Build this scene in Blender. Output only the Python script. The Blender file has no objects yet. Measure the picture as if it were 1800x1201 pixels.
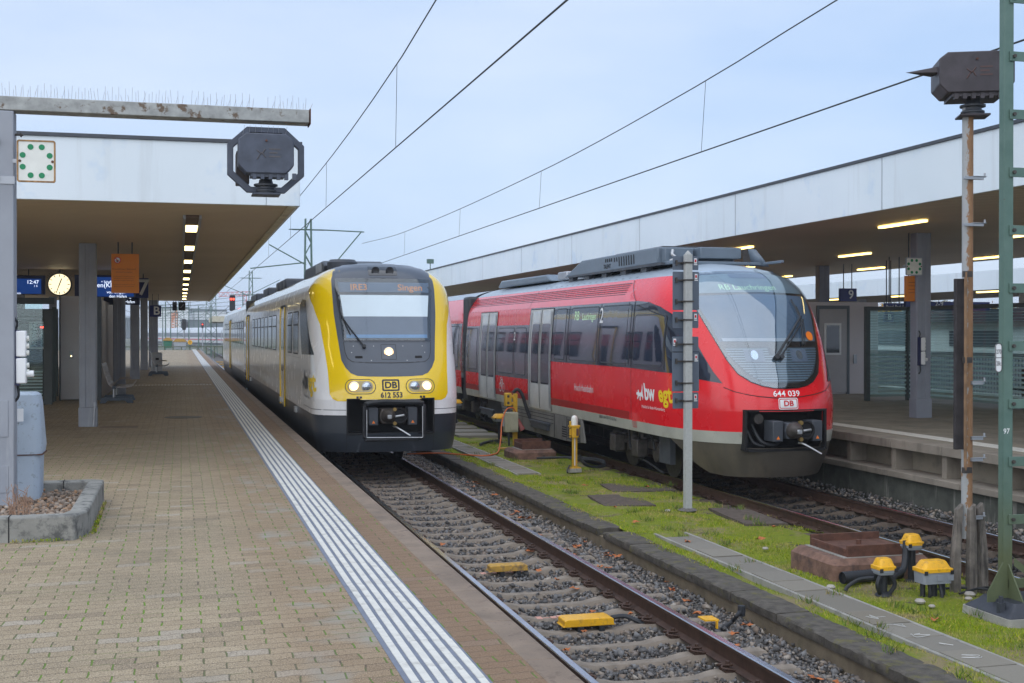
import bpy, math, random
import numpy as np
from mathutils import Vector, Matrix
from mathutils.geometry import delaunay_2d_cdt
random.seed(7); rng = np.random.default_rng(7)
R = math.radians
SC = bpy.context.scene
COL = SC.collection

# ---------------------------------------------------------------- camera
F = 2175.0                                   # focal length in pixels of an 1800 wide frame
YAW = math.atan(582 / F); PIT = math.atan(15.5 / F)
CAMP = np.array([0.0, 0.0, 2.68])
cd = bpy.data.cameras.new('camera'); cam = bpy.data.objects.new('camera', cd); COL.objects.link(cam)
cam.location = CAMP; cam.rotation_euler = (R(90) - PIT, 0, -YAW)
cd.sensor_width = 36.0; cd.lens = 36.0 * F / 1800; cd.clip_start = .1; cd.clip_end = 4000
SC.camera = cam
# ---------------------------------------------------------------- sky, sun, exposure
SUN_EL, SUN_AZ = R(48), R(222)               # azimuth clockwise from +Y
w = bpy.data.worlds.new('World'); SC.world = w; w.use_nodes = True
nt = w.node_tree; nt.nodes.clear()
sky = nt.nodes.new('ShaderNodeTexSky'); sky.sky_type = 'NISHITA'; sky.sun_disc = False
sky.sun_elevation = SUN_EL; sky.sun_rotation = SUN_AZ
bg1 = nt.nodes.new('ShaderNodeBackground'); bg1.inputs[1].default_value = .02
nt.links.new(sky.outputs[0], bg1.inputs[0])
tc = nt.nodes.new('ShaderNodeTexCoord')      # the even cloud cover over that sky, soft streaks in it
mp = nt.nodes.new('ShaderNodeMapping'); mp.inputs['Scale'].default_value = (1.0, 1.0, 3.5)
ns = nt.nodes.new('ShaderNodeTexNoise'); ns.inputs['Scale'].default_value = 2.2; ns.inputs['Detail'].default_value = 6
rp = nt.nodes.new('ShaderNodeValToRGB')
rp.color_ramp.elements[0].position = .34; rp.color_ramp.elements[0].color = (.35, .47, .675, 1)
rp.color_ramp.elements[1].position = .68; rp.color_ramp.elements[1].color = (.52, .595, .73, 1)
bg2 = nt.nodes.new('ShaderNodeBackground'); bg2.inputs[1].default_value = .80
ad = nt.nodes.new('ShaderNodeAddShader'); wo = nt.nodes.new('ShaderNodeOutputWorld')
for a, b in ((tc.outputs['Generated'], mp.inputs[0]), (mp.outputs[0], ns.inputs[0]), (ns.outputs[0], rp.inputs[0]), (rp.outputs[0], bg2.inputs[0]),
             (bg1.outputs[0], ad.inputs[0]), (bg2.outputs[0], ad.inputs[1]), (ad.outputs[0], wo.inputs[0])): nt.links.new(a, b)
sd = bpy.data.lights.new('sun', 'SUN'); sd.energy = 1.5; sd.angle = R(115); sd.color = (1, .96, .9)
sun = bpy.data.objects.new('sun', sd); COL.objects.link(sun)
sun.rotation_euler = (R(90) - SUN_EL, 0, math.pi - SUN_AZ)
SC.view_settings.view_transform = 'Standard'; SC.view_settings.look = 'None'
SC.view_settings.exposure = 0.62; SC.view_settings.gamma = 1
try: SC.cycles.use_denoising = True; SC.cycles.max_bounces = 8
except Exception: pass

# ---------------------------------------------------------------- geometry helpers
fw = np.array([math.sin(YAW) * math.cos(PIT), math.cos(YAW) * math.cos(PIT), -math.sin(PIT)])
rt = np.array([math.cos(YAW), -math.sin(YAW), 0.0]); upv = np.cross(rt, fw)
def at(px, py, X=None, Y=None, z=None):      # the point of the place seen at a photo pixel, on a known plane
    r = fw + rt * (px - 900) / F - upv * (py - 600.5) / F
    k = X / r[0] if X is not None else Y / r[1] if Y is not None else (z - 2.68) / r[2]
    return Vector(CAMP + k * r)
def mono(xs, ys):                            # monotone cubic through the given points
    xs = np.array(xs, float); ys = np.array(ys, float); h = np.diff(xs); d = np.diff(ys) / h
    m = np.zeros(len(xs)); m[0] = d[0]; m[-1] = d[-1]
    for i in range(1, len(xs) - 1):
        if d[i-1] * d[i] > 0:
            w1 = 2*h[i] + h[i-1]; w2 = h[i] + 2*h[i-1]; m[i] = (w1 + w2) / (w1/d[i-1] + w2/d[i])
    def f(x):
        x = min(max(x, xs[0]), xs[-1]); i = min(max(int(np.searchsorted(xs, x)) - 1, 0), len(h) - 1); t = (x - xs[i]) / h[i]
        return float((2*t**3-3*t*t+1)*ys[i] + (t**3-2*t*t+t)*h[i]*m[i] + (-2*t**3+3*t*t)*ys[i+1] + (t**3-t*t)*h[i]*m[i+1])
    return f
class Hull:                                  # a rail vehicle's skin: horizontal slices, each a rounded nose and straight sides
    def __init__(s, xc, y0, w, y, L, n):
        s.xc = xc; s.y0 = y0; s.W = mono(*zip(*w)); s.Y = mono(*zip(*y)); s.L = mono(*zip(*L)); s.n = n; s.c = {}
    def plan(s, z):
        k = round(z, 4)
        if k not in s.c:
            th = np.linspace(0, math.pi/2, 90); L = s.L(z)
            x = s.W(z) * np.sin(th) ** (2/s.n); y = s.y0 + s.Y(z) + L * (1 - np.cos(th) ** (2/s.n)); x[0] = 0
            s.c[k] = (np.concatenate([[0], np.cumsum(np.hypot(np.diff(x), np.diff(y)))]), x, y)
        return s.c[k]
    def raw(s, q, z):
        a, x, y = s.plan(z); b = abs(q); sg = -1 if q < 0 else 1
        if b >= a[-1]: return np.array([s.xc + sg*x[-1], y[-1] + b - a[-1], z])
        return np.array([s.xc + sg*np.interp(b, a, x), np.interp(b, a, y), z])
    def send(s, z): return float(s.plan(z)[0][-1])
    def P(s, q, z, off=0.0):                 # q: distance round the nose from its middle, z: height
        p = s.raw(q, z)
        if off:
            e = .02; n = np.cross(s.raw(q+e, z) - s.raw(q-e, z), s.raw(q, z+e) - s.raw(q, z-e)); p = p + n / np.linalg.norm(n) * off
        return Vector(p)
    def side(s, y, z, off=0.0, sg=-1):       # a point of the side at distance y along the track
        def g(y, z):
            a, x, yy = s.plan(z); return np.array([s.xc + sg*np.interp(y, yy, x), y, z])
        p = g(y, z)
        if off:
            e = .02; n = np.cross(g(y-e, z) - g(y+e, z), g(y, z+e) - g(y, z-e)) * (-sg); p = p + n / np.linalg.norm(n) * off
        return Vector(p)
def inside(p, poly):
    c = False; n = len(poly)
    for i in range(n):
        a, b = poly[i], poly[i-1]
        if (a[1] > p[1]) != (b[1] > p[1]) and p[0] < (b[0]-a[0]) * (p[1]-a[1]) / (b[1]-a[1]) + a[0]: c = not c
    return c
def rounded(x0, x1, z0, z1, r, n=5):
    o = []
    for cx, cz, a in ((x1-r, z0+r, -90), (x1-r, z1-r, 0), (x0+r, z1-r, 90), (x0+r, z0+r, 180)):
        for i in range(n+1): t = R(a + 90*i/n); o.append((cx + r*math.cos(t), cz + r*math.sin(t)))
    return o
def ellipse(cx, cz, a, b, n=28): return [(cx + a*math.cos(2*math.pi*i/n), cz + b*math.sin(2*math.pi*i/n)) for i in range(n)]

OFF = {}                                     # where each thing's own origin is
TXT = {}
def pretext(items):
    obs = []
    for s, b in items:
        c = bpy.data.curves.new('t', 'FONT'); c.body = s; c.size = 1; c.offset = b; c.resolution_u = 3; c.align_x = 'CENTER'; c.align_y = 'CENTER'
        o = bpy.data.objects.new('t', c); COL.objects.link(o); obs.append((s, b, o))
    dg = bpy.context.evaluated_depsgraph_get()
    for s, b, o in obs:
        me = bpy.data.meshes.new_from_object(o.evaluated_get(dg))
        TXT[(s, b)] = ([(v.co.x, v.co.y) for v in me.vertices], [tuple(p.vertices) for p in me.polygons]); bpy.data.meshes.remove(me)
    for s, b, o in obs:
        c = o.data; bpy.data.objects.remove(o); bpy.data.curves.remove(c)

ROT = None                                   # set while a turned assembly is being built: (centre x, centre y, angle)
class M:
    def __init__(s): s.v = []; s.f = []
    def add(s, v, f):
        k = len(s.v); s.v += [tuple(p) for p in v]; s.f += [tuple(i + k for i in q) for q in f]; return s
    def box(s, x0, x1, y0, y1, z0, z1, mx=None):
        v = [Vector((x, y, z)) for z in (z0, z1) for x, y in ((x0, y0), (x1, y0), (x1, y1), (x0, y1))]
        if mx is not None: v = [mx @ p for p in v]
        return s.add(v, [(3,2,1,0), (4,5,6,7), (0,1,5,4), (1,2,6,5), (2,3,7,6), (3,0,4,7)])
    def cyl(s, a, b, r, n=12, r2=None, cap=True):
        a = Vector(a); b = Vector(b); d = (b - a).normalized(); r2 = r if r2 is None else r2
        u = d.orthogonal().normalized(); k = d.cross(u)
        v = []; 
        for p, q in ((a, r), (b, r2)):
            for i in range(n): t = 2*math.pi*i/n; v.append(p + (u*math.cos(t) + k*math.sin(t))*q)
        f = [(i, (i+1) % n, n + (i+1) % n, n + i) for i in range(n)]
        if cap: f += [tuple(range(n-1, -1, -1)), tuple(range(n, 2*n))]
        return s.add(v, f)
    def tube(s, pts, r, n=8, smooth=True):
        P = [Vector(p) for p in pts]
        if smooth and len(P) > 2:
            Q = []
            for i in range(len(P)-1):
                p0, p1, p2, p3 = P[max(i-1, 0)], P[i], P[i+1], P[min(i+2, len(P)-1)]
                for j in range(5):
                    t = j/5; Q.append(.5*((2*p1) + (p2-p0)*t + (2*p0-5*p1+4*p2-p3)*t*t + (3*p1-p0-3*p2+p3)*t**3))
            P = Q + [P[-1]]
        v = []; f = []; u = None
        for i, p in enumerate(P):
            d = (P[min(i+1, len(P)-1)] - P[max(i-1, 0)]).normalized()
            u = d.orthogonal().normalized() if u is None else (u - d*u.dot(d)).normalized()
            k = d.cross(u)
            v += [p + (u*math.cos(2*math.pi*j/n) + k*math.sin(2*math.pi*j/n))*r for j in range(n)]
        for i in range(len(P)-1):
            for j in range(n): f.append((i*n+j, i*n+(j+1) % n, (i+1)*n+(j+1) % n, (i+1)*n+j))
        f += [tuple(range(n-1, -1, -1)), tuple(range((len(P)-1)*n, len(P)*n))]
        return s.add(v, f)
    def prism(s, poly, ax, a, b):
        n = len(poly)
        def p3(p, t): return (t, p[0], p[1]) if ax == 'x' else (p[0], t, p[1]) if ax == 'y' else (p[0], p[1], t)
        v = [p3(p, a) for p in poly] + [p3(p, b) for p in poly]
        return s.add(v, [tuple(range(n-1, -1, -1)), tuple(range(n, 2*n))] + [(i, (i+1) % n, n+(i+1) % n, n+i) for i in range(n)])
    def quad(s, a, b, c, d): return s.add([a, b, c, d], [(0, 1, 2, 3)])
    def lathe(s, prof, c, n=20, ax='z'):
        v = []; f = []
        for r, h in prof:
            for i in range(n):
                t = 2*math.pi*i/n; x, y = r*math.cos(t), r*math.sin(t)
                v.append((c[0]+x, c[1]+y, c[2]+h) if ax == 'z' else (c[0]+x, c[1]+h, c[2]+y))
        for k in range(len(prof)-1):
            for i in range(n): f.append((k*n+i, k*n+(i+1) % n, (k+1)*n+(i+1) % n, (k+1)*n+i))
        f += [tuple(range(n-1, -1, -1)), tuple(range((len(prof)-1)*n, len(prof)*n))]
        return s.add(v, f)
    def grid(s, rows):
        k = len(rows[0]); v = [p for r in rows for p in r]
        return s.add(v, [(i*k+j, i*k+j+1, (i+1)*k+j+1, (i+1)*k+j) for i in range(len(rows)-1) for j in range(k-1)])
    def patch(s, poly, fn, step=.1, holes=()):      # a sheet cut to an outline and laid on a curved surface
        loops = [poly] + list(holes); pts = []; ed = []
        for lp in loops:
            d = []
            for i in range(len(lp)):
                a, b = lp[i], lp[(i+1) % len(lp)]; n = max(1, int(math.hypot(b[0]-a[0], b[1]-a[1]) / step))
                d += [(a[0]+(b[0]-a[0])*j/n, a[1]+(b[1]-a[1])*j/n) for j in range(n)]
            k = len(pts); pts += d; ed += [(k+i, k+(i+1) % len(d)) for i in range(len(d))]
        xs = [p[0] for p in poly]; zs = [p[1] for p in poly]
        x = min(xs) + step*.37
        while x < max(xs):
            z = min(zs) + step*.41
            while z < max(zs):
                p = (x, z)
                if inside(p, poly) and not any(inside(p, h) for h in holes): pts.append(p)
                z += step
            x += step
        V, E_, Fc, *_ = delaunay_2d_cdt([Vector(p) for p in pts], ed, [], 0, 1e-6)
        keep = []
        for t in Fc:
            c = (sum(V[i].x for i in t)/len(t), sum(V[i].y for i in t)/len(t))
            if inside(c, poly) and not any(inside(c, h) for h in holes): keep.append(tuple(t))
        return s.add([fn(p.x, p.y) for p in V], keep)
    def text(s, t, b, size, fn, sx=1.0):
        v, f = TXT[(t, b)]
        return s.add([fn(x*size*sx, y*size) for x, y in v], f)
    def build(s, name, mat, parent=None, bevel=0, ang=35, clean=True):
        o3 = OFF.get(parent.name, Vector((0, 0, 0))) if parent is not None else Vector((0, 0, 0))
        if ROT:
            cx, cy, a = ROT; c_, s_ = math.cos(a), math.sin(a); s.v = [(cx+(p[0]-cx)*c_-(p[1]-cy)*s_, cy+(p[0]-cx)*s_+(p[1]-cy)*c_, p[2]) for p in s.v]
        me = bpy.data.meshes.new(name)
        me.from_pydata([(p[0]-o3.x, p[1]-o3.y, p[2]-o3.z) for p in s.v], [], s.f); me.update()
        if len(me.polygons):
            me.polygons.foreach_set('use_smooth', [True]*len(me.polygons)); me.set_sharp_from_angle(angle=R(ang))
        me.materials.append(mat)
        o = bpy.data.objects.new(name, me); COL.objects.link(o)
        if parent is not None: o.parent = parent; OFF[o.name] = o3
        if bevel:
            b = o.modifiers.new('bevel', 'BEVEL'); b.width = bevel; b.segments = 2; b.limit_method = 'ANGLE'; b.angle_limit = R(40)
        return o
def tag(o, label=None, cat=None, group=None, kind=None):
    if label: o['label'] = label
    if cat: o['category'] = cat
    if group: o['group'] = group
    if kind: o['kind'] = kind
    return o
def thing(name, label, cat, loc, group=None, kind=None):
    o = bpy.data.objects.new(name, None); COL.objects.link(o); o.location = loc; o.empty_display_size = .2
    OFF[o.name] = Vector(loc); return tag(o, label, cat, group, kind)
def copy_tree(o, parent=None):
    c = o.copy(); COL.objects.link(c); c.parent = parent
    for ch in list(o.children): copy_tree(ch, c)
    return c
def mb(): return M()

# ---------------------------------------------------------------- material helpers
class NT:
    def __init__(s, name):
        s.m = bpy.data.materials.new(name); s.m.use_nodes = True; s.t = s.m.node_tree; s.t.nodes.clear()
        s.out = s.t.nodes.new('ShaderNodeOutputMaterial'); s._tc = None
    def n(s, ty, **k):
        x = s.t.nodes.new('ShaderNode' + ty)
        for a, b in k.items():
            if a[0] == '_': setattr(x, a[1:], b)
        return x
    def put(s, sock, v):
        if hasattr(v, 'is_output'): s.t.links.new(v, sock)
        elif isinstance(v, (tuple, list)) and sock.type == 'RGBA' and len(v) == 3: sock.default_value = (*v, 1)
        else: sock.default_value = v
    def oc(s):
        if not s._tc: s._tc = s.n('TexCoord')
        return s._tc.outputs['Object']
    def math(s, op, a, b=0.0, c=None):
        x = s.n('Math', _operation=op); s.put(x.inputs[0], a); s.put(x.inputs[1], b)
        if c is not None: s.put(x.inputs[2], c)
        return x.outputs[0]
    def noise(s, scale, detail=4, vec=None, rough=.55, stretch=None):
        x = s.n('TexNoise'); x.inputs['Scale'].default_value = scale; x.inputs['Detail'].default_value = detail; x.inputs['Roughness'].default_value = rough
        v = vec if vec is not None else s.oc()
        if stretch: q = s.n('Mapping'); s.put(q.inputs[0], v); q.inputs['Scale'].default_value = stretch; v = q.outputs[0]
        s.put(x.inputs['Vector'], v); return x.outputs['Fac']
    def ramp(s, f, a, b): 
        x = s.n('MapRange', _clamp=True); s.put(x.inputs[0], f); x.inputs[1].default_value = a; x.inputs[2].default_value = b; return x.outputs[0]
    def mix(s, f, a, b):
        x = s.n('Mix', _data_type='RGBA'); s.put(x.inputs[0], f); s.put(x.inputs[6], a); s.put(x.inputs[7], b); return x.outputs[2]
    def bump(s, h, st, dist=.01):
        x = s.n('Bump'); x.inputs['Strength'].default_value = st; x.inputs['Distance'].default_value = dist; s.put(x.inputs['Height'], h); return x.outputs[0]
    def bsdf(s, **k):
        x = s.n('BsdfPrincipled')
        for a, b in k.items(): s.put(x.inputs[a.replace('_', ' ')], b)
        s.t.links.new(x.outputs[0], s.out.inputs[0]); return x
def sh(c, k): return tuple(min(1, a*k) for a in c)
def mat(name, col, rough=.6, metal=0.0, var=.14, vs=4.0, bump=.0, bs=60.0, coat=0.0, spec=.5, stain=None, streak=None):
    t = NT(name); f = t.noise(vs)
    c = t.mix(t.ramp(f, .3, .7), sh(col, 1-var), sh(col, 1+var))
    if stain: c = t.mix(t.ramp(t.noise(stain[1], 6, rough=.7), stain[2], stain[2]+stain[3]), c, stain[0])
    if streak: c = t.mix(t.ramp(t.noise(streak[1], 5, stretch=(1, 1, .12), rough=.65), streak[2], streak[2]+streak[3]), c, streak[0])
    k = dict(Base_Color=c, Metallic=metal, Coat_Weight=coat, Coat_Roughness=.06, Specular_IOR_Level=spec)
    k['Roughness'] = t.math('ADD', rough - .06, t.math('MULTIPLY', t.noise(vs*3), .12))
    if bump: k['Normal'] = t.bump(t.noise(bs, 6), bump)
    t.bsdf(**k); return t.m
def emit(name, col, st):
    t = NT(name); t.bsdf(Base_Color=col, Emission_Color=col, Emission_Strength=st); return t.m
def glass(name, tint=(.9, .95, .95), refl=.08, rough=.02):
    t = NT(name); a = t.n('BsdfTransparent'); a.inputs[0].default_value = (*tint, 1)
    g = t.n('BsdfGlossy'); g.inputs['Roughness'].default_value = rough; g.inputs[0].default_value = (.90, .96, 1, 1)
    fr = t.n('LayerWeight'); fr.inputs[0].default_value = .5
    m = t.n('MixShader'); t.put(m.inputs[0], t.math('ADD', t.math('MULTIPLY', t.math('POWER', fr.outputs['Facing'], 5.0), .9), refl)); t.t.links.new(a.outputs[0], m.inputs[1]); t.t.links.new(g.outputs[0], m.inputs[2])
    t.t.links.new(m.outputs[0], t.out.inputs[0]); return t.m
# ---------------------------------------------------------------- materials
def paving_mat():
    t = NT('interlocking pavers'); sx = t.n('SeparateXYZ'); t.put(sx.inputs[0], t.oc()); X, Y = sx.outputs[0], sx.outputs[1]
    L, H = .256, .130
    wv = t.math('MULTIPLY', t.math('SINE', t.math('MULTIPLY', X, 2*math.pi/(L/2))), .007)      # waisted stones
    jit = t.math('MULTIPLY', t.math('SUBTRACT', t.noise(3.0, 2), .5), .05)
    v = t.math('DIVIDE', t.math('ADD', t.math('ADD', Y, wv), jit), H); row = t.math('FLOOR', v); fv = t.math('SUBTRACT', v, row)
    u = t.math('ADD', t.math('DIVIDE', t.math('ADD', X, jit), L), t.math('MULTIPLY', t.math('MODULO', row, 2.0), .5)); ci = t.math('FLOOR', u); fu = t.math('SUBTRACT', u, ci)
    du = t.math('MULTIPLY', t.math('SUBTRACT', .5, t.math('ABSOLUTE', t.math('SUBTRACT', fu, .5))), L)
    dv = t.math('MULTIPLY', t.math('SUBTRACT', .5, t.math('ABSOLUTE', t.math('SUBTRACT', fv, .5))), H)
    vj = t.math('SUBTRACT', 1.0, t.ramp(du, .003, .007)); hj = t.math('SUBTRACT', 1.0, t.ramp(dv, .0015, .0045))
    cv = t.n('CombineXYZ'); t.put(cv.inputs[0], ci); t.put(cv.inputs[1], row)
    wn = t.n('TexWhiteNoise'); t.t.links.new(cv.outputs[0], wn.inputs['Vector'])
    base = t.mix(wn.outputs['Value'], (.295, .222, .135), (.39, .305, .195))
    base = t.mix(t.math('MULTIPLY', t.ramp(wn.outputs['Value'], .955, .96), .55), base, (.40, .37, .33))
    base = t.mix(t.math('MULTIPLY', t.math('SUBTRACT', 1.0, t.ramp(wn.outputs['Value'], .06, .07)), .45), base, (.15, .115, .08))
    base = t.mix(t.ramp(t.noise(.5, 4), .35, .7), base, t.mix(.62, base, (.20, .165, .105)))
    base = t.mix(t.ramp(t.noise(120, 3), .50, .64), base, (.54, .44, .32))
    base = t.mix(t.ramp(t.noise(95, 3), .55, .66), base, (.085, .07, .05))
    base = t.mix(t.math('MULTIPLY', t.ramp(t.noise(.9, 6, rough=.7), .55, .72), .45), base, (.14, .12, .085))
    base = t.mix(t.math('MULTIPLY', t.ramp(t.noise(13, 2), .73, .76), .6), base, (.08, .07, .06))
    base = t.mix(t.ramp(X, .30, .75), base, t.mix(.35, base, (.22, .125, .06)))
    base = t.mix(t.ramp(X, 1.62, 1.66), base, t.mix(.5, base, (.17, .085, .045)))            # rusty brake dust beside the line
    base = t.mix(t.math('MULTIPLY', t.ramp(t.noise(2.2, 4), .5, .7), t.math('MULTIPLY', t.ramp(X, .66, .76), t.math('SUBTRACT', 1.0, t.ramp(X, 1.18, 1.22)))), base, (.30, .275, .225))
    # damp in the open, dry and dusty under the roof; moss only where rain falls
    open_ = t.math('SUBTRACT', 1.0, t.ramp(Y, 23.0, 25.5))
    base = t.mix(t.math('MULTIPLY', open_, .0), base, (.1, .1, .1))
    gap = t.mix(t.noise(20), (.05, .042, .03), (.12, .095, .07))
    c = t.mix(t.math('MULTIPLY', hj, .75), base, gap); 
    green = t.mix(t.noise(30), (.085, .20, .006), (.16, .30, .012))
    mo = t.math('MULTIPLY', t.math('MULTIPLY', vj, open_), t.math('MULTIPLY', t.ramp(t.noise(.55, 3), .34, .56), t.ramp(t.noise(4.5, 5, rough=.7), .40, .48)))
    c = t.mix(t.math('MULTIPLY', vj, .8), c, gap); c = t.mix(mo, c, green)
    mo2 = t.math('MULTIPLY', t.math('MULTIPLY', hj, open_), t.math('MULTIPLY', t.ramp(t.noise(1.3, 4), .55, .65), .6)); c = t.mix(mo2, c, green)
    hgt = t.math('SUBTRACT', t.math('MULTIPLY', t.noise(140, 3), .35), t.math('MAXIMUM', vj, hj))
    t.bsdf(Base_Color=c, Roughness=t.math('ADD', .62, t.math('MULTIPLY', t.noise(8), .25)), Normal=t.bump(hgt, .7, .006), Specular_IOR_Level=.35); return t.m
def island_mat():
    t = NT('mossy soil'); n1 = t.noise(1.1, 6, rough=.65); n2 = t.noise(14, 5)
    c = t.mix(n2, (.10, .15, .002), (.24, .27, .006))
    c = t.mix(t.ramp(n1, .50, .62), c, t.mix(n2, (.19, .155, .08), (.30, .24, .12)))
    c = t.mix(t.ramp(t.noise(2.7, 5), .60, .68), c, (.07, .055, .04))
    t.bsdf(Base_Color=c, Roughness=.95, Normal=t.bump(t.noise(45, 6), .9, .03)); return t.m
def island_random(name, cols, rough=.8, bump=.3, spec=.4):
    t = NT(name); g = t.n('NewGeometry'); r = t.n('ValToRGB'); e = r.color_ramp; e.interpolation = 'LINEAR'
    while len(e.elements) < len(cols): e.elements.new(.5)
    for i, c in enumerate(cols): e.elements[i].position = c[0]; e.elements[i].color = (*c[1], 1)
    t.put(r.inputs[0], g.outputs['Random Per Island'])
    c = t.mix(t.math('MULTIPLY', t.noise(35, 4), .5), r.outputs[0], sh(cols[len(cols)//2][1], .6))
    t.bsdf(Base_Color=c, Roughness=rough, Specular_IOR_Level=spec, **({'Normal': t.bump(t.noise(90, 4), bump, .004)} if bump else {})); return t.m
def ceiling_mat():
    t = NT('ribbed ceiling'); sx = t.n('SeparateXYZ'); t.put(sx.inputs[0], t.oc())
    s = t.math('SINE', t.math('MULTIPLY', sx.outputs[1], 2*math.pi/.2)); gr = t.math('SUBTRACT', 1.0, t.ramp(s, -1, -.75))
    c = t.mix(t.ramp(t.noise(.35, 4), .3, .7), (.54, .425, .27), (.63, .505, .34)); c = t.mix(t.math('MULTIPLY', gr, .6), c, (.22, .165, .10))
    t.bsdf(Base_Color=c, Roughness=.5, Normal=t.bump(s, .5, .02)); return t.m
def fascia_mat():
    t = NT('white fascia sheet'); c = t.mix(t.ramp(t.noise(.5, 5), .3, .75), (.70, .78, .83), (.77, .84, .89))
    c = t.mix(t.math('MULTIPLY', t.ramp(t.noise(.9, 5, rough=.7), .56, .72), .45), c, (.36, .54, .78))
    c = t.mix(t.math('MULTIPLY', t.ramp(t.noise(2.6, 5, stretch=(1, 1, .07), rough=.65), .55, .72), .30), c, (.44, .46, .47))
    t.bsdf(Base_Color=c, Roughness=.45, Normal=t.bump(t.noise(1.5, 2), .12, .02)); return t.m
def frost_mat():                             # frosted film lets light through
    t = NT('frosted stripe'); a = t.n('BsdfDiffuse'); a.inputs[0].default_value = (.66, .80, .80, 1); b = t.n('BsdfTranslucent'); b.inputs[0].default_value = (.70, .86, .86, 1)
    m = t.n('MixShader'); m.inputs[0].default_value = .5; t.t.links.new(a.outputs[0], m.inputs[1]); t.t.links.new(b.outputs[0], m.inputs[2]); t.t.links.new(m.outputs[0], t.out.inputs[0]); return t.m
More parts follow.
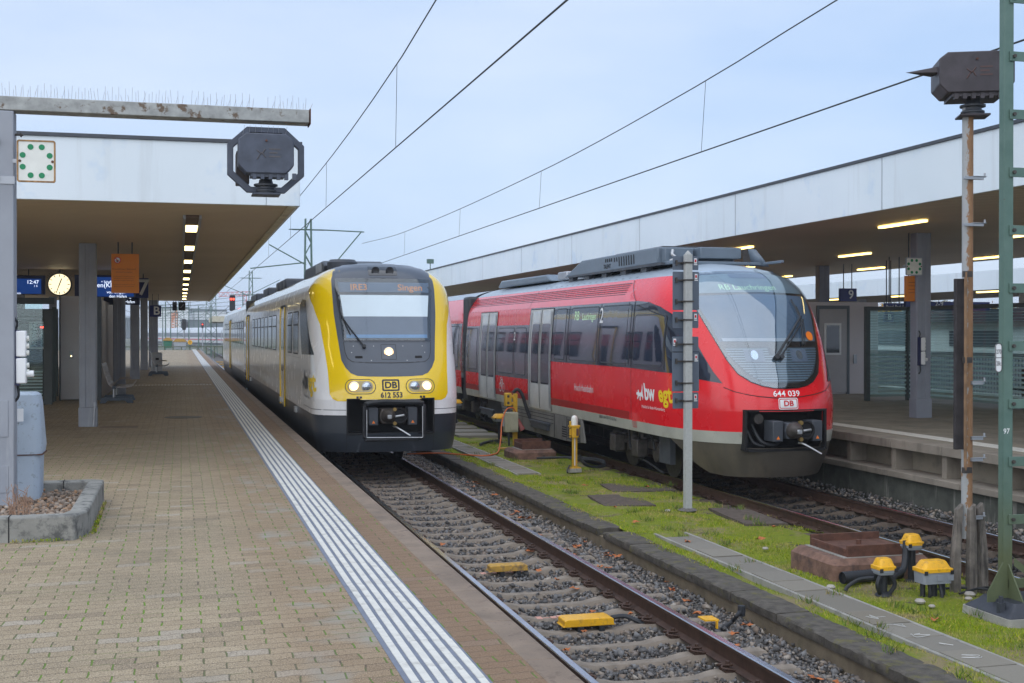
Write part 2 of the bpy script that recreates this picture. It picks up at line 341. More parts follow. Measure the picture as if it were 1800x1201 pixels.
MT = dict(
 paving=paving_mat(), island=island_mat(), ceiling=ceiling_mat(), fascia=fascia_mat(),
 slab_edge=mat('edge slab', (.225, .168, .122), .75, var=.28, vs=3, bump=.3, bs=150, stain=((.11, .075, .055), 6, .55, .15)),
 tac_base=mat('tactile base', (.17, .19, .24), .7, var=.12, vs=9, bump=.2, bs=120),
 tac_rib=mat('tactile rib', (.66, .64, .58), .65, var=.08, vs=12, bump=.1, bs=90, stain=((.38, .36, .32), 7, .54, .2), streak=((.30, .28, .25), 22, .68, .08)),
 concrete=mat('concrete', (.30, .29, .26), .85, var=.2, vs=3, bump=.35, bs=90, stain=((.12, .12, .11), 5, .55, .2)),
 post=mat('post paint', (.30, .32, .36), .6, var=.1, vs=2, bump=.06, bs=40, streak=((.42, .43, .45), 5, .58, .2)),
 post_dark=mat('column paint', (.27, .29, .345), .6, var=.1, vs=2, bump=.05, bs=40),
 beamz=mat('zinc beam', (.32, .33, .32), .5, .3, var=.25, vs=9, stain=((.13, .09, .06), 7, .56, .06), bump=.05),
 housing=mat('housing paint', (.058, .070, .100), .45, var=.25, vs=7, bump=.05, bs=50, stain=((.08, .065, .06), 14, .7, .08)),
 housing_rust=mat('housing weathered', (.050, .042, .050), .5, var=.3, vs=6, bump=.05, bs=50, stain=((.14, .065, .04), 8, .64, .1)),
 rust=mat('rust', (.105, .045, .028), .8, var=.35, vs=12, bump=.3, bs=80),
 rail=mat('rail rust', (.070, .038, .026), .6, .2, var=.3, vs=8, bump=.1, bs=60),
 railtop=mat('rail polish', (.50, .51, .55), .22, 1.0, var=.12, vs=2, streak=((.25, .2, .18), 3, .62, .1)),
 sleeper=mat('sleeper concrete', (.235, .195, .155), .85, var=.22, vs=7, bump=.35, bs=110, stain=((.12, .09, .07), 9, .58, .15)),
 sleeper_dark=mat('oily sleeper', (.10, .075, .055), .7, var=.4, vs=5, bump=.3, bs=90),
 kerb=mat('dark kerb stone', (.085, .075, .062), .92, var=.4, vs=9, bump=.9, bs=38, stain=((.12, .11, .035), 5.5, .55, .12)),
 kerbwall=mat('kerb wall', (.17, .135, .09), .9, var=.25, vs=5, bump=.5, bs=60, stain=((.11, .10, .05), 3, .55, .2)),
 
 ground=mat('track bed', (.13, .12, .11), .95, var=.4, vs=25, bump=.8, bs=30),
 far=mat('distant field', (.12, .13, .09), .95, var=.3, vs=.05),
 wall_old=mat('old retaining wall', (.085, .09, .075), .9, var=.3, vs=4, bump=.4, bs=30, streak=((.33, .32, .28), 2.5, .56, .1)),
 plat_conc=mat('platform concrete', (.24, .21, .17), .85, var=.2, vs=2, bump=.3, bs=60, streak=((.12, .10, .08), 3, .56, .2)),
 plat_top2=mat('grey pavers', (.25, .22, .17), .8, var=.2, vs=1.2, bump=.3, bs=50, stain=((.12, .11, .09), 3, .5, .3)),
 white=mat('white paint', (.78, .79, .80), .5, var=.04),
 enamel=mat('white enamel', (.74, .75, .70), .35, var=.06, vs=9, stain=((.30, .16, .06), 11, .74, .06)),
 green_dot=mat('signal green', (.0, .22, .085), .45, var=.05),
 rusty_edge=mat('rusty rim', (.33, .19, .08), .8, var=.4, vs=20),
 yl=mat('yellow plastic', (.80, .42, .012), .4, var=.08, vs=9, stain=((.50, .26, .03), 16, .52, .16), bump=.08, bs=30),
 yl_paint=mat('yellow metal paint', (.62, .36, .02), .5, var=.15, vs=14, stain=((.3, .17, .03), 12, .66, .1)),
 yl_dirty=mat('dirty ochre', (.50, .29, .05), .7, var=.25, vs=14, stain=((.17, .12, .07), 10, .5, .15)),
 gr_plastic=mat('grey plastic', (.26, .28, .32), .5, var=.08, vs=9),
 beige=mat('beige box', (.42, .40, .29), .5, var=.08),
 black=mat('black rubber', (.018, .02, .024), .55, var=.3, vs=10),
 void=mat('dark interior', (.008, .008, .009), .8, var=.2),
 dkgrey=mat('dark grey metal', (.055, .062, .075), .5, var=.15, vs=6),
 iron=mat('oily iron', (.075, .066, .06), .5, .4, var=.35, vs=9, bump=.2, bs=40),
 steel=mat('steel', (.45, .46, .47), .35, .8, var=.1),
 alu=mat('aluminium', (.40, .42, .45), .45, .6, var=.1, vs=2),
 orange=mat('orange cable', (.62, .14, .03), .5, var=.05),
 gmast=mat('green mast paint', (.095, .165, .14), .6, var=.15, vs=7, bump=.08, bs=60, stain=((.10, .09, .05), 9, .66, .08)),
 gmast_mossy=mat('mossy mast paint', (.075, .10, .045), .65, var=.2, vs=8, bump=.1, bs=60),
 tar=mat('tar coat', (.030, .034, .045), .5, var=.25, vs=7, bump=.15, bs=40),
 wood=mat('weathered timber', (.16, .14, .12), .9, var=.4, vs=6, bump=.6, bs=40, streak=((.05, .045, .04), 14, .5, .15)),
 concpost=mat('grey concrete post', (.40, .41, .40), .85, var=.08, vs=20, bump=.3, bs=150, stain=((.16, .16, .16), 45, .64, .06)),
 signback=mat('sign back grey', (.10, .125, .165), .5, var=.06, vs=3),
 red=mat('traffic red', (.74, .010, .018), .27, var=.05, vs=.8, coat=.3, streak=((.52, .018, .02), 1.6, .60, .25)),
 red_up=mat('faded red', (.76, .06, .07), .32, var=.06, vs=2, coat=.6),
 sill=mat('sill grey', (.42, .42, .37), .5, var=.12, vs=3, stain=((.22, .2, .16), 4, .6, .2), coat=.3),
 skirt_brown=mat('dusty skirt', (.085, .073, .058), .6, var=.2, vs=2, streak=((.14, .115, .08), 2, .5, .3)),
 skirt_grey=mat('side skirt', (.17, .165, .15), .6, var=.2, vs=3, streak=((.07, .06, .05), 3, .52, .2)),
 roofgrey=mat('roof grey', (.30, .36, .42), .42, var=.08, vs=1.5, coat=.25),
 roofbox=mat('roof equipment grey', (.13, .17, .215), .45, var=.1, vs=2, coat=.2),
 tint=mat('tinted glass', (.018, .024, .040), .05, var=.1, coat=.6, spec=.5),
 tint2=mat('window glass', (.026, .038, .064), .03, var=.1, coat=.9, spec=.6),
 blackglass=mat('black glaze', (.012, .014, .019), .08, var=.1, coat=1.0),
 doorsilver=mat('silver door', (.60, .61, .59), .45, .2, var=.08, vs=3, stain=((.27, .26, .23), 4, .6, .2)),
 yellow=mat('signal yellow', (.92, .62, .0), .25, var=.03, vs=1, coat=1.0),
 whitepaint=mat('coach white', (.84, .84, .85), .26, var=.04, vs=1, coat=.45, streak=((.60, .58, .54), 2.2, .58, .25)),
 maskgrey=mat('anthracite mask', (.072, .088, .115), .38, var=.06, vs=2, coat=.3),
 skirt_blue=mat('blue black skirt', (.026, .034, .046), .40, var=.12, vs=2, coat=.4),
 blind=mat('sun blind', (.86, .92, .95), .6, var=.02),
 cabgrey=mat('cab interior', (.16, .19, .245), .7, var=.08, vs=2),
 dash=mat('cab desk', (.16, .30, .50), .5, var=.1),
 reflector=mat('lamp reflector', (.55, .60, .66), .15, .8, var=.1, vs=20),
 glass=glass('clear glass'), glass2=glass('windscreen glass', (.90, .94, .96), .055), glass3=glass('raked windscreen glass', (.82, .90, .96), .19), shelter=glass('shelter glass', (.80, .92, .90), .06),
 frost=frost_mat(),
 wallgrey=mat('grey panel wall', (.62, .58, .60), .55, var=.04, vs=1), frame=mat('grey frame', (.12, .145, .17), .5, var=.08),
 framegreen=mat('green grey frame', (.07, .085, .085), .5, var=.1),
 bench=mat('bench base blue grey', (.075, .10, .135), .5, var=.08), mesh=mat('bench steel', (.33, .30, .28), .4, .6, var=.15, vs=20),
 blue=mat('sign blue', (.012, .022, .16), .4, var=.05), board=mat('board case', (.012, .018, .075), .4, var=.05),
 poster=mat('orange poster', (.72, .22, .012), .5, var=.05), textw=mat('white lettering', (.82, .83, .84), .5, var=.02), textk=mat('dark lettering', (.02, .022, .028), .5, var=.1),
 textdim=mat('poster lettering', (.33, .085, .02), .6, var=.1), texty=mat('yellow lettering', (.88, .62, .01), .4, var=.02), textr=mat('red lettering', (.60, .012, .02), .4, var=.05),
 lamp=emit('lamp light', (1, .80, .36), 4.5), lamp2=emit('tube light', (1, .74, .24), 3.0), head=emit('headlamp light', (1, .80, .50), 5), headhalo=emit('headlamp bowl', (1, .62, .30), 1.1),
 redlamp=emit('signal red light', (1, .04, .02), 5), screen=emit('screen blue', (.008, .05, .24), .38), screentext=emit('screen letters', (.75, .85, 1), .9), clockface=emit('clock face', (1, .86, .55), .9),
 led=emit('destination letters', (.50, .22, .09), .22), ledg=emit('green destination letters', (.42, .62, .40), .30), ledpanel=mat('display panel', (.10, .14, .20), .3, var=.06, coat=.5),
 wire=mat('overhead wire', (.03, .035, .035), .6, var=.1), insul=mat('insulator', (.05, .10, .09), .3, var=.1),
 bush=mat('reflector orange', (.90, .22, .02), .5, var=.04), leaf=mat('fallen leaf', (.42, .13, .035), .7, var=.4, vs=30),
 straw=mat('dead stalks', (.35, .22, .15), .9, var=.2), dkgreen=mat('skip green', (.02, .16, .09), .5, var=.1), ice=mat('long distance white', (.62, .65, .69), .35, var=.05, vs=.3, coat=.4), icewin=mat('long distance windows', (.09, .10, .12), .3, var=.1),
 hill=mat('wooded ridge', (.13, .16, .17), .95, var=.3, vs=.02), houses=mat('pale render', (.78, .80, .80), .8, var=.06), brick=mat('brown facade', (.16, .11, .075), .8, var=.2), crane=mat('crane paint', (.62, .20, .06), .6, var=.1), cranered=mat('crane red', (.62, .16, .16), .6, var=.1))
MT['stones'] = island_random('granite ballast', [(0, (.055, .05, .046)), (.3, (.125, .12, .118)), (.55, (.22, .218, .22)), (.8, (.24, .175, .125)), (1, (.42, .37, .31))], .8)
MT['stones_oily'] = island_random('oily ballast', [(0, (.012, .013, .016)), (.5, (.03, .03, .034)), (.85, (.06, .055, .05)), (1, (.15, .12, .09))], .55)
MT['pslab'] = island_random('paving slab', [(0, (.16, .145, .115)), (.4, (.22, .205, .175)), (.7, (.26, .24, .20)), (1, (.19, .165, .125))], .85, .3)
MT['pebbles'] = island_random('river pebbles', [(0, (.10, .09, .08)), (.35, (.24, .21, .18)), (.6, (.36, .20, .10)), (.8, (.40, .36, .31)), (1, (.20, .12, .07))], .7)
GR = island_random('short grass', [(0, (.10, .19, .001)), (.45, (.20, .32, .002)), (.7, (.34, .42, .005)), (.86, (.46, .39, .05)), (1, (.55, .40, .13))], .7, 0, .2)

MT['grass'] = GR
_t = GR.node_tree; _b = [x for x in _t.nodes if x.type == 'BSDF_PRINCIPLED'][0]; _l = _b.inputs['Base Color'].links[0].from_socket
_c = _t.nodes.new('ShaderNodeTexCoord'); _n = _t.nodes.new('ShaderNodeTexNoise'); _n.inputs['Scale'].default_value = 1.5; _n.inputs['Detail'].default_value = 5; _n.inputs['Roughness'].default_value = .65
_r = _t.nodes.new('ShaderNodeMapRange'); _r.inputs[1].default_value = .50; _r.inputs[2].default_value = .62; _r.inputs[4].default_value = .85
_m = _t.nodes.new('ShaderNodeMix'); _m.data_type = 'RGBA'; _m.inputs[7].default_value = (.42, .32, .14, 1)      # withered patches
for _a, _d in ((_c.outputs['Object'], _n.inputs['Vector']), (_n.outputs['Fac'], _r.inputs[0]), (_r.outputs[0], _m.inputs[0]), (_l, _m.inputs[6]), (_m.outputs[2], _b.inputs['Base Color'])): _t.links.new(_a, _d)
pretext([(s, b) for s, b in [('DB', .03), ('612 553', .03), ('644 039', .012), ('bw', .03), ('egt', .03), ('IRE3', .01), ('Singen', .01), ('RB Lauchringen', .0), ('2', .01), ('RB', .0), ('Lauchringen', .0),
  ('Hochrheinbahn', .0), ('TALENT', .02), ('7', .02), ('9', .02), ('B', .02), ('2-9', .01), ('Basel Bad Bf', .0), ('270', .01), ('28c', .01), ('97', .01), ('12:47', .0), ('1 5', .0), ('taD', .0), ('mmin', .0), ('en(Kbw)', .0),
  ('+ Schaffhausen', .0), ('von Singen', .0), ('den Hafen', .0), ('12', .0), ('Rauchfreier Bahnhof', .0), ('Smoke-free station', .0), ('Mobilität für Baden-Württemberg', .0), ('8580 0 644 039-9 D-DB Bpd', .0), ('DB', .0), ('BERTHOLD', .0), ('!', .03), ('Das Rauchen ist auf dem gesamten', .0), ('Bahnsteig nur in den markierten', .0), ('Bereichen erlaubt. Vielen Dank.', .0)]])

# ---------------------------------------------------------------- ground, platforms, track bed
def st(o): o['kind'] = 'structure'; return o
PZ, RZ, IZ = .75, .934, .02                  # left platform, right platform, island between the tracks
st(mb().quad((-700, -60, -.26), (900, -60, -.26), (900, 1500, -.26), (-700, 1500, -.26)).build('ground', MT['ground']))
st(mb().quad((-500, 143, -.2), (700, 215, -.2), (900, 1400, -.2), (-700, 1400, -.2)).build('far_field', MT['far']))
pl = st(mb().box(-16, 2.1, -6, 142, -.26, PZ).build('platform', MT['paving']))
e = mb()
y = -5.0
while y < 141: e.box(1.95, 2.145, y, y+.994, PZ-.18, PZ+.004); y += 1.0
e.build('edge_slab', MT['slab_edge'], pl, bevel=.006)
tb = mb().box(1.19, 1.655, -5, 140, PZ-.02, PZ+.004).build('tactile_strip', MT['tac_base'], pl)
tr = mb()
for i in range(6):
    x = 1.222 + i*.0735; y = -5.0
    while y < 140:
        q = y + (.892 if y < 40 else 9.9); e_ = random.gauss(0, .0012); tr.box(x+e_, x+.044+e_, y, q, PZ, PZ+.0095+random.uniform(-.001, .001)); y = q + .008
tr.build('tactile_rib', MT['tac_rib'], tb)
d = mb()
for i in range(26):
    for k in range(2): d.box(-1.85+i*.115, -1.79+i*.115, 47.2+k*.25, 47.32+k*.25, PZ, PZ+.006)
d.build('guide_dots', MT['tac_rib'], tb)
# manhole cover and drain slots by the first column
d = mb().box(-1.6, -.85, 26.2, 26.75, PZ, PZ+.004).build('cover_plate', MT['slab_edge'], pl)
mb().lathe([(.0, 0), (.42, 0), (.42, .006), (.0, .006)], (.05, 29.2, PZ), 24).build('manhole_cover', MT['iron'], pl)

pr = st(mb().box(11.62, 22, -6, 90, -.26, RZ-.12).box(11.35, 21.9, -6, 90, RZ-.12, RZ).build('far_platform', MT['plat_top2']))
e = mb(); y = 4.0
while y < 70: e.box(11.24, 11.62, y, y+1.39, RZ-.14, RZ+.004); y += 1.4
e.build('edge_slab', MT['plat_conc'], pr, bevel=.008)
e = mb(); y = 4.0
while y < 70: e.box(11.30, 11.618, y-.06, y+.06, .44, RZ-.142); y += 1.4
e.build('rib', MT['plat_conc'], pr, bevel=.006)
e = mb(); y = 3.4
while y < 70: e.box(11.14, 11.618, y, y+2.09, .34, .44); y += 2.1
e.build('ledge', MT['plat_conc'], pr, bevel=.01)
mb().box(11.26, 11.6, -6, 90, -.3, .338).build('lower_wall', MT['wall_old'], pr)
mb().box(11.9, 12.25, -6, 88, RZ-.01, RZ+.005).build('tactile_strip', MT['tac_rib'], pr)
# island
ist = mb(); rows = []
for i in range(160):
    Y = 2 + i*.5; rows.append([(x, Y, IZ - .03 + .035*math.sin(x*3.1+Y*.9)*math.sin(Y*1.7+x) + (-.10 if x > 8.25 else 0)) for x in np.linspace(5.78, 8.5, 12)])
st(ist.grid(rows).build('island_ground', MT['island']))
kb = st(mb().box(5.50, 5.84, -4, 120, -.3, -.08).build('kerb', MT['kerbwall']))
gap_y = at(1066, 930, z=IZ).y
def rough_block(m, x0, x1, y0, y1, z0, z1, n):
    rows = []
    for i in range(n+1):
        y = y0 + (y1-y0)*i/n; e_ = .007 if i in (0, n) else 0
        def j(s): return random.gauss(0, s)
        rows.append([(x0+.01, y, z0), (x0+j(.003)+e_, y, z0+.02), (x0+j(.004)+e_, y, z1-.02+j(.003)), (x0+.018+j(.004), y, z1-.004-e_+j(.002)), ((x0+x1)/2, y, z1-e_+j(.002)), (x1-.02+j(.003), y, z1-e_-.004+j(.002)), (x1, y, z0)])
    m.grid(rows); k = len(rows[0]); m.add(rows[0], [tuple(range(k))]); m.add(rows[-1], [tuple(range(k-1, -1, -1))])
e = mb(); y = -3.0; k = 0
while y < 70:
    L = .98 + .06*math.sin(k*2.3); k += 1; dx = .007*math.sin(k*5.1); dz = .005*math.sin(k*1.7); nn = 12 if 5 < y < 26 else 3
    if not (y < gap_y < y + L): rough_block(e, 5.455+dx, 5.83, y, y+L-.014, -.085, IZ+dz, nn)
    else:
        rough_block(e, 5.46, 5.83, y, gap_y-.16, -.085, IZ-.01, 6); rough_block(e, 5.475, 5.83, gap_y+.10, y+L-.022, -.085, IZ+.005, 8)
    y += L
e.build('kerb_stone', MT['kerb'], kb, ang=40)
pt = st(mb().box(6.03, 6.07, -3, 15.3, -.1, IZ+.008).box(6.46, 6.50, -3, 15.3, -.1, IZ+.008).box(6.08, 6.12, 22.4, 60, -.1, IZ+.008).box(6.52, 6.56, 22.4, 60, -.1, IZ+.008).build('path', MT['concrete'], bevel=.005))
e = mb(); y = -3.0
while y < 15.0: e.box(6.074, 6.456, y, y+.485, -.1, IZ+.010+.006*math.sin(y*9)); y += .5
y = 22.45
while y < 55: e.box(6.124, 6.516, y, y+.235, -.1, IZ+.010+.004*math.sin(y*9)); y += .25
e.build('path_slab', MT['pslab'], pt, bevel=.006)
ck = mb()                                    # chalk scribbles on the slabs
rk = random.Random(21)
for i in range(5):
    y = 8.7 + i*.36; x = 6.12 + .06*rk.random(); q = []
    for j in range(rk.randint(4, 7)): q.append((x + rk.random()*.22, y + rk.random()*.16, IZ+.0195))
    ck.tube(q, .003, 4, i % 2 == 0)
ck.build('chalk_mark', mat('chalk', (.50, .50, .48), .9), pt)

# ---------------------------------------------------------------- tracks
C1, C2, Z2 = 3.81, 9.38, .08
rp_ = [(-.075, -.172), (.075, -.172), (.075, -.160), (.012, -.140), (.010, -.05), (.035, -.038), (.036, -.012), (-.036, -.012), (-.035, -.038), (-.010, -.05), (-.012, -.140), (-.075, -.160)]
rt_ = [(-.036, -.012), (.036, -.012), (.036, -.006), (.028, 0), (-.028, 0), (-.036, -.006)]
def rail(x, z, y0, y1, label):
    t = thing('rail', label, 'rail', (x, y0, z), 'rails of the two tracks')
    mb().prism([(x+a, z+b) for a, b in rp_], 'y', y0, y1).build('rail_web', MT['rail'], t)
    mb().prism([(x+a, z+b+.0005) for a, b in rt_], 'y', y0, y1).build('running_surface', MT['railtop'], t); return t
rail(C1-.7525, 0, -4, 300, 'shiny rail right beside the grey platform edge, under the yellow train')
rail(C1+.7525, 0, -4, 300, 'brown rail with bright top nearest the dark kerb, under the yellow train')
rail(C2-.76, Z2, -4, 120, 'rusty rail along the mossy island, under the red train')
rail(C2+.76, Z2, -4, 120, 'rusty rail nearest the old retaining wall, under the red train')
def sleeper_mesh(c, z):
    m = mb(); xs = [(-1.3, -.03, .09), (-1.27, -.004, .092), (-.56, 0, .092), (-.50, -.004, .09), (-.36, -.032, .078), (-.28, -.037, .075), (0, -.040, .072), (.28, -.037, .075), (.36, -.032, .078), (.50, -.004, .09), (.56, 0, .092), (1.27, -.004, .092), (1.3, -.03, .09)]
    rows = []
    for x, dz, hw in xs:
        top = -.172 + dz; rows.append([(x, -hw-.05, -.34), (x, -hw-.015, top-.05), (x, -hw+.018, top), (x, hw-.018, top), (x, hw+.015, top-.05), (x, hw+.05, -.34)])
    return m.grid(rows)
clip_me = None
def make_sleeper(label, group, mat_, z):
    t = thing('sleeper', label, 'sleeper', (0, 0, 0), group)
    sleeper_mesh(0, 0).build('sleeper_body', mat_, t, ang=32)
    for sx in (-.7525, .7525):
        for sg in (-1, 1):
            b = sx + sg*.12
            c = mb().tube([(b-.02*sg, -.07, -.15), (b+.07*sg, -.055, -.135), (b+.05*sg, -.02, -.12), (b-.03*sg, -.015, -.125), (b-.03*sg, .015, -.125), (b+.05*sg, .02, -.12), (b+.07*sg, .055, -.135), (b-.02*sg, .07, -.15)], .011, 6)
            c.cyl((b, 0, -.16), (b, 0, -.09), .018, 6); c.box(b-.05, b+.07*1, -.07, .07, -.172, -.155)
            c.build('rail_clip', MT['rail'], t)
    return t
def lay(proto, c, z, ys):
    for i, y in enumerate(ys):
        o = proto if i == 0 else copy_tree(proto); o.location = (c + .01*math.sin(i*3), y, z)
PAINT = at(930, 1092, z=-.2).y
ys1 = [4.2 + .6*i for i in range(42)]
iy = min(range(len(ys1)), key=lambda i: abs(ys1[i] - at(1000, 1075, z=-.2).y))
sp = make_sleeper('grey brown concrete sleeper bedded in ballast across the track in front of the yellow train', 'sleepers of the near track', MT['sleeper'], 0)
lay(sp, C1, 0, [y for i, y in enumerate(ys1) if i not in (iy, iy+4)])
for k, (i, lb) in enumerate(((iy, 'sleeper with a pink paint mark just behind the bright yellow magnet plate'), (iy+4, 'sleeper with a pink paint streak just behind the dirty ochre magnet plate'))):
    o = copy_tree(sp); o.location = (C1, ys1[i], 0); o['label'] = lb
    p = mb()
    for j in range(9): p.box(-.42+j*.075, -.36+j*.075, -.03+.02*math.sin(j*4), .03+.03*math.sin(j*2.1), -.2095, -.2035+.0)
    OFF[o.name] = Vector((0, 0, 0)); p.build('paint_mark', mat('pink spray', (.62, .33, .26), .8, var=.2, vs=30), o)
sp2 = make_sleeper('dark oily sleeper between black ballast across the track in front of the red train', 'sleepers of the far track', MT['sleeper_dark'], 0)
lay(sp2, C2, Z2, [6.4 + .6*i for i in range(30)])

# ballast: loose stones
import bmesh
def rocks(n=18, smooth=False, flat=.62):
    out = []
    for k in range(n):
        b = bmesh.new(); r = random.Random(k)
        for i in range(9 if not smooth else 26):
            v = Vector((r.gauss(0, 1), r.gauss(0, 1), r.gauss(0, 1))).normalized() * (r.uniform(.75, 1.25) if not smooth else 1); b.verts.new((v.x, v.y*r.uniform(.8, 1) if not smooth else v.y*.75, v.z*flat))
        g = bmesh.ops.convex_hull(b, input=b.verts); bmesh.ops.delete(b, geom=[x for x in g['geom_interior'] if isinstance(x, bmesh.types.BMVert)], context='VERTS')
        bmesh.ops.triangulate(b, faces=b.faces); b.verts.index_update()
        out.append((np.array([v.co[:] for v in b.verts]), np.array([[v.index for v in f.verts] for f in b.faces]))); b.free()
    return out
ROCK = rocks(); PEB = rocks(smooth=True, flat=.6)
def scatter(name, pts, size, mat_, lib=ROCK, smooth=False):
    V = []; Fc = []; base = 0; n = len(pts); ch = rng.integers(0, len(lib), n)
    for k in range(len(lib)):
        P = pts[ch == k]; S = size[ch == k]; m = len(P)
        if not m: continue
        a = rng.uniform(0, 2*np.pi, (m, 3)); a[:, 1] *= .25
        ca, sa = np.cos(a), np.sin(a); v = lib[k][0]
        x, y, z = v[:, 0][None], v[:, 1][None], v[:, 2][None]
        x, y = x*ca[:, :1]-y*sa[:, :1], x*sa[:, :1]+y*ca[:, :1]
        x, z = x*ca[:, 1:2]-z*sa[:, 1:2], x*sa[:, 1:2]+z*ca[:, 1:2]
        x, y = x*ca[:, 2:]-y*sa[:, 2:], x*sa[:, 2:]+y*ca[:, 2:]
        q = np.stack([x, y, z], -1)*S[:, None, None] + P[:, None, :]
        V.append(q.reshape(-1, 3)); f = lib[k][1]
        Fc.append((f[None] + (base + np.arange(m)*len(v))[:, None, None]).reshape(-1, 3)); base += m*len(v)
    return bulk(name, np.concatenate(V), np.concatenate(Fc), mat_, smooth)
def bulk(name, V, Fc, mat_, smooth=False):
    me = bpy.data.meshes.new(name); me.vertices.add(len(V)); me.vertices.foreach_set('co', V.astype(np.float32).ravel())
    me.loops.add(Fc.size); me.loops.foreach_set('vertex_index', Fc.astype(np.int32).ravel())
    me.polygons.add(len(Fc)); me.polygons.foreach_set('loop_start', np.arange(0, Fc.size, 3, dtype=np.int32))
    if smooth: me.polygons.foreach_set('use_smooth', np.ones(len(Fc), bool))
    me.update(); me.validate(); me.materials.append(mat_)
    o = bpy.data.objects.new(name, me); COL.objects.link(o); return o
def ylevels(n, y0, y1, p=2.0): return y0 + (y1-y0)*rng.uniform(0, 1, n)**p
n = 58000
x = rng.uniform(2.15, 5.49, n); y = ylevels(n, 5.5, 34, 1.6)
near = np.minimum(np.abs(x-(C1-.7525)), np.abs(x-(C1+.7525))); m = near > .075
ph = (y - ys1[0]) / .6; on = np.abs(ph - np.round(ph))*.6 < .088                         # over a sleeper
m &= ~(on & (np.abs(x-C1) < 1.27) & (rng.uniform(0, 1, n) > .02))
z = -.222 + rng.normal(0, .014, n) + np.where(np.abs(x-C1) > 1.0, .022, 0) + np.where(np.abs(x-C1) < .45, -.015, 0) - np.where(x > 5.15, .03, 0)
s = np.clip(rng.lognormal(math.log(.0245), .36, n), .012, .058)
tag(scatter('ballast', np.stack([x, y, z], -1)[m], s[m], MT['stones']), 'grey granite ballast between the rails before the yellow train', 'ballast', kind='stuff')
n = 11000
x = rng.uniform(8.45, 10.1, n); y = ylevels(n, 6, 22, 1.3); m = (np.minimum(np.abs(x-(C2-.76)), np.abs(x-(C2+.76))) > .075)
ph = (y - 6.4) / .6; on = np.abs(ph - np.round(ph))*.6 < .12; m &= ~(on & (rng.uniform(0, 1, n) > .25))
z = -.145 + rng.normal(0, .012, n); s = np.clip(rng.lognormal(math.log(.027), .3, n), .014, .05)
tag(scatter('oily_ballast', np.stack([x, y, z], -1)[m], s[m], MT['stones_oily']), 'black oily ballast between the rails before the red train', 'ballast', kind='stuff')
st(mb().box(8.3, 11.2, -4, 110, -.3, -.17).build('track_bed', mat('dark bed', (.035, .033, .032), .9, var=.4, vs=20, bump=.6)))
n = 5000
x = rng.uniform(10.22, 11.25, n); y = ylevels(n, 6, 30, 1.3); z = -.11 + (x-10.2)*.05 + rng.normal(0, .015, n); s = np.clip(rng.lognormal(math.log(.03), .3, n), .016, .055)
tag(scatter('shoulder_ballast', np.stack([x, y, z], -1), s, MT['stones']), 'clean grey ballast at the foot of the old retaining wall', 'ballast', kind='stuff')

# grass of the island: short blades in patches
def vn(x, y): return .5 + .25*np.sin(1.9*x+.7*y+1)*np.cos(.9*y-1.3*x) + .25*np.sin(3.7*x-2.3*y)*np.cos(2.9*y+1.1*x+2)
n = 150000
x = rng.uniform(5.66, 8.5, n); y = ylevels(n, 7.5, 42, 1.7)
dens = vn(x, y) - np.where(x < 5.86, (5.86-x)*2.2, 0) + np.where((x > 6.06) & (x < 6.48) & (y < 15.3), -2, 0) + np.where((x > 6.10) & (x < 6.53) & (y > 22.4), -2, 0) + np.where(x > 8.15, -.25, 0) + np.where(y > 30, -.2, 0)
for cx, cy, rx, ry in ((6.6, 18.6, .5, 1.0), (8.15, 17.0, .35, .9), (8.2, 25, .6, 4), (7.6, 33, .9, 4)): dens -= .6*np.exp(-((x-cx)/rx)**2-((y-cy)/ry)**2)
m = dens > rng.uniform(.12, .55, n); x, y = x[m], y[m]; n = len(x)
z = np.where(x < 5.84, IZ - .005, IZ - .035) + .035*np.where(x < 5.84, 0, 1)*np.sin(x*3.1+y*.9)*np.sin(y*1.7+x) + np.where(x > 8.25, -.05, 0)
h = rng.uniform(.012, .042, n) * (1+.6*(rng.uniform(0, 1, n) > .97)); a = rng.uniform(0, 2*np.pi, n); wd = rng.uniform(.002, .0045, n)*(1 + (y-8)/18); ln = rng.uniform(0, .03, (n, 2))*rng.choice([-1, 1], (n, 2))
p0 = np.stack([x-np.cos(a)*wd, y-np.sin(a)*wd, z], -1); p1 = np.stack([x+np.cos(a)*wd, y+np.sin(a)*wd, z], -1); p2 = np.stack([x+ln[:, 0], y+ln[:, 1], z+h], -1)
tag(bulk('grass', np.stack([p0, p1, p2], 1).reshape(-1, 3), np.arange(3*n).reshape(-1, 3), MT['grass']), 'short mossy grass covering the island between the tracks', 'grass', kind='stuff')
# taller weeds in clumps
cl = 70; cxs = rng.uniform(5.7, 8.3, cl); cys = ylevels(cl, 8, 30, 1.5); k = rng.integers(0, cl, 2600); x = cxs[k] + rng.normal(0, .05, 2600); y = cys[k] + rng.normal(0, .06, 2600); n = 2600
h = rng.uniform(.03, .10, n); a = rng.uniform(0, 2*np.pi, n); wd = rng.uniform(.003, .008, n); ln = rng.normal(0, .03, (n, 2)); z = np.full(n, IZ-.01)
p0 = np.stack([x-np.cos(a)*wd, y-np.sin(a)*wd, z], -1); p1 = np.stack([x+np.cos(a)*wd, y+np.sin(a)*wd, z], -1); p2 = np.stack([x+ln[:, 0], y+ln[:, 1], z+h], -1)
tag(bulk('weeds', np.stack([p0, p1, p2], 1).reshape(-1, 3), np.arange(3*n).reshape(-1, 3), island_random('weeds', [(0, (.04, .12, .01)), (.6, (.10, .22, .02)), (.85, (.30, .24, .09)), (1, (.36, .27, .13))], .7, 0, .2)), 'scattered clumps of taller weeds on the island', 'weeds', kind='stuff')
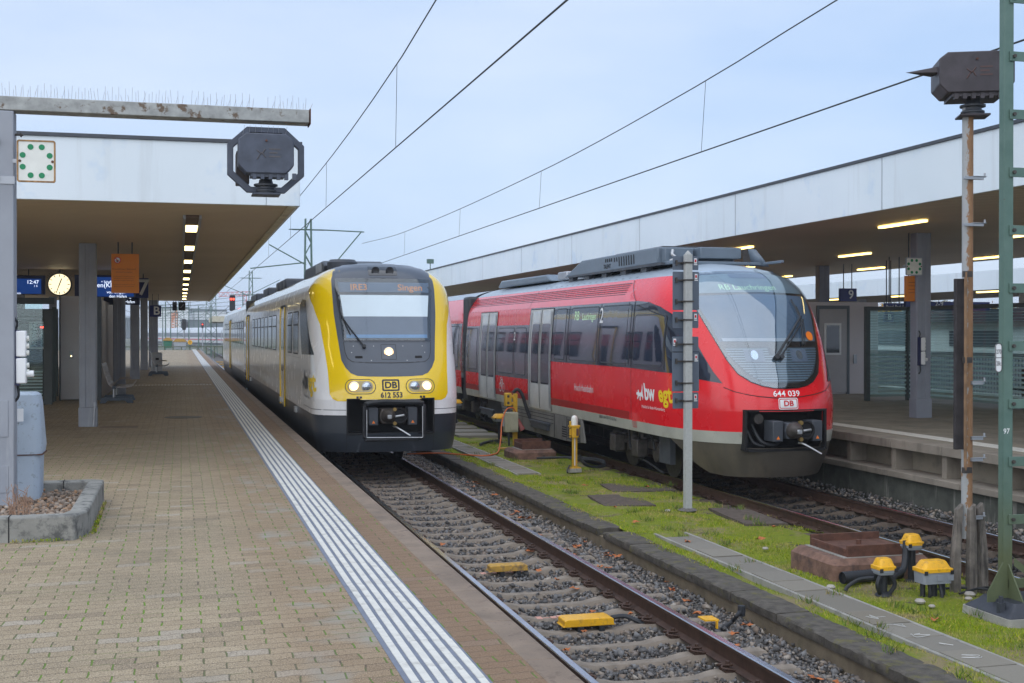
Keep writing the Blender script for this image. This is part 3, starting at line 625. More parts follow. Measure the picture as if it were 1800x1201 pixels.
# fallen leaves
n = 70; V = []; Fc = []
for i in range(n):
    r_ = rng.uniform(0, 1)
    if r_ < .62: px_, py_, pz_ = rng.uniform(4.75, 5.4), 7 + 16*rng.uniform(0, 1)**1.4, -.165
    elif r_ < .8: px_, py_, pz_ = rng.uniform(3.1, 4.4), rng.uniform(7, 18), -.175
    else: px_, py_, pz_ = rng.uniform(5.9, 8.3), rng.uniform(9, 24), .03
    a = rng.uniform(0, 6.28); L = rng.uniform(.035, .085); k = len(V)
    for j in range(10):
        q = a + j*.628; rr = L*(1 if j % 2 == 0 else .5); V.append((px_+math.cos(q)*rr, py_+math.sin(q)*rr, pz_+rng.uniform(0, .035)))
    V.append((px_, py_, pz_+.004)); Fc += [(k+j, k+(j+1) % 10, k+10) for j in range(10)]
tag(bulk('leaf_litter', np.array(V), np.array(Fc), MT['leaf']), 'scattered orange brown maple leaves on ballast and moss', 'leaves', kind='stuff')
# ---------------------------------------------------------------- the two trains
YH = Hull(3.81, 23.0, [(.4,1.34),(.8,1.39),(1.13,1.41),(2,1.426),(3,1.42),(3.5,1.37),(3.7,1.27),(3.85,1.12),(3.98,.85),(4.06,.5),(4.1,.02)],
          [(.4,.08),(.8,0),(1.42,0),(1.7,.06),(2.3,.30),(2.52,.4),(3,.58),(3.73,.88),(3.95,1.1),(4.06,1.6),(4.1,2.4)], [(.4,1.0),(4.1,1.0)], 3.0)
RH = Hull(9.38, 17.95, [(.3,1.27),(.87,1.42),(1.1,1.455),(2,1.4625),(3,1.40),(3.25,1.37),(3.55,1.22),(3.7,1.08),(3.85,.75),(3.93,.4),(3.96,.02)],
          [(.3,.25),(.6,.12),(.9,.03),(1.5,0),(1.75,.07),(1.98,.2),(2.52,.52),(3.32,1.1),(3.7,1.6),(3.86,2.2),(3.96,3.2)], [(.3,2.2),(1.5,2.3),(2.5,1.75),(3.0,1.55),(3.96,1.5)], 2.5)
def band(h, z0, z1, yend, n=6, s0=None, m=None):
    m = m or M(); zs = [z0 + (z1-z0)*i/n for i in range(n+1)]
    for sg in ((0,) if s0 is None else (-1, 1)):
        rows = []
        for z in zs:
            e = h.send(z); r = []
            ye = h.plan(z)[2][-1]
            sd_ = [ye + (yend-ye)*((i/10)**1.5) for i in range(1, 11)]
            if s0 is None:
                qs = [e*i/26 for i in range(-26, 27)]
                r = [h.side(y, z, 0, -1) for y in reversed(sd_)] + [h.P(q, z) for q in qs] + [h.side(y, z, 0, 1) for y in sd_]
            else:
                qs = [s0 + (e-s0)*i/18 for i in range(19)]
                r = [h.P(sg*q, z) for q in qs] + [h.side(y, z, 0, sg) for y in sd_]
                if sg < 0: r.reverse()
            rows.append(r)
        m.grid(rows)
    return m
def ext(h, z0, z1, ya, yb, n=6):                                       # plain section of a following car
    m = M(); rows = []
    for i in range(n+1):
        z = z0 + (z1-z0)*i/n; W = h.W(z); rows.append([(h.xc-W, yb, z), (h.xc-W, ya, z), (h.xc+W, ya, z), (h.xc+W, yb, z)])
    for r in range(len(rows)-1):
        for j in (0, 2): m.quad(rows[r][j], rows[r][j+1], rows[r+1][j+1], rows[r+1][j])
    return m
def SP(h, off): return lambda q, z: h.P(q, z, off)
def SD(h, off, sg=-1): return lambda y, z: h.side(y, z, off, sg)
def ribbon(m, fn, pts, wid):
    for i in range(len(pts)-1):
        a, b = Vector(pts[i]), Vector(pts[i+1]); d = (b-a).normalized(); nn = Vector((-d.y, d.x))*wid/2; k = max(1, int((b-a).length/.12))
        rows = []
        for j in range(k+1):
            c = a + (b-a)*j/k; rows.append([fn(*(c-nn)), fn(*(c+nn))])
        m.grid(rows)
    return m
def loop(pts): return list(pts) + [pts[0]]
LION = [(0,.30),(.10,.42),(.22,.40),(.30,.52),(.42,.55),(.45,.40),(.70,.42),(.86,.60),(.98,.86),(1.0,.70),(.92,.46),(.98,.20),(.88,.04),(.82,.20),(.62,.24),(.60,.02),(.48,.02),(.48,.24),(.36,.22),(.22,.06),(.10,.10),(.24,.24),(.12,.28)]
def lion(m, fn, x, z, s): return m.patch([(x+a*s, z+b*s) for a, b in LION], fn, .5)
def coupler(par, c, y, z, name_dark, S=1.0):
    pl_ = mb().prism([(c[0]-.26*S, z-.17*S), (c[0]+.26*S, z-.17*S), (c[0]+.30*S, z), (c[0]+.26*S, z+.15*S), (c[0]-.26*S, z+.15*S), (c[0]-.30*S, z)], 'y', y-.12, y+.3)
    hd = pl_.build('coupler', name_dark, par, bevel=.015)
    mb().lathe([(.135, 0), (.13, -.07), (.075, -.17), (.06, -.22), (.0, -.225)], (c[0]-.12*S, y-.118, z), 20, 'y').build('coupler_cone', MT['iron'], hd)
    mb().lathe([(.0, .03), (.115, .03), (.125, 0), (.145, 0), (.15, -.03), (.135, -.035), (.11, -.0)], (c[0]+.14*S, y-.122, z), 20, 'y').build('coupler_cup', MT['void'], hd)
    mb().cyl((c[0]+.02, y-.14, z-.015), (c[0]+.2, y-.14, z+.01), .025, 8).box(c[0]-.15, c[0]-.07, y-.36, y-.30, z-.04, z+.03).build('coupler_hook', MT['steel'], hd, bevel=.008)
    for dz in (.12, -.14): mb().cyl((c[0]+.02, y-.16, z+dz), (c[0]+.02, y-.1, z+dz), .035, 10).build('air_valve', MT['brassy'], hd)
    for sg in (-1, 1):
        bx_ = mb().box(c[0]+sg*.43*S-.09, c[0]+sg*.43*S+.09, y-.08, y+.25, z-.18, z+.15).build('electric_box', MT['dkgrey'], hd, bevel=.015)
        q = c[0]+sg*.43*S; mb().add([(q-.03, y-.084, z-.14), (q+.03, y-.084, z-.14), (q, y-.084, z-.085)], [(0, 1, 2)]).build('warning_mark', MT['bush'], bx_)
    mb().tube([(c[0]+.0, y-.1, z-.2), (c[0]+.06, y-.2, z-.22), (c[0]+.28, y-.33, z-.36)], .016, 8).build('lever', MT['steel'], hd)
    mb().box(c[0]-.08, c[0]+.08, y+.28, y+1.1, z-.08, z+.08).build('drawbar', MT['iron'], hd)
    return hd
MT['brassy'] = mat('worn brass', (.30, .20, .07), .4, .7, var=.2)
def bogie(par, c, y, z0, name='bogie', full=True):
    f = mb()
    for sx in (-1, 1):
        x = c + sx*1.02
        f.box(x-.07, x+.07, y-1.5, y+1.5, z0+.48, z0+.62); f.box(x-.08, x+.08, y-.5, y+.5, z0+.36, z0+.50)
        f.cyl((x, y-.28, z0+.55), (x, y-.28, z0+.80), .13, 12); f.cyl((x, y+.28, z0+.55), (x, y+.28, z0+.80), .13, 12)
        for d in (-1.05, 1.05):
            f.cyl((x-.10, y+d, z0+.43), (x+.10, y+d, z0+.43), .17, 14); f.box(x-.09, x+.09, y+d-.13, y+d+.13, z0+.30, z0+.62)
            f.cyl((x, y+d-.24, z0+.48), (x, y+d-.24, z0+.70), .075, 10); f.cyl((x, y+d+.24, z0+.48), (x, y+d+.24, z0+.70), .075, 10)
        f.cyl((x+sx*.07, y-.1, z0+.56), (x+sx*.05, y+.9, z0+.50), .04, 8)
    b = f.build(name, MT['iron'], par, bevel=.012)
    for d in (-1.05, 1.05):
        wl = mb()
        for sx in (-1, 1): wl.lathe([(.0, -.06), (.40, -.06), (.42, -.03), (.43, .05), (.45, .06), (.45, .08), (.0, .08)], (0, 0, 0), 28, 'z')
        k = len(wl.v)//2
        wl.v = [((c - .70 - (p[2]) if i < k else c + .70 + p[2]), y+d+p[0], z0+.43+p[1]) for i, p in enumerate(wl.v)]
        wl.cyl((c-.75, y+d, z0+.43), (c+.75, y+d, z0+.43), .08, 10).build('wheelset', MT['iron'], b)
    if full:
        for q in (-.45, .76): mb().box(c-1.31, c-1.09, y+q-.15, y+q+.15, z0+.32, z0+.64).build('damper_box', MT['iron'], b, bevel=.02)
        mb().tube([(c-1.2, y-.45, z0+.62), (c-1.28, y-.7, z0+.8), (c-1.2, y-1.0, z0+.75), (c-1.2, y-1.2, z0+.5)], .022, 6).tube([(c-1.15, y+.2, z0+.85), (c-1.22, y+.0, z0+.5), (c-1.18, y-.3, z0+.3), (c-1.2, y-.9, z0+.25), (c-1.15, y-1.5, z0+.12)], .02, 6).build('hose', MT['black'], b)
    return b

# ------------------------------------------------ the yellow and white railcar
T = thing('railcar', 'white and yellow railcar with lit headlamps standing beside the near platform', 'train', (C1, 23, 0))
h = YH; YE = 48.5
body = band(h, 1.425, 3.62, YE, 14); band(h, 1.13, 1.425, YE, 3, .82, body)
body = body.build('car_body', MT['whitepaint'], T, ang=50)
sk = band(h, .80, 1.13, YE, 2, .82); band(h, .44, .80, YE, 3, None, sk); sk = sk.build('skirt', MT['skirt_blue'], T, ang=50)
band(h, 3.62, 3.93, YE, 6).build('roof_edge', MT['yellow'], T, ang=60)
rf = band(h, 3.93, 4.10, YE, 5).build('roof', MT['maskgrey'], T, ang=60)
# second car
for nm, z0, z1, mm in (('car_body', 1.13, 3.62, 'whitepaint'), ('skirt', .44, 1.13, 'skirt_blue'), ('roof_edge', 3.62, 3.93, 'yellow'), ('roof', 3.93, 4.1, 'maskgrey')):
    ext(h, z0, z1, 49.1, 74.5).build(nm, MT[mm], T)
mb().box(3.81-1.36, 3.81+1.36, 48.4, 49.2, .6, 3.9).build('gangway_bellows', MT['black'], T)
# front
s_o = [(1.0, 1.40), (1.10, 1.44), (1.16, 1.53), (1.18, 1.95), (1.22, 2.3), (1.31, 2.84), (1.5, 3.2), (1.75, 3.42), (2.1, 3.6), (2.3, 3.635)]
yp = [(-.82, 1.43), (.82, 1.43), (.82, 1.40)] + s_o + [(-a, b) for a, b in reversed(s_o)] + [(-.82, 1.40)]
ya = mb().patch(yp, SP(h, .004), .085).build('front_band', MT['yellow'], T, ang=60)
mk = [(.62, 1.87), (.74, 1.92), (.83, 2.02), (.90, 2.16), (.95, 2.6), (1.0, 3.03), (1.03, 3.7), (1.02, 3.86), (.98, 3.95), (.93, 4.02)]
mk = [(0, 1.85), (.4, 1.856)] + mk; mask = mb().patch(mk + [(-a, b) for a, b in reversed(mk)][:-1], SP(h, .009), .085).build('front_mask', MT['maskgrey'], T, ang=60)
g = mb(); ribbon(g, SP(h, .0095), [(-.3, 4.05), (-.27, 3.74), (.27, 3.74), (.3, 4.05)], .008)
g.build('panel_gap', MT['black'], mask)
cb = mb().patch(rounded(-.29, .27, 3.785, 3.965, .02), SP(h, .012), .06).build('camera_window', MT['blackglass'], mask)
for q in (-.15, .13): mb().lathe([(.075, .0), (.075, -.04), (.04, -.03), (.0, -.02)], tuple(h.P(q, 3.875, .02)), 16, 'y').build('camera_lens', MT['black'], cb)
ws = [(-.965, 3.725), (-.845, 2.52), (.845, 2.52), (.965, 3.725)]
wf = mb().patch(ws, SP(h, .012), .1).build('windscreen', MT['blackglass'], T)
cabp = mb().patch([(-.81, 3.0), (-.79, 2.57), (.79, 2.57), (.81, 3.0)], SP(h, .0145), .1).build('cab_interior', MT['cabgrey'], wf)
mb().patch([(-.78, 2.64), (-.775, 2.575), (.775, 2.575), (.78, 2.64)], SP(h, .0165), .1).build('driver_desk', MT['dash'], wf)
mb().patch([(-.865, 3.40), (-.815, 2.985), (.815, 2.985), (.865, 3.40)], SP(h, .0165), .1).build('sun_blind', MT['blind'], wf)
mb().patch([(-.9, 3.645), (-.875, 3.455), (.875, 3.455), (.9, 3.645)], SP(h, .0165), .1).build('display_panel', MT['ledpanel'], wf)
m = mb(); m.text('IRE3', .01, .17, lambda x, y: h.P(-.5+x, 3.545+y, .0185), 1.05); m.text('Singen', .01, .17, lambda x, y: h.P(.5+x, 3.545+y, .0185), 1.15); m.build('destination_text', MT['led'], wf)
mb().patch([(-.955, 3.715), (-.838, 2.53), (.838, 2.53), (.955, 3.715)], SP(h, .028), .12).build('glass_pane', MT['glass2'], wf)
wp = mb().tube([h.P(-.46, 2.40, .05), h.P(-.83, 2.95, .07), h.P(-.92, 3.35, .05)], .014, 6).tube([h.P(-.5, 2.44, .05), h.P(-.86, 2.98, .06)], .009, 6)
wp.tube([h.P(-.945, 3.52, .05), h.P(-.85, 3.0, .05), h.P(-.70, 2.62, .05)], .012, 6).cyl(h.P(-.46, 2.40, .0), h.P(-.46, 2.40, .08), .035, 10).build('wiper', MT['black'], T)
lp = [(-.84, 2.50), (-.82, 2.3), (-.78, 2.19), (-.70, 2.13), (-.4, 2.11), (0, 2.105), (.4, 2.11), (.70, 2.13), (.78, 2.19), (.82, 2.3), (.84, 2.50)]
fp = mb().patch(lp, SP(h, .013), .09).build('front_panel', MT['maskgrey'], T)
g = mb(); ribbon(g, SP(h, .0135), loop(lp), .012); ribbon(g, SP(h, .0135), loop([(-.14, 2.17), (.14, 2.17), (.14, 2.45), (-.14, 2.45)]), .01); g.build('panel_gap', MT['black'], fp)
for q in (-.57, .57): mb().patch(rounded(q-.07, q+.07, 2.19, 2.235, .012), SP(h, .015), .1).build('grab_slot', MT['void'], fp)
g = mb()
for q, z in [(-.66, 2.42), (-.28, 2.42), (.28, 2.42), (.66, 2.42), (-.7, 2.3), (.7, 2.3), (-.34, 2.15), (.34, 2.15)]: g.patch(ellipse(q, z, .009, .009, 8), SP(h, .016), .1)
g.build('screw', MT['steel'], fp)
def lampset(par, q, z, r, lit):
    n = h; c = n.P(q, z, .0); l = mb().lathe([(r+.012, -.005), (r+.012, -.03), (r, -.034), (r, -.015)], tuple(c), 24, 'y').build('headlight', MT['steel'], par)
    mb().lathe([(r, -.025), (r*.6, -.04), (.0, -.048)], tuple(c), 24, 'y').build('lens', MT['headhalo' if lit else 'reflector'], l)
    if lit: mb().lathe([(r*.62, -.042), (r*.4, -.055), (.0, -.06)], tuple(c), 20, 'y').build('bulb', MT['head'], l)
lampset(fp, .0, 2.31, .088, True)
for sg in (-1, 1):
    po = rounded(sg*.57-.28, sg*.57+.28, 1.535, 1.80, .13, 8)
    hs = mb().patch(po, SP(h, .008), .08).build('headlight_bezel', MT['yellow'], T)
    g = mb(); ribbon(g, SP(h, .0105), loop(po), .012); g.build('bezel_gap', MT['black'], hs)
    mb().patch(rounded(sg*.57-.235, sg*.57+.235, 1.565, 1.77, .10, 8), SP(h, .014), .08).build('lamp_recess', mat('lamp bowl', (.42, .33, .15), .35, .3, var=.1), hs)
    lampset(hs, sg*.69, 1.67, .092, True); lampset(hs, sg*.455, 1.668, .085, False)
m = mb(); m.patch(rounded(-.165, .165, 1.585, 1.80, .03), SP(h, .008), .09, [rounded(-.135, .135, 1.612, 1.773, .015)]); m.text('DB', .03, .165, lambda x, y: h.P(x, 1.69+y, .009), 1.1); m.text('612 553', .03, .135, lambda x, y: h.P(.01+x, 1.505+y, .009), .95)
for sg in (-1, 1):
    for k in (-1, 1): m.patch(rounded(sg*.60+k*.03-.022, sg*.60+k*.03+.022, 1.452, 1.49, .005), SP(h, .008), .1)
m.build('front_lettering', MT['textk'], T)
# coupler recess
y0 = h.y0
mb().box(3.81-.80, 3.81+.80, y0+.5, y0+.52, .78, 1.45).box(3.81-.83, 3.81-.80, y0+.02, y0+.5, .78, 1.45).box(3.81+.80, 3.81+.83, y0+.02, y0+.5, .78, 1.45).box(3.81-.8, 3.81+.8, y0+.02, y0+.5, 1.425, 1.45).box(3.81-.8, 3.81+.8, y0+.02, y0+.5, .77, .80).build('coupler_recess', MT['void'], T)
coupler(T, (3.83, 0), y0-.02, 1.13, mat('worn coupler iron', (.11, .095, .085), .55, .4, var=.3, vs=10), .86)
fr = mb(); q = rounded(-.54+3.82, .58+3.82, .69, 1.37, .10, 4); fr.tube([(a, y0-.16+.02*math.sin(i*2.2), b) for i, (a, b) in enumerate(loop(q))], .034, 8)
fr.tube([(3.82-.5, y0-.15, 1.36), (3.82-.2, y0-.17, 1.40), (3.82+.2, y0-.15, 1.385), (3.82+.52, y0-.16, 1.38)], .045, 8)
for a, b in ((-.50, .3), (.54, .3)): fr.tube([(3.82+a, y0-.16, 1.34), (3.82+a, y0+.4, 1.3)], .03, 6)
fr.build('wrapped_hose_frame', MT['black'], T)
mb().tube([(3.82-.50, y0-.2, 1.25), (3.82-.5, y0-.2, .74), (3.82+.55, y0-.2, .72), (3.82+.55, y0-.2, 1.3)], .012, 6, False).build('frame_rod', MT['steel'], T)
g = mb(); ribbon(g, SP(h, .003), [(-.83, .46), (-.83, .8), (.83, .8), (.83, .46)], .012); ribbon(g, SP(h, .003), [(-.84, 1.13), (-1.5, 1.13), (-3, 1.13)], .014); ribbon(g, SP(h, .003), [(.84, 1.13), (1.5, 1.13), (3, 1.13)], .014)
g.build('skirt_gap', MT['black'], sk)
g = mb(); ribbon(g, SP(h, .003), [(-.84, 1.235), (-1.4, 1.235), (-3.2, 1.235)], .012); ribbon(g, SP(h, .003), [(.84, 1.235), (1.4, 1.235), (3.2, 1.235)], .012)
ribbon(g, SD(h, .003), [(25.95, 1.2), (25.95, 3.5)], .01); ribbon(g, SD(h, .003), [(25.95, 2.16), (29.4, 2.16)], .008); g.build('body_gap', MT['dkgrey'], body)
# sides
for sg in (-1, 1):
    f = SP(h, .006); tri = [(sg*a, b) for a, b in ((1.52, 2.26), (3.24, 2.24), (3.45, 2.9), (3.42, 3.28), (2.95, 3.36), (2.2, 3.33))]
    if sg > 0: tri.reverse()
    mb().patch(tri, f, .12).build('cab_window', mat('dark side glass', (.012, .013, .016), .25, var=.1, spec=.25), T, ang=60)
def window(par, y0, y1, z0, z1, h, sg=-1, m1='tint', trans=True, frame='black', off=.005):
    o = mb().patch(rounded(y0, y1, z0, z1, .06, 3), SD(h, off, sg), .3).build('window', MT[frame], par, ang=60)
    if trans and z1-z0 > .6:
        zt = z0 + (z1-z0)*.68
        for a, b in ((z0+.03, zt-.015), (zt+.015, z1-.03)): mb().patch(rounded(y0+.03, y1-.03, a, b, .045, 3), SD(h, off+.004, sg), .3).build('pane', MT[m1], o, ang=60)
    else: mb().patch(rounded(y0+.03, y1-.03, z0+.03, z1-.03, .045, 3), SD(h, off+.004, sg), .3).build('pane', MT[m1], o, ang=60)
for sg in (-1, 1):
    for a, b in ((26.3, 27.5), (27.8, 29.0)) + tuple((32.5+1.64*i, 33.75+1.64*i) for i in range(7)) + tuple((50.0+1.75*i, 51.35+1.75*i) for i in range(7)) + tuple((65+1.75*i, 66.35+1.75*i) for i in range(4)):
        window(T, a, b, 2.22, 3.14, h, sg)
    for a in (29.75, 46.0, 62.7):
        d = mb().patch(rounded(a, a+1.35, .93, 3.28, .05), SD(h, .008, sg), .3).build('door', MT['whitepaint'], T, ang=60)
        mb().patch(rounded(a+.35, a+1.0, 1.75, 3.05, .08), SD(h, .012, sg), .3).build('door_window', MT['tint'], d, ang=60)
        for q in (a-.02, a+1.31): mb().box(C1+sg*1.415, C1+sg*1.45, q, q+.06, .93, 3.28).build('door_edge', MT['yellow'], d)
        g = mb(); ribbon(g, SD(h, .021, sg), [(a-.07, .95), (a-.07, 3.3), (a+1.42, 3.3), (a+1.42, .95)], .07); g.build('door_seal', MT['black'], d)
g = mb()
for yy in (26.7, 30.9, 44.5): g.box(3.81-1.46, 3.81-1.41, yy, yy+.3, .98, 1.1)
g.build('step_light', MT['steel'], T)
m = mb(); fn = lambda x, y: h.P(-2.58+x, 1.73+y, .006); m.text('bw', .03, .50, fn); m.text('Mobilität für Baden-Württemberg', 0, .085, lambda x, y: h.P(-2.65+x, 1.43+y, .006)); lion(m, fn, -.80, -.2, .44); m.build('side_lettering', MT['textk'], T)
mb().text('egt', .03, .50, lambda x, y: h.P(-1.82+x, 1.73+y, .006)).build('side_lettering', MT['texty'], T)
# roof gear
rb = mb().prism([(27.0, 3.95), (26.7, 4.12), (27.2, 4.25), (31, 4.25), (31.4, 3.95)], 'x', 2.98, 4.3).build('roof_unit', MT['dkgrey'], T, bevel=.04)
g = mb()
for i in range(7): g.box(2.965, 2.98, 27.3+i*.16, 27.4+i*.16, 4.02, 4.2)
g.build('vent_slot', MT['steel'], rb)
mb().lathe([(.32, 0), (.32, .14), (.26, .2), (0, .21)], (3.3, 26.2, 4.02), 20).build('antenna_dome', MT['dkgrey'], T)
for yy in (36.2, 37.4, 38.8): mb().box(2.9, 3.7, yy, yy+.8, 3.95, 4.25).build('roof_unit', MT['dkgrey'], T, bevel=.06)
mb().box(3.0, 4.4, 45, 47.5, 4.0, 4.3).build('roof_unit', MT['dkgrey'], T, bevel=.05); mb().box(3.0, 4.4, 52, 56, 4.0, 4.3).build('roof_unit', MT['dkgrey'], T, bevel=.05)
for yy in (27.5, 44, 54, 70): bogie(T, C1, yy, 0, 'bogie', False)

# ------------------------------------------------ the red railcar
T = thing('railcar', 'red railcar with raked round windscreen standing on the right track', 'train', (C2, 18, Z2))
h = RH; YE = 34.75
body = band(h, 1.42, 3.68, YE, 16); band(h, 1.09, 1.42, YE, 3, .69, body); body = body.build('car_body', MT['red'], T, ang=50)
band(h, .90, 1.09, YE, 2, .69).build('sill', MT['sill'], T, ang=50)
rf = band(h, 3.68, 3.96, YE, 7).build('roof', MT['roofgrey'], T, ang=60)
for nm, z0, z1, mm in (('car_body', 1.09, 3.68, 'red'), ('sill', .90, 1.09, 'sill'), ('roof', 3.68, 3.96, 'roofgrey')): ext(h, z0, z1, 35.35, 52).build(nm, MT[mm], T)
mb().box(C2-1.40, C2+1.40, 34.7, 35.4, .7, 3.72).build('gangway_bellows', MT['black'], T, bevel=.08)
for sg in (-1, 1):
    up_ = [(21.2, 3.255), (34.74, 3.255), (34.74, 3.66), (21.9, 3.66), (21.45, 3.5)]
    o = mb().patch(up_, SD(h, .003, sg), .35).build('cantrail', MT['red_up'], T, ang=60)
    g = mb()
    for k in range(6): ribbon(g, SD(h, .005, sg), [(21.9+.0*k, 3.40+k*.042), (34.7, 3.40+k*.042)], .011)
    ribbon(g, SD(h, .006, sg), [(21.2, 1.1), (21.2, 3.26), (21.9, 3.66)], .012); ribbon(g, SD(h, .006, sg), [(28.3, 3.26), (28.3, 3.66)], .012); g.build('groove', MT['textk'], o)
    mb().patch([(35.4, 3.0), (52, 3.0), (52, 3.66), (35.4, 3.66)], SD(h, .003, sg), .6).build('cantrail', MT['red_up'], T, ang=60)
    mb().patch([(21.3, 1.1), (34.74, 1.1), (34.74, 1.24), (21.3, 1.24)], SD(h, .003, sg), .5).build('reflection_band', mat('dark red reflection', (.36, .012, .012), .35, var=.1, coat=.5), T, ang=60)  # reflection low on the side, put into the colour as darker red
# side glazing
def rwin(par, y0, y1, z0, z1, sg, m1='tint2', off=.009):
    q = mb(); ribbon(q, SD(h, off-.001, sg), loop(rounded(y0-.015, y1+.015, z0-.015, z1+.015, .06, 3)), .022); q.build('window_frame', MT['dkgrey'], par)
    return mb().patch(rounded(y0, y1, z0, z1, .05, 3), SD(h, off, sg), .3).build('window', MT[m1], par, ang=60)
for sg in (-1, 1):
    a = [(28.15, 2.05), (28.15, 3.25), (21.07, 3.255), (20.5, 3.22), (20.01, 3.13), (19.61, 3.0), (19.2, 2.72), (18.9, 2.44), (18.76, 2.27), (18.58, 2.05), (18.40, 1.86), (18.75, 1.915), (19.39, 2.0), (21.19, 2.04)]
    gl = mb().patch(a, SD(h, .005, sg), .16).build('window_band', MT['tint'], T, ang=60)
    for y0, y1 in ((25.3, 26.0), (23.2, 24.9), (21.35, 22.9)): rwin(gl, y0, y1, 2.12, 3.18, sg)
    rwin(gl, 19.75, 21.1, 2.12, 2.98, sg, 'tint2'); 
    g = mb()
    for y in (21.2, 21.5, 23.05, 25.1): ribbon(g, SD(h, .0095, sg), [(y, 2.06), (y, 3.24)], .025)
    ribbon(g, SD(h, .0095, sg), [(19.66, 2.04), (19.72, 2.95)], .02); ribbon(g, SD(h, .0095, sg), [(19.72, 2.95), (21.1, 3.18)], .02); g.build('window_gap', MT['black'], gl)
    g2 = mb().patch([(28.0, 1.58), (34.74, 1.58), (34.74, 2.86), (28.0, 2.86)], SD(h, .005, sg), .3).build('window_band', MT['tint'], T, ang=60)
    for y0, y1 in ((28.4, 29.3), (29.5, 31.0), (33.4, 34.4)): rwin(g2, y0, y1, 1.68, 2.78, sg)
    g3 = mb().patch([(35.4, 1.58), (52, 1.58), (52, 2.95), (35.4, 2.95)], SD(h, .005, sg), .6).build('window_band', MT['tint'], T, ang=60)
    for i in range(8): rwin(g3, 35.8+i*2.0, 37.4+i*2.0, 1.68, 2.85, sg)
    for y in (26.25, 31.25):
        d = mb().patch(rounded(y, y+1.85, .94, 3.22, .06), SD(h, .012, sg), .3).build('door', MT['doorsilver'], T, ang=60)
        for k in (0, 1):
            a0 = y + .16 + k*.82
            mb().patch(rounded(a0, a0+.62, 1.52, 2.88, .05), SD(h, .016, sg), .3).build('door_window', MT['tint'], d, ang=60)
            mb().patch(rounded(a0+.02, a0+.60, 2.90, 3.17, .05), SD(h, .016, sg), .3).build('door_top', mat('pale door glass', (.52, .56, .58), .25, var=.06, coat=.5), d, ang=60)
        g = mb(); ribbon(g, SD(h, .018, sg), [(y+.90, .96), (y+.90, 3.2)], .035); ribbon(g, SD(h, .018, sg), [(y, .95), (y, 3.22), (y+1.85, 3.22), (y+1.85, .95)], .018)
        for q in (y+.80, y+1.0): ribbon(g, SD(h, .019, sg), [(q, 1.5), (q, 2.9)], .02)
        g.build('door_seal', MT['black'], d)
        g = mb()
        for q in (y+.10, y+1.72): ribbon(g, SD(h, .022, sg), [(q, 1.0), (q, 3.15)], .06)
        g.build('door_edge', MT['alu'], d)
        mb().box(C2+sg*1.46-.03, C2+sg*1.46+.03, y+.15, y+1.7, .60, .66).box(C2+sg*1.42-.06, C2+sg*1.42+.02, y+.25, y+1.6, .48, .6).build('step', MT['dkgrey'], d, bevel=.01)
# side skirt panels
for sg in (-1, 1):
    x = C2 + sg*1.40
    p = mb().prism([(24.2, .90), (24.0, .42), (25.3, .36), (30.4, .36), (30.9, .90)], 'x', x-.02, x+.02).build('side_skirt', MT['skirt_grey'], T, bevel=.01)
    g = mb()
    for i in range(13): g.box(x-.026 if sg < 0 else x+.022, x-.022 if sg < 0 else x+.026, 24.35, 25.15, .42+i*.033, .437+i*.033)
    g.box(x+sg*.021-.002, x+sg*.021+.002, 24.3, 24.33, .4, .88).box(x+sg*.021-.002, x+sg*.021+.002, 25.2, 25.23, .38, .88).box(x+sg*.021-.002, x+sg*.021+.002, 26.1, 26.13, .38, .88)
    for zz in (.66, .74, .82): g.box(x+sg*.021-.003, x+sg*.021+.003, 26.2, 30.7, zz, zz+.012)
    for i in range(5): g.box(x+sg*.021-.004, x+sg*.021+.004, 25.25, 25.55, .44+i*.05, .465+i*.05)
    g.build('grille', MT['void'], p)
for a, b in ((30.9, 33.2), (36.8, 41)): mb().box(C2-1.2, C2+1.2, a, b, .32, .9).build('underfloor_tank', MT['dkgrey'], T, bevel=.05)
mb().box(C2-1.1, C2+1.1, 20.2, 51, .75, .95).build('underframe', MT['void'], T)
bogie(T, C2, 21.9, Z2); bogie(T, C2, 35.05, Z2)
for sx in (-1, 1): mb().box(C2+sx*1.18-.05, C2+sx*1.18+.05, 19.9, 20.4, .40, .9).build('mud_flap', MT['dkgrey'], T)
# nose
sk = [(2.35, .905), (1.95, .72), (1.55, .50), (1.25, .38), (.9, .345), (0, .335)]
fs = mb().patch([(-.69, .905), (-.66, .83), (.66, .83), (.69, .905)] + sk[:-1] + [(-a, b) for a, b in reversed(sk)][0:], SP(h, -.012), .09).build('front_skirt', MT['skirt_brown'], T, ang=60)
gw = [(.22, 1.785), (.40, 1.82), (.56, 1.88), (.74, 2.01), (.87, 2.24), (.99, 2.58), (1.10, 2.89), (1.2, 3.2), (1.24, 3.42), (1.18, 3.60), (.95, 3.70), (.5, 3.735)]
gw = [(0, 1.775)] + gw + [(0, 3.745)]
def sym(p): return p + [(-a, b) for a, b in reversed(p)][1:-1]
g_ = sym(gw)
ws = mb().patch(g_, SP(h, .006), .085).build('windscreen', MT['blackglass'], T, ang=60)
up_in = [(0, 2.53), (.90, 2.53), (1.0, 2.85), (1.10, 3.15), (1.12, 3.29), (0, 3.325)]
mb().patch(sym(up_in), SP(h, .010), .1).build('cab_interior', mat('pale cab interior', (.10, .15, .215), .7, var=.12, vs=1.5), ws, ang=60)
mb().patch([(-.84, 2.535), (.84, 2.535), (.86, 2.585), (-.86, 2.585)], SP(h, .012), .1).build('driver_desk', mat('desk edge', (.33, .36, .40), .5), ws, ang=60)
mb().patch(sym([(0, 3.36), (1.12, 3.335), (1.15, 3.45), (1.08, 3.58), (.8, 3.66), (0, 3.70)]), SP(h, .010), .1).build('display_panel', mat('destination glass', (.22, .275, .30), .4, var=.1), ws, ang=60)
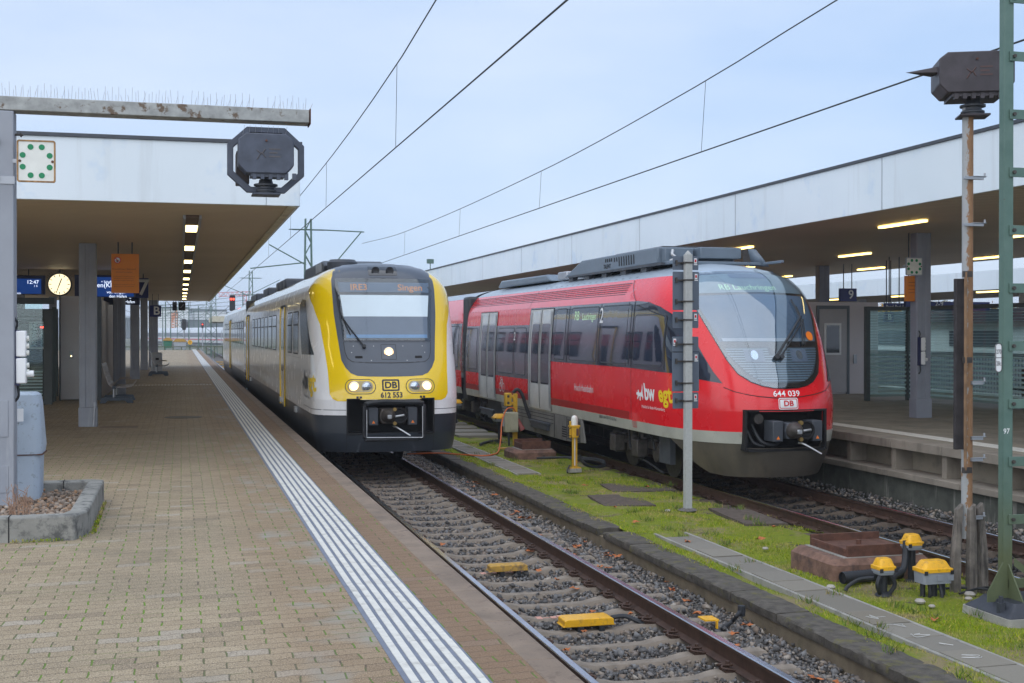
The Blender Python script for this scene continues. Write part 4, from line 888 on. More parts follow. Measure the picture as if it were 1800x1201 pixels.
mb().patch(rounded(-.35, .35, 3.60, 3.685, .03), SP(h, .0125), .1).build('camera_window', MT['cabgrey'], ws, ang=60)
m = mb(); m.text('RB Lauchringen', 0, .13, lambda x, y: h.P(-.12+x, 3.435+y, .0135), 1.25); m.build('destination_text', MT['ledg'], ws)
lo = [(0, 1.86), (.25, 1.87), (.45, 1.92), (.62, 2.02), (.76, 2.22), (.84, 2.44), (.12, 2.44), (.08, 2.36), (0, 2.33)]
lw = mb().patch(sym(lo), SP(h, .010), .08).build('lower_panel', mat('lower panel glass', (.04, .052, .066), .3, var=.1), ws, ang=60)
g = mb()
for i in range(14):
    z = 1.90 + i*.039; lim = .34 + .58*min(1, max(0, (z-1.87)/.5))**.55 - .08
    if z < 2.30: ribbon(g, SP(h, .013), [(-lim, z), (lim, z)], .018)
    else: ribbon(g, SP(h, .013), [(-lim, z), (-.15, z)], .018); ribbon(g, SP(h, .013), [(.15, z), (lim, z)], .018)
g.build('louvre', mat('louvre grey', (.20, .27, .32), .5, var=.06), lw)
for sg in (-1, 1):
    mb().patch([(sg*.40-.16, 2.20), (sg*.40+.16, 2.20), (sg*.40+.16, 2.40), (sg*.40-.16, 2.40)], SP(h, .016), .1).build('lamp_bowl', MT['cabgrey'], lw)
    mb().patch(ellipse(sg*.40, 2.31, .06, .075), SP(h, .021), .05).build('headlight', MT['reflector'], lw)
glp = [(a*.985, b) for a, b in gw]; glp[0] = (0, 1.79); glp[-1] = (0, 3.735)
mb().patch(sym(glp), SP(h, .03), .1).build('glass_pane', MT['glass3'], ws, ang=60)
mb().patch(ellipse(.74, 2.80-.19, .085, .075), SP(h, .034), .06).build('sticker', MT['bush'], ws)
wp = mb().tube([h.P(-.06, 2.25, .07), h.P(.60, 2.90, .10)], .02, 6, False).tube([h.P(.02, 2.25, .07), h.P(.65, 2.86, .09)], .012, 6, False)
wp.tube([h.P(.56, 3.20, .06), h.P(.60, 2.88, .07), h.P(.50, 2.46, .06)], .014, 6).tube([h.P(.63, 3.1, .05), h.P(.66, 2.8, .05), h.P(.55, 2.46, .05)], .008, 6).cyl(h.P(-.06, 2.25, 0), h.P(-.06, 2.25, .10), .045, 10).cyl(h.P(.03, 2.25, 0), h.P(.03, 2.25, .10), .04, 10)
wp.build('wiper', MT['black'], T)
g = mb(); ribbon(g, SP(h, .003), [(-1.02, 1.80), (-.86, 1.735), (-.66, 1.69), (-.477, 1.661), (-.2, 1.637), (.1, 1.637), (.5, 1.68), (.86, 1.735), (1.02, 1.80), (1.4, 1.9)], .012)
ribbon(g, SP(h, .003), [(-.70, 1.44), (.70, 1.44), (.85, 1.435)], .02); g.build('body_gap', MT['void'], body)
m = mb(); m.text('644 039', .012, .125, lambda x, y: h.P(x-.01, 1.70+y, .004), 1.15); m.patch(rounded(-.17, .17, 1.455, 1.635, .03), SP(h, .004), .1, [rounded(-.158, .158, 1.467, 1.623, .024)]); m.patch(rounded(-.145, .145, 1.48, 1.61, .015), SP(h, .004), .1)
fn = lambda x, y: h.P(-3.12+x, 1.625+y, .005)
m.text('bw', .03, .40, fn); m.text('Mobilität für Baden-Württemberg', 0, .075, lambda x, y: h.P(-3.0+x, 1.37+y, .005)); lion(m, fn, -.66, -.16, .36)
m.text('Hochrheinbahn', 0, .21, lambda x, y: h.side(23.95-x, 1.545+y, .005), .95)
m.text('2', .01, .42, lambda x, y: h.side(22.98-x, 3.0+y, .012)); m.text('2', .01, .28, lambda x, y: h.side(29.4-x, 2.58+y, .012))
g = mb()
for cx in (-.15, .15): m.patch(ellipse(30.6-cx, 1.29, .115, .115), SD(h, .005), .06, [ellipse(30.6-cx, 1.29, .095, .095)])
for a, b in (((.15, 1.29), (.06, 1.50)), ((.06, 1.50), (-.10, 1.46)), ((-.10, 1.46), (-.15, 1.29)), ((-.10, 1.46), (-.04, 1.28)), ((-.04, 1.28), (.06, 1.48)), ((.06, 1.50), (.03, 1.56)), ((-.14, 1.52), (-.06, 1.52))): ribbon(m, SD(h, .006), [(30.6-a[0], a[1]), (30.6-b[0], b[1])], .02)
m.build('lettering', MT['textw'], T)
m = mb(); m.text('DB', .03, .12, lambda x, y: h.P(x, 1.545+y, .008), 1.1); m.patch(rounded(20.95, 21.15, .97, 1.09, .02), SD(h, .004), .1, [rounded(20.965, 21.135, .982, 1.078, .012)]); m.text('DB', .0, .09, lambda x, y: h.side(21.05-x, 1.03+y, .005)); m.build('lettering', MT['textr'], T)
mb().text('egt', .03, .40, lambda x, y: h.P(-2.47+x, 1.625+y, .005)).build('lettering', MT['texty'], T)
mb().text('8580 0 644 039-9 D-DB Bpd', 0, .085, lambda x, y: h.side(22.5-x, 1.04+y, .004)).build('lettering', MT['textk'], T)
m = mb(); m.text('RB', 0, .27, lambda x, y: h.side(24.55-x, 3.02+y, .012)); m.text('Lauchringen', 0, .21, lambda x, y: h.side(23.75-x, 3.0+y, .012), .85); m.build('side_display', MT['ledg'], T)
y0 = h.y0; c = C2
mb().box(c-.68, c+.68, y0+.62, y0+.64, .80, 1.45).box(c-.72, c-.68, y0+.08, y0+.62, .80, 1.45).box(c+.68, c+.72, y0+.08, y0+.62, .80, 1.45).box(c-.68, c+.68, y0+.06, y0+.62, 1.42, 1.45).box(c-.68, c+.68, y0+.06, y0+.62, .78, .82).build('coupler_recess', MT['void'], T)
coupler(T, (c+.09, 0), y0-.06, 1.13, MT['dkgrey'], .80)
mb().lathe([(.0, 0), (.08, 0), (.085, .03), (.05, .04), (.0, .05)][::-1], (c-.46, y0+.12, 1.30), 16, 'y').build('horn', MT['iron'], T)
mb().tube([(c-.5, y0+.3, 1.2), (c-.42, y0+.15, .95), (c-.2, y0+.1, .88), (c+.0, y0+.2, 1.0)], .03, 8).tube([(c-.6, y0+.3, 1.15), (c-.52, y0+.2, .92), (c-.35, y0+.15, .86)], .025, 8).build('hose', MT['black'], T)
# roof gear of the red car
ru = mb().prism([(21.5, 3.97), (21.5, 4.27), (26.0, 4.27), (27.3, 3.95)], 'x', 8.55, 10.1).build('roof_unit', MT['roofbox'], T, bevel=.02)
g = mb()
for i in range(9):
    y = 22.7 + i*.14; g.add([(8.546, y, 4.02 if i < 7 else 4.12), (8.546, y+.055, 4.02 if i < 7 else 4.12), (8.546, y+.075, 4.21), (8.546, y+.02, 4.21)], [(0, 1, 2, 3)])
for i in range(4): g.box(8.544, 8.546, 24.0+i*.12, 24.06+i*.12, 4.14, 4.21)
g.text('TALENT', .02, .12, lambda x, y: (8.545, 24.3-x, 4.05+y)); g.build('vent_slot', MT['void'], ru)
g = mb()
for i in range(5): g.box(8.6, 8.72, 22.2+i*1.15, 22.5+i*1.15, 3.80, 3.97)
g.box(8.55, 8.62, 21.3, 27, 3.93, 3.975).build('roof_unit_foot', MT['dkgrey'], ru)
fb = mb().box(8.62, 9.18, 21.3, 21.5, 3.99, 4.25).box(9.26, 10.08, 21.15, 21.5, 4.05, 4.26).build('roof_unit_front', MT['roofbox'], ru, bevel=.015)
mb().box(8.7, 9.9, 21.6, 24.2, 4.27, 4.30).build('roof_fan_cover', MT['dkgrey'], ru)
mb().tube([(8.75, 21.25, 4.2), (8.72, 21.2, 4.12), (8.78, 21.18, 4.05), (8.7, 21.25, 4.0)], .03, 8).build('hose', MT['steel'], ru)
mb().box(8.58, 10.5, 20.95, 21.12, 3.93, 3.985).box(8.62, 8.7, 21.0, 21.5, 3.93, 4.0).box(10.4, 10.46, 20.2, 21.5, 3.93, 3.98).build('roof_rail', MT['roofbox'], ru, bevel=.01)
wd = mb().add([(10.28, 21.12, 3.93), (10.20, 21.12, 4.25), (10.30, 21.0, 4.22), (10.50, 20.85, 3.90), (10.40, 20.95, 4.08)], [(0, 1, 2, 4, 3)]).build('wind_deflector', MT['roofbox'], ru)
wd.modifiers.new('solid', 'SOLIDIFY').thickness = .02
g = mb()
for i in range(7): g.cyl((10.10+i*.022, 21.14, 4.22), (10.12+i*.022, 21.14, 3.98), .006, 5)
g.build('deflector_grille', MT['dkgrey'], wd)
mb().prism([(28.6, 3.93), (29.0, 4.10), (33.4, 4.12), (33.8, 3.93)], 'x', 8.62, 10.1).build('roof_unit', MT['roofbox'], T, bevel=.04)
mb().box(8.7, 9.5, 27.6, 28.3, 3.92, 4.12).build('exhaust_box', MT['alu'], T, bevel=.03)
g = mb()
for i in range(16): ribbon(g, SD(h, .004), [(22.0+i*.4, 3.72), (22.0+i*.4, 3.84)], .06)
g.build('roof_step', MT['dkgrey'], rf)
# ---------------------------------------------------------------- near platform roof
CZ0, CZ1, CX, CY0, CY1 = 4.50, 5.37, 1.66, 18.0, 74.0
T = thing('platform_canopy', 'long white edged platform roof with tan ribbed soffit over the near platform', 'canopy', (-1.84, 26.8, PZ))
mb().box(-14, CX-.12, CY0+.12, CY1-.1, CZ0+.03, CZ1-.1).build('roof_slab', MT['dkgrey'], T)
mb().quad((-14, CY0+.05, CZ0+.012), (-14, CY1, CZ0+.012), (CX-.09, CY1, CZ0+.012), (CX-.09, CY0+.05, CZ0+.012)).build('soffit', MT['ceiling'], T)
f = mb().box(-14, 1.18, CY0, CY0+.05, CZ0, CZ1).box(1.184, CX, CY0, CY0+.05, CZ0, CZ1)
y = CY0+.052
while y < CY1: f.box(CX-.05, CX, y, min(y+5.98, CY1), CZ0, CZ1); y += 6.0
f.build('fascia', MT['fascia'], T, bevel=.006)
mb().box(-14, CX+.03, CY0-.03, CY0+.12, CZ1+.002, CZ1+.05).box(CX-.1, CX+.03, CY0+.122, CY1, CZ1+.002, CZ1+.05).build('roof_flashing', MT['dkgrey'], T)
mb().box(CX-.16, CX-.055, CY0+.06, CY1, CZ0-.015, CZ0+.008).build('edge_trim', mat('drip edge', (.55, .50, .36), .6, var=.2, vs=3), T)
def column(x, y, w, name='column', mat_='post_dark', par=None, z0=PZ, z1=CZ0, m2=None):
    c = mb().prism([(x-w/2, y-.10), (x-w/2+.02, y-.12), (x-.05, y-.12), (x-.04, y-.11), (x+.04, y-.11), (x+.05, y-.12), (x+w/2-.02, y-.12), (x+w/2, y-.10), (x+w/2, y+.12), (x-w/2, y+.12)], 'z', z0+.4, z1+.01)
    c.box(x-w/2-.012, x+w/2+.012, y-.135, y+.13, z0, z0+.4)
    return c.build(name, MT[mat_], par, bevel=.008)
c = column(-1.845, 26.85, .34, 'column', 'post', T)
mb().tube([(-1.73, 26.70, PZ), (-1.70, 26.68, PZ+.42)], .022, 8, False).cyl((-1.70, 26.68, PZ+.42), (-1.70, 26.68, PZ+.50), .032, 10).build('drain_pipe', MT['alu'], c)
for yy, w_ in ((40.2, .36), (53.6, .36), (67.0, .36), (72.6, .5)): column(-1.845 if yy < 72 else -1.5, yy, w_, 'column', 'post_dark', T)
for yy in (26.85, 40.2, 53.6, 67.0): column(-6.3, yy, .36, 'column', 'post_dark', T)
mb().box(.035, .075, 19.9, CY1-1, CZ0-.045, CZ0+.01).box(.28, .32, 19.9, CY1-1, CZ0-.045, CZ0+.01).build('light_rail', MT['alu'], T)
mb().box(.076, .279, 19.9, CY1-1, CZ0-.02, CZ0+.01).build('light_tray', MT['brick'], T)
y = 21.45
while y < CY1-2: mb().box(.085, .27, y, y+1.25, CZ0-.034, CZ0-.021).build('lamp', MT['lamp'], T); y += 5.15
for yy in range(22, 72, 5): mb().box(-8.4, -8.2, yy, yy+1.25, CZ0-.034, CZ0-.02).build('lamp', MT['lamp'], T)  # unseen second row, assumed by symmetry and added to brighten the room walls

# far platform roof
T = thing('platform_canopy', 'long white edged roof with brown soffit over the right hand platform', 'canopy', (14.7, 22.3, RZ))
a0, a1, b0, b1, Y0, Y1 = 11.2, 22.0, 4.71, 5.58, 7.0, 75.0
mb().box(a0+.12, a1-.12, Y0+.1, Y1, b0+.03, b1-.1).build('roof_slab', MT['dkgrey'], T)
mb().quad((a0+.05, Y0, b0+.012), (a0+.05, Y1, b0+.012), (a1-.05, Y1, b0+.012), (a1-.05, Y0, b0+.012)).build('soffit', MT['ceiling'], T)
f = mb(); y = Y0
while y < Y1: f.box(a0, a0+.05, y, min(y+5.59, Y1), b0, b1); y += 5.6
f.box(a1-.05, a1, Y0, Y1, b0, b1).build('fascia', MT['fascia'], T, bevel=.006)
j_ = mb(); y = Y0+5.595
while y < Y1: j_.box(a0-.003, a0+.02, y-.012, y+.012, b0+.01, b1-.01); y += 5.6
j_.build('panel_joint', MT['alu'], T)
mb().box(a0-.03, a0+.12, Y0, Y1, b1+.002, b1+.05).box(a1-.1, a1+.03, Y0, Y1, b1+.002, b1+.05).build('roof_flashing', MT['dkgrey'], T)
for x, yy, w_ in ((14.69, 22.4, .34), (14.69, 35.8, .34), (14.69, 49.2, .34), (18.9, 34.0, .36), (18.9, 20.5, .36), (18.9, 47, .36)): column(x, yy, w_, 'column', 'post_dark', T, RZ, b0)
for x, ys in ((12.95, (19.6, 26.6, 33.5)), (16.9, (14.5, 21.2, 28, 34.6)), (21.0, (16, 22, 28, 34, 40))):
    for yy in ys: mb().box(x-.045, x+.045, yy, yy+1.5, b0-.035, b0+.005).build('lamp', MT['lamp2'], T)
mb().cyl((11.15, 56.3, b1+.04), (11.15, 56.3, b1+.35), .02, 6).box(11.0, 11.3, 56.2, 56.4, b1+.3, b1+.5).build('roof_lantern', MT['gmast'], T)
# another roof and a building beyond
T = thing('platform_canopy', 'pale low roof of the next platform seen beyond the glass shelter on the right', 'canopy', (30, 40, RZ))
mb().box(33, 42, 20, 95, 4.55, 4.75).build('soffit', MT['plat_conc'], T); mb().box(32.9, 33, 20, 95, 4.5, 5.3).build('fascia', MT['fascia'], T)
for yy in (34, 48, 62): mb().box(36.8, 37.2, yy, yy+.4, RZ, 4.55).build('column', MT['post_dark'], T)
for i in range(6): mb().box(35, 35.15, 26+i*7, 28+i*7, 4.49, 4.55).build('lamp', MT['lamp2'], T)
st(mb().box(30, 44, 15, 100, -.2, RZ).build('distant_platform', MT['plat_top2']))
T = thing('building', 'low white building with dark window band behind the right platform shelter', 'building', (30, 52, 0))
mb().box(27.2, 29.6, 30, 95, -.2, 3.05).build('wall', MT['houses'], T); mb().box(26.8, 29.9, 29.6, 95.4, 3.05, 3.5).build('roof', MT['dkgrey'], T)
for i in range(9): mb().box(27.16, 27.21, 31+i*5.6, 34.0+i*5.6, 2.2, 2.75).build('window', MT['icewin'], T)
T = thing('fence', 'grey picket railing along the far side of the right platform', 'fence', (22, 30, RZ))
f = mb()
for i in range(190): f.box(21.92, 21.96, 18+i*.13, 18.07+i*.13, RZ+.05, RZ+1.15)
f.build('pickets', MT['alu'], T); mb().box(21.9, 21.98, 18, 43, RZ+1.1, RZ+1.18).build('rail_bar', MT['alu'], T)

# ---------------------------------------------------------------- left foreground: post, beam, housing, signs, planter
gx, gy = -1.76, 13.85
T = thing('signal_gantry', 'grey box section post with rusty zinc beam reaching over the near platform', 'gantry', (gx, gy, PZ+.08))
p = mb().box(gx-.17, gx+.09, gy-.12, gy+.12, PZ+.05, 4.98).build('post', MT['post'], T, bevel=.012)
for q in ((1.60, 1.98), (1.02, 1.30)): mb().box(gx-.155, gx+.03, gy-.127, gy-.121, *q).build('access_cover', MT['post'], p, bevel=.003)
for zz in (4.28, 4.66): mb().cyl((gx-.08, gy-.16, zz), (gx-.08, gy-.12, zz), .035, 6).build('bolt', MT['rust'], p)
mb().cyl((gx+.09, gy, 4.75), (gx+.17, gy, 4.75), .012, 8).cyl((gx+.14, gy, 4.75), (gx+.155, gy, 4.75), .025, 6).build('bolt', MT['iron'], p)
mb().box(gx-.19, gx+.10, gy-.13, gy-.125, 4.22, 4.30).build('clamp_band', MT['alu'], p)
mb().tube([(gx+.1, gy-.02, 2.45), (gx+.115, gy-.02, 2.6), (gx+.09, gy-.02, 2.7)], .012, 6).build('cable', MT['black'], p)
bm = mb().box(-4.2, 1.37, gy-.12, gy+.12, 4.985, 5.13).build('beam', MT['beamz'], T, bevel=.008)
mb().box(1.372, 1.385, gy-.13, gy+.13, 4.975, 5.14).build('end_plate', MT['rust'], bm)
m = mb(); x = -2.2
while x < 1.35:
    if not (.0 < x < .08 or .78 < x < .88):
        m.cyl((x, gy, 5.13), (x+random.uniform(-.012, .012), gy-.02, 5.28+random.uniform(-.02, .02)), .0026, 4)
        for q in (-1, 1): m.cyl((x+.04, gy+q*.02, 5.13), (x+.05+random.uniform(-.03, .03), gy+q*.07, 5.20+random.uniform(0, .04)), .002, 4)
    x += .068
m.build('bird_spikes', MT['steel'], bm)
T = thing('ring_mount', 'dark octagonal monitor housing held in a ring frame under the beam', 'monitor housing', (.97, gy, 4.2))
ro = [(.56, 4.90), (.68, 4.975), (1.22, 4.975), (1.345, 4.86), (1.345, 4.44), (1.16, 4.30), (.83, 4.30), (.555, 4.56)]
def octo(cx, cz, w, h_, kx, kz): return [(cx-w, cz-h_+kz), (cx-w+kx, cz-h_), (cx+w-kx, cz-h_), (cx+w, cz-h_+kz), (cx+w, cz+h_-kz), (cx+w-kx, cz+h_), (cx-w+kx, cz+h_), (cx-w, cz+h_-kz)]
def ring(m, po, pi, ya, yb):
    n = len(po); v = [(a, y, b) for y in (ya, yb) for P_ in (po, pi) for a, b in P_]; f = []
    for i in range(n):
        j = (i+1) % n
        f += [(i, j, n+j, n+i), (2*n+j, 2*n+i, 3*n+i, 3*n+j), (j, i, 2*n+i, 2*n+j), (n+i, n+j, 3*n+j, 3*n+i)]
    return m.add(v, f)
P1 = at(399, 221, Y=gy); P2 = at(534, 340, Y=gy); ocx, ocz = (P1.x+P2.x)/2, (P1.z+P2.z)/2 - .01; ow, oh = (P2.x-P1.x)/2, (P1.z-P2.z)/2
ring(mb(), octo(ocx, ocz, ow, oh, .21, .19), octo(ocx, ocz, ow-.065, oh-.06, .185, .165), gy-.06, gy+.03).build('ring_frame', MT['housing'], T, bevel=.006)
def housing(T, cx, cz, yb, w, h_, m, bird):
    dp = -.02 if bird else .22
    bo = octo(cx, cz, w, h_, .085, .065); bo[0] = (cx-w, cz-h_+.09); bo[3] = (cx+w, cz-h_+.09)
    b = mb().prism(bo, 'y', yb-.28, yb+dp).build('housing', m, T, bevel=.012)
    k = mb().box(cx-w+.13, cx+w-.10, yb-.25, yb+dp-.02, cz-h_-.035, cz-h_)
    for i in range(6): k.box(cx-w+.15+i*.085, cx-w+.19+i*.085, yb-.26, yb-.2, cz-h_-.06, cz-h_+.01)
    k.build('hinge_bar', m, b)
    mb().cyl((cx+.0, yb-.3, cz+h_-.08), (cx+.0, yb-.28, cz+h_-.08), .012, 8).build('lock', MT['rust'], b)
    mk_ = mb()
    for a in (-1, 1): mk_.tube([(cx-.10, yb-.283, cz-.02+a*.05), (cx-.05, yb-.283, cz), (cx-.01, yb-.283, cz+a*.045)], .006, 5)
    for i, t in enumerate(('BERTHOLD', 'BERTHOLD')): pass
    for i in range(3): mk_.box(cx+.03, cx+.15-.03*(i % 2), yb-.283, yb-.279, cz+.04-i*.04, cz+.055-i*.04)
    mk_.build('embossed_mark', mat('embossing', (.085, .08, .085) if m is MT['housing'] else (.10, .055, .05), .6), b)
    mb().lathe([(.10, 0), (.10, .03), (.12, .03), (.12, .045), (.09, .06), (.09, .085), (.13, .09), (.13, .11), (.08, .12), (.07, .16)][::1], (cx+.01, yb-.02, cz-h_-.20), 14).build('swivel_base', MT['dkgrey'], T)
    mb().box(cx-.14, cx+.16, yb-.16, yb+.12, cz-h_-.215, cz-h_-.195).build('flange', m, T, bevel=.004)
    return b
q1 = at(419, 234, Y=gy-.28); q2 = at(517, 308, Y=gy-.28)
housing(T, (q1.x+q2.x)/2, (q1.z+q2.z)/2+.01, gy, (q2.x-q1.x)/2, (q1.z-q2.z)/2, MT['housing'], True)
mb().box(ocx-ow+.10, ocx-ow+.24, gy+.02, gy+.3, ocz-oh+.1, ocz+.1).build('side_box', mat('brown box', (.06, .045, .04), .6), T, bevel=.01)
m = mb()
for i in range(8):
    x = ocx-.25+i*.065; m.cyl((x, gy-.1, ocz+.26), (x+random.uniform(-.02, .02), gy-.14, ocz+.36), .002, 4)
m.build('bird_spikes', MT['steel'], T)
def dot_sign(name_label, cx, y, cz, w, h_, rust=True):
    t = thing('signal_board', name_label, 'signal board', (cx, y, cz))
    b = mb().prism(rounded(cx-w, cx+w, cz-h_, cz+h_, .02), 'y', y, y+.02).build('plate', MT['enamel'], t)
    ring(mb(), rounded(cx-w-.004, cx+w+.004, cz-h_-.004, cz+h_+.004, .024), rounded(cx-w+.012, cx+w-.012, cz-h_+.012, cz+h_-.012, .014), y-.006, y+.022).build('rim', MT['rusty_edge'] if rust else MT['alu'], b)
    for i in range(8):
        a = R(22.5+45*i); rr = .105*w/.2
        mb().lathe([(.0, 0), (.032*w/.2, 0), (.032*w/.2, .003), (0, .003)], (cx+math.cos(a)*w*.77, y-.004, cz+math.sin(a)*h_*.74), 20, 'y').build('green_dot', MT['green_dot'], b)
    for sg in (-1, 1): mb().cyl((cx+sg*w*.86, y-.008, cz), (cx+sg*w*.86, y, cz), .014, 8).build('bolt', MT['rust'], b)
    mb().box(cx-w-.05, cx-w+.1, y+.02, y+.05, cz-.02, cz+.02).build('bracket', MT['alu'], t)
    return t
a = at(30, 246, Y=gy-.14); b = at(97, 321, Y=gy-.14)
dot_sign('white square board with a ring of green dots and rusty rim on the left post', (a.x+b.x)/2, gy-.14, (a.z+b.z)/2, (b.x-a.x)/2, (a.z-b.z)/2)
a = at(1593, 453, Y=22.0); b = at(1621, 484, Y=22.0)
dot_sign('white board with a ring of green dots on the dark column of the right platform', (a.x+b.x)/2, 22.0, (a.z+b.z)/2, (b.x-a.x)/2, (a.z-b.z)/2, False)
# control box with keys on the post edge
def keybox(lbl, x, y, z, par=None):
    t = thing('key_switch', lbl, 'switch box', (x, y, z))
    mb().box(x-.02, x+.035, y-.05, y+.05, z-.29, z+.29).build('back_plate', MT['board'], t); b = mb().box(x+.0, x+.10, y-.06, y+.06, z+.01, z+.28).box(x+.0, x+.10, y-.06, y+.06, z-.27, z-.005).build('case', MT['white'], t, bevel=.012)
    for dz in (.2, .12, .05, -.08, -.15): mb().cyl((x+.1, y, z+dz), (x+.125, y, z+dz), .028, 12).build('lock', MT['enamel'], b)
    mb().cyl((x+.1, y, z-.17), (x+.17, y, z-.17), .035, 12).build('key_knob', MT['white'], b)
    mb().tube([(x-.01, y, z+.28), (x+.01, y, z+.36), (x-.02, y, z+.42)], .012, 6).tube([(x+.01, y, z-.28), (x+.02, y, z-.40), (x-.02, y, z-.46)], .014, 6).build('cable', MT['black'], t)
keybox('white key switch box clamped to the side of the left grey post', gx+.10, gy-.03, 2.42)
keybox('grey key switch box on the dark column of the right platform', 14.55, 22.22, 2.3)
# cabinet
cx, cy = -1.74, 14.55
def rloft(m, cx, cy, levels, r=.07):
    rows = [[(cx+a, cy+b, z) for a, b in loop(rounded(-w, w, -d, d, r, 4))] for z, w, d in levels]
    m.grid(rows); m.add(rows[0][:-1], [tuple(range(len(rows[0])-2, -1, -1))]); m.add(rows[-1][:-1], [tuple(range(len(rows[-1])-1))]); return m
T = thing('equipment_cabinet', 'pale blue grey plastic cabinet with stained lid standing in the gravel planter', 'cabinet', (cx, cy, PZ+.1))
cab_m = mat('weathered cabinet plastic', (.40, .47, .55), .6, var=.1, vs=2, bump=.1, bs=60, stain=((.20, .22, .23), 16, .58, .12))
rloft(mb(), cx, cy, [(PZ+.05, .25, .22), (1.35, .26, .23)]).build('lower_case', cab_m, T)
rloft(mb(), cx, cy, [(1.36, .275, .245), (1.44, .285, .25), (1.92, .25, .22), (2.0, .235, .205), (2.025, .20, .17)]).build('lid', cab_m, T)
mb().box(cx-.27, cx+.285, cy-.24, cy+.24, 1.348, 1.362).build('seam', MT['rust'], T)
mb().box(cx+.02, cx+.095, cy-.272, cy-.268, 1.72, 1.86).build('sticker', MT['white'], T)
# planter
f1 = at(150, 943, z=PZ); f2 = at(178, 880, z=PZ)
px1 = -.86; py0 = 12.15; py1 = 15.1; k = .26
out = [(-4.0, py0), (px1-.10, py0), (px1, py0+.35), (px1, py1-.1), (px1-.14, py1), (-4.0, py1)]
T = thing('planter', 'low weathered concrete planter kerb filled with gravel around the left post', 'planter', (-1.8, 13.6, PZ))
w_ = .17; inn = [(-4.0, py0+w_), (px1-.10-w_*.75, py0+w_), (px1-w_, py0+.35+w_*.2), (px1-w_, py1-.1-w_*.6), (px1-.14-w_*.4, py1-w_), (-4.0, py1-w_)]
n_ = len(out); H = .235; m = mb(); v = [(a, b, z) for z in (PZ, PZ+H) for P_ in (out, inn) for a, b in P_]; f = []
for i in range(n_-1):
    j = i+1; f += [(i, j, 2*n_+j, 2*n_+i), (2*n_+i, 2*n_+j, 3*n_+j, 3*n_+i), (n_+j, n_+i, 3*n_+i, 3*n_+j)]
m.add(v, f).build('kerb', mat('old planter concrete', (.27, .265, .24), .9, var=.2, vs=3, bump=.6, bs=30, stain=((.10, .10, .095), 4.5, .50, .12)), T, bevel=.02)
g = mb()
for a, b in ((-1.53, .0), ): g.box(-1.535, -1.525, py0-.003, py0+w_, PZ, PZ+H+.003)
g.box(-1.3, -1.29, py1-w_, py1, PZ, PZ+H+.003).build('joint', MT['void'], T)
m = mb().quad((-4, py0+.1, PZ+.10), (px1-.1, py0+.1, PZ+.10), (px1-.1, py1-.1, PZ+.10), (-4, py1-.1, PZ+.10)); m.build('bed', MT['ground'], T)
n = 2600; x = rng.uniform(-3.0, px1-.18, n); y = rng.uniform(py0+.15, py1-.2, n); z = PZ + .115 + rng.normal(0, .012, n)
s = np.clip(rng.lognormal(math.log(.028), .3, n), .012, .05)
tag(scatter('gravel', np.stack([x, y, z], -1), s, MT['pebbles'], PEB, True), 'rounded brown and grey pebbles filling the concrete planter', 'gravel', kind='stuff')
pt_ = mb()
for i in range(26):
    bx, by = -1.52 + random.gauss(0, .07), 12.95 + random.gauss(0, .1); h_ = random.uniform(.12, .36); tx, ty = bx+random.gauss(0, .05), by+random.gauss(0, .05)
    pt_.cyl((bx, by, PZ+.1), (tx, ty, PZ+.1+h_), .004, 5, .0015)
    for j in range(5): q = .4+.12*j; pt_.cyl((bx+(tx-bx)*q, by+(ty-by)*q, PZ+.1+h_*q), (bx+(tx-bx)*q+random.gauss(0, .025), by+random.gauss(0, .02)+(ty-by)*q, PZ+.14+h_*q), .0025, 4)
tag(pt_.build('dead_plant', MT['straw']), 'dry reddish plant stalks growing in the planter gravel', 'plant')
gm = []
mo = mb()
for i in range(420):
    t = random.random()**.8; yq = py0 - .02 + t*2.6; xq = px1 + .02 + random.random()*.05*(1 - .5*t)
    if i % 5 == 0: xq = random.uniform(-1.4, px1-.1); yq = py0 - .02 - random.random()*.03
    if yq < py0 + .35: xq -= .10*(1-(yq-py0)/.35)
    a = random.random()*6.28; r_ = random.uniform(.006, .02); zz = PZ + random.uniform(.005, .035)
    mo.add([(xq, yq, PZ+.002), (xq+math.cos(a)*r_, yq+math.sin(a)*r_, zz), (xq+math.cos(a+1.1)*r_, yq+math.sin(a+1.1)*r_, zz)], [(0, 1, 2)])
tag(mo.build('moss', MT['grass']), 'bright green moss along the foot of the planter kerb', 'moss', kind='stuff')

# ---------------------------------------------------------------- under the near roof
def hanging_sign(name, label, cat, px0, py0_, px1_, py1_, Y, m='blue', thick=.12, rods=True, ceil=CZ0):
    a = at(px0, py0_, Y=Y); b = at(px1_, py1_, Y=Y)
    t = thing(name, label, cat, ((a.x+b.x)/2, Y, b.z))
    bd = mb().box(a.x, b.x, Y, Y+thick, b.z, a.z).build('panel', MT[m], t, bevel=.006)
    if rods:
        r_ = mb()
        for q in (.25, .75): r_.cyl((a.x+(b.x-a.x)*q, Y+thick/2, a.z), (a.x+(b.x-a.x)*q, Y+thick/2, ceil+.01), .015, 6)
        r_.build('hanger', MT['dkgrey'], t)
    return t, bd, a, b
def txt(par, s, b_, size, x, y, z, m='textw', sx=1.0):
    return mb().text(s, b_, size, lambda a, b: (x+a, y, z+b), sx).build('lettering', MT[m], par)
t, bd, a, b = hanging_sign('departure_board', 'blue departure display left of the platform clock', 'display', -40, 483, 79, 518, 38.0, 'board', .2)
s_ = mb().box(a.x+.05, b.x-.10, 37.995, 38.0, b.z+.02, a.z-.10).build('screen', MT['screen'], bd)
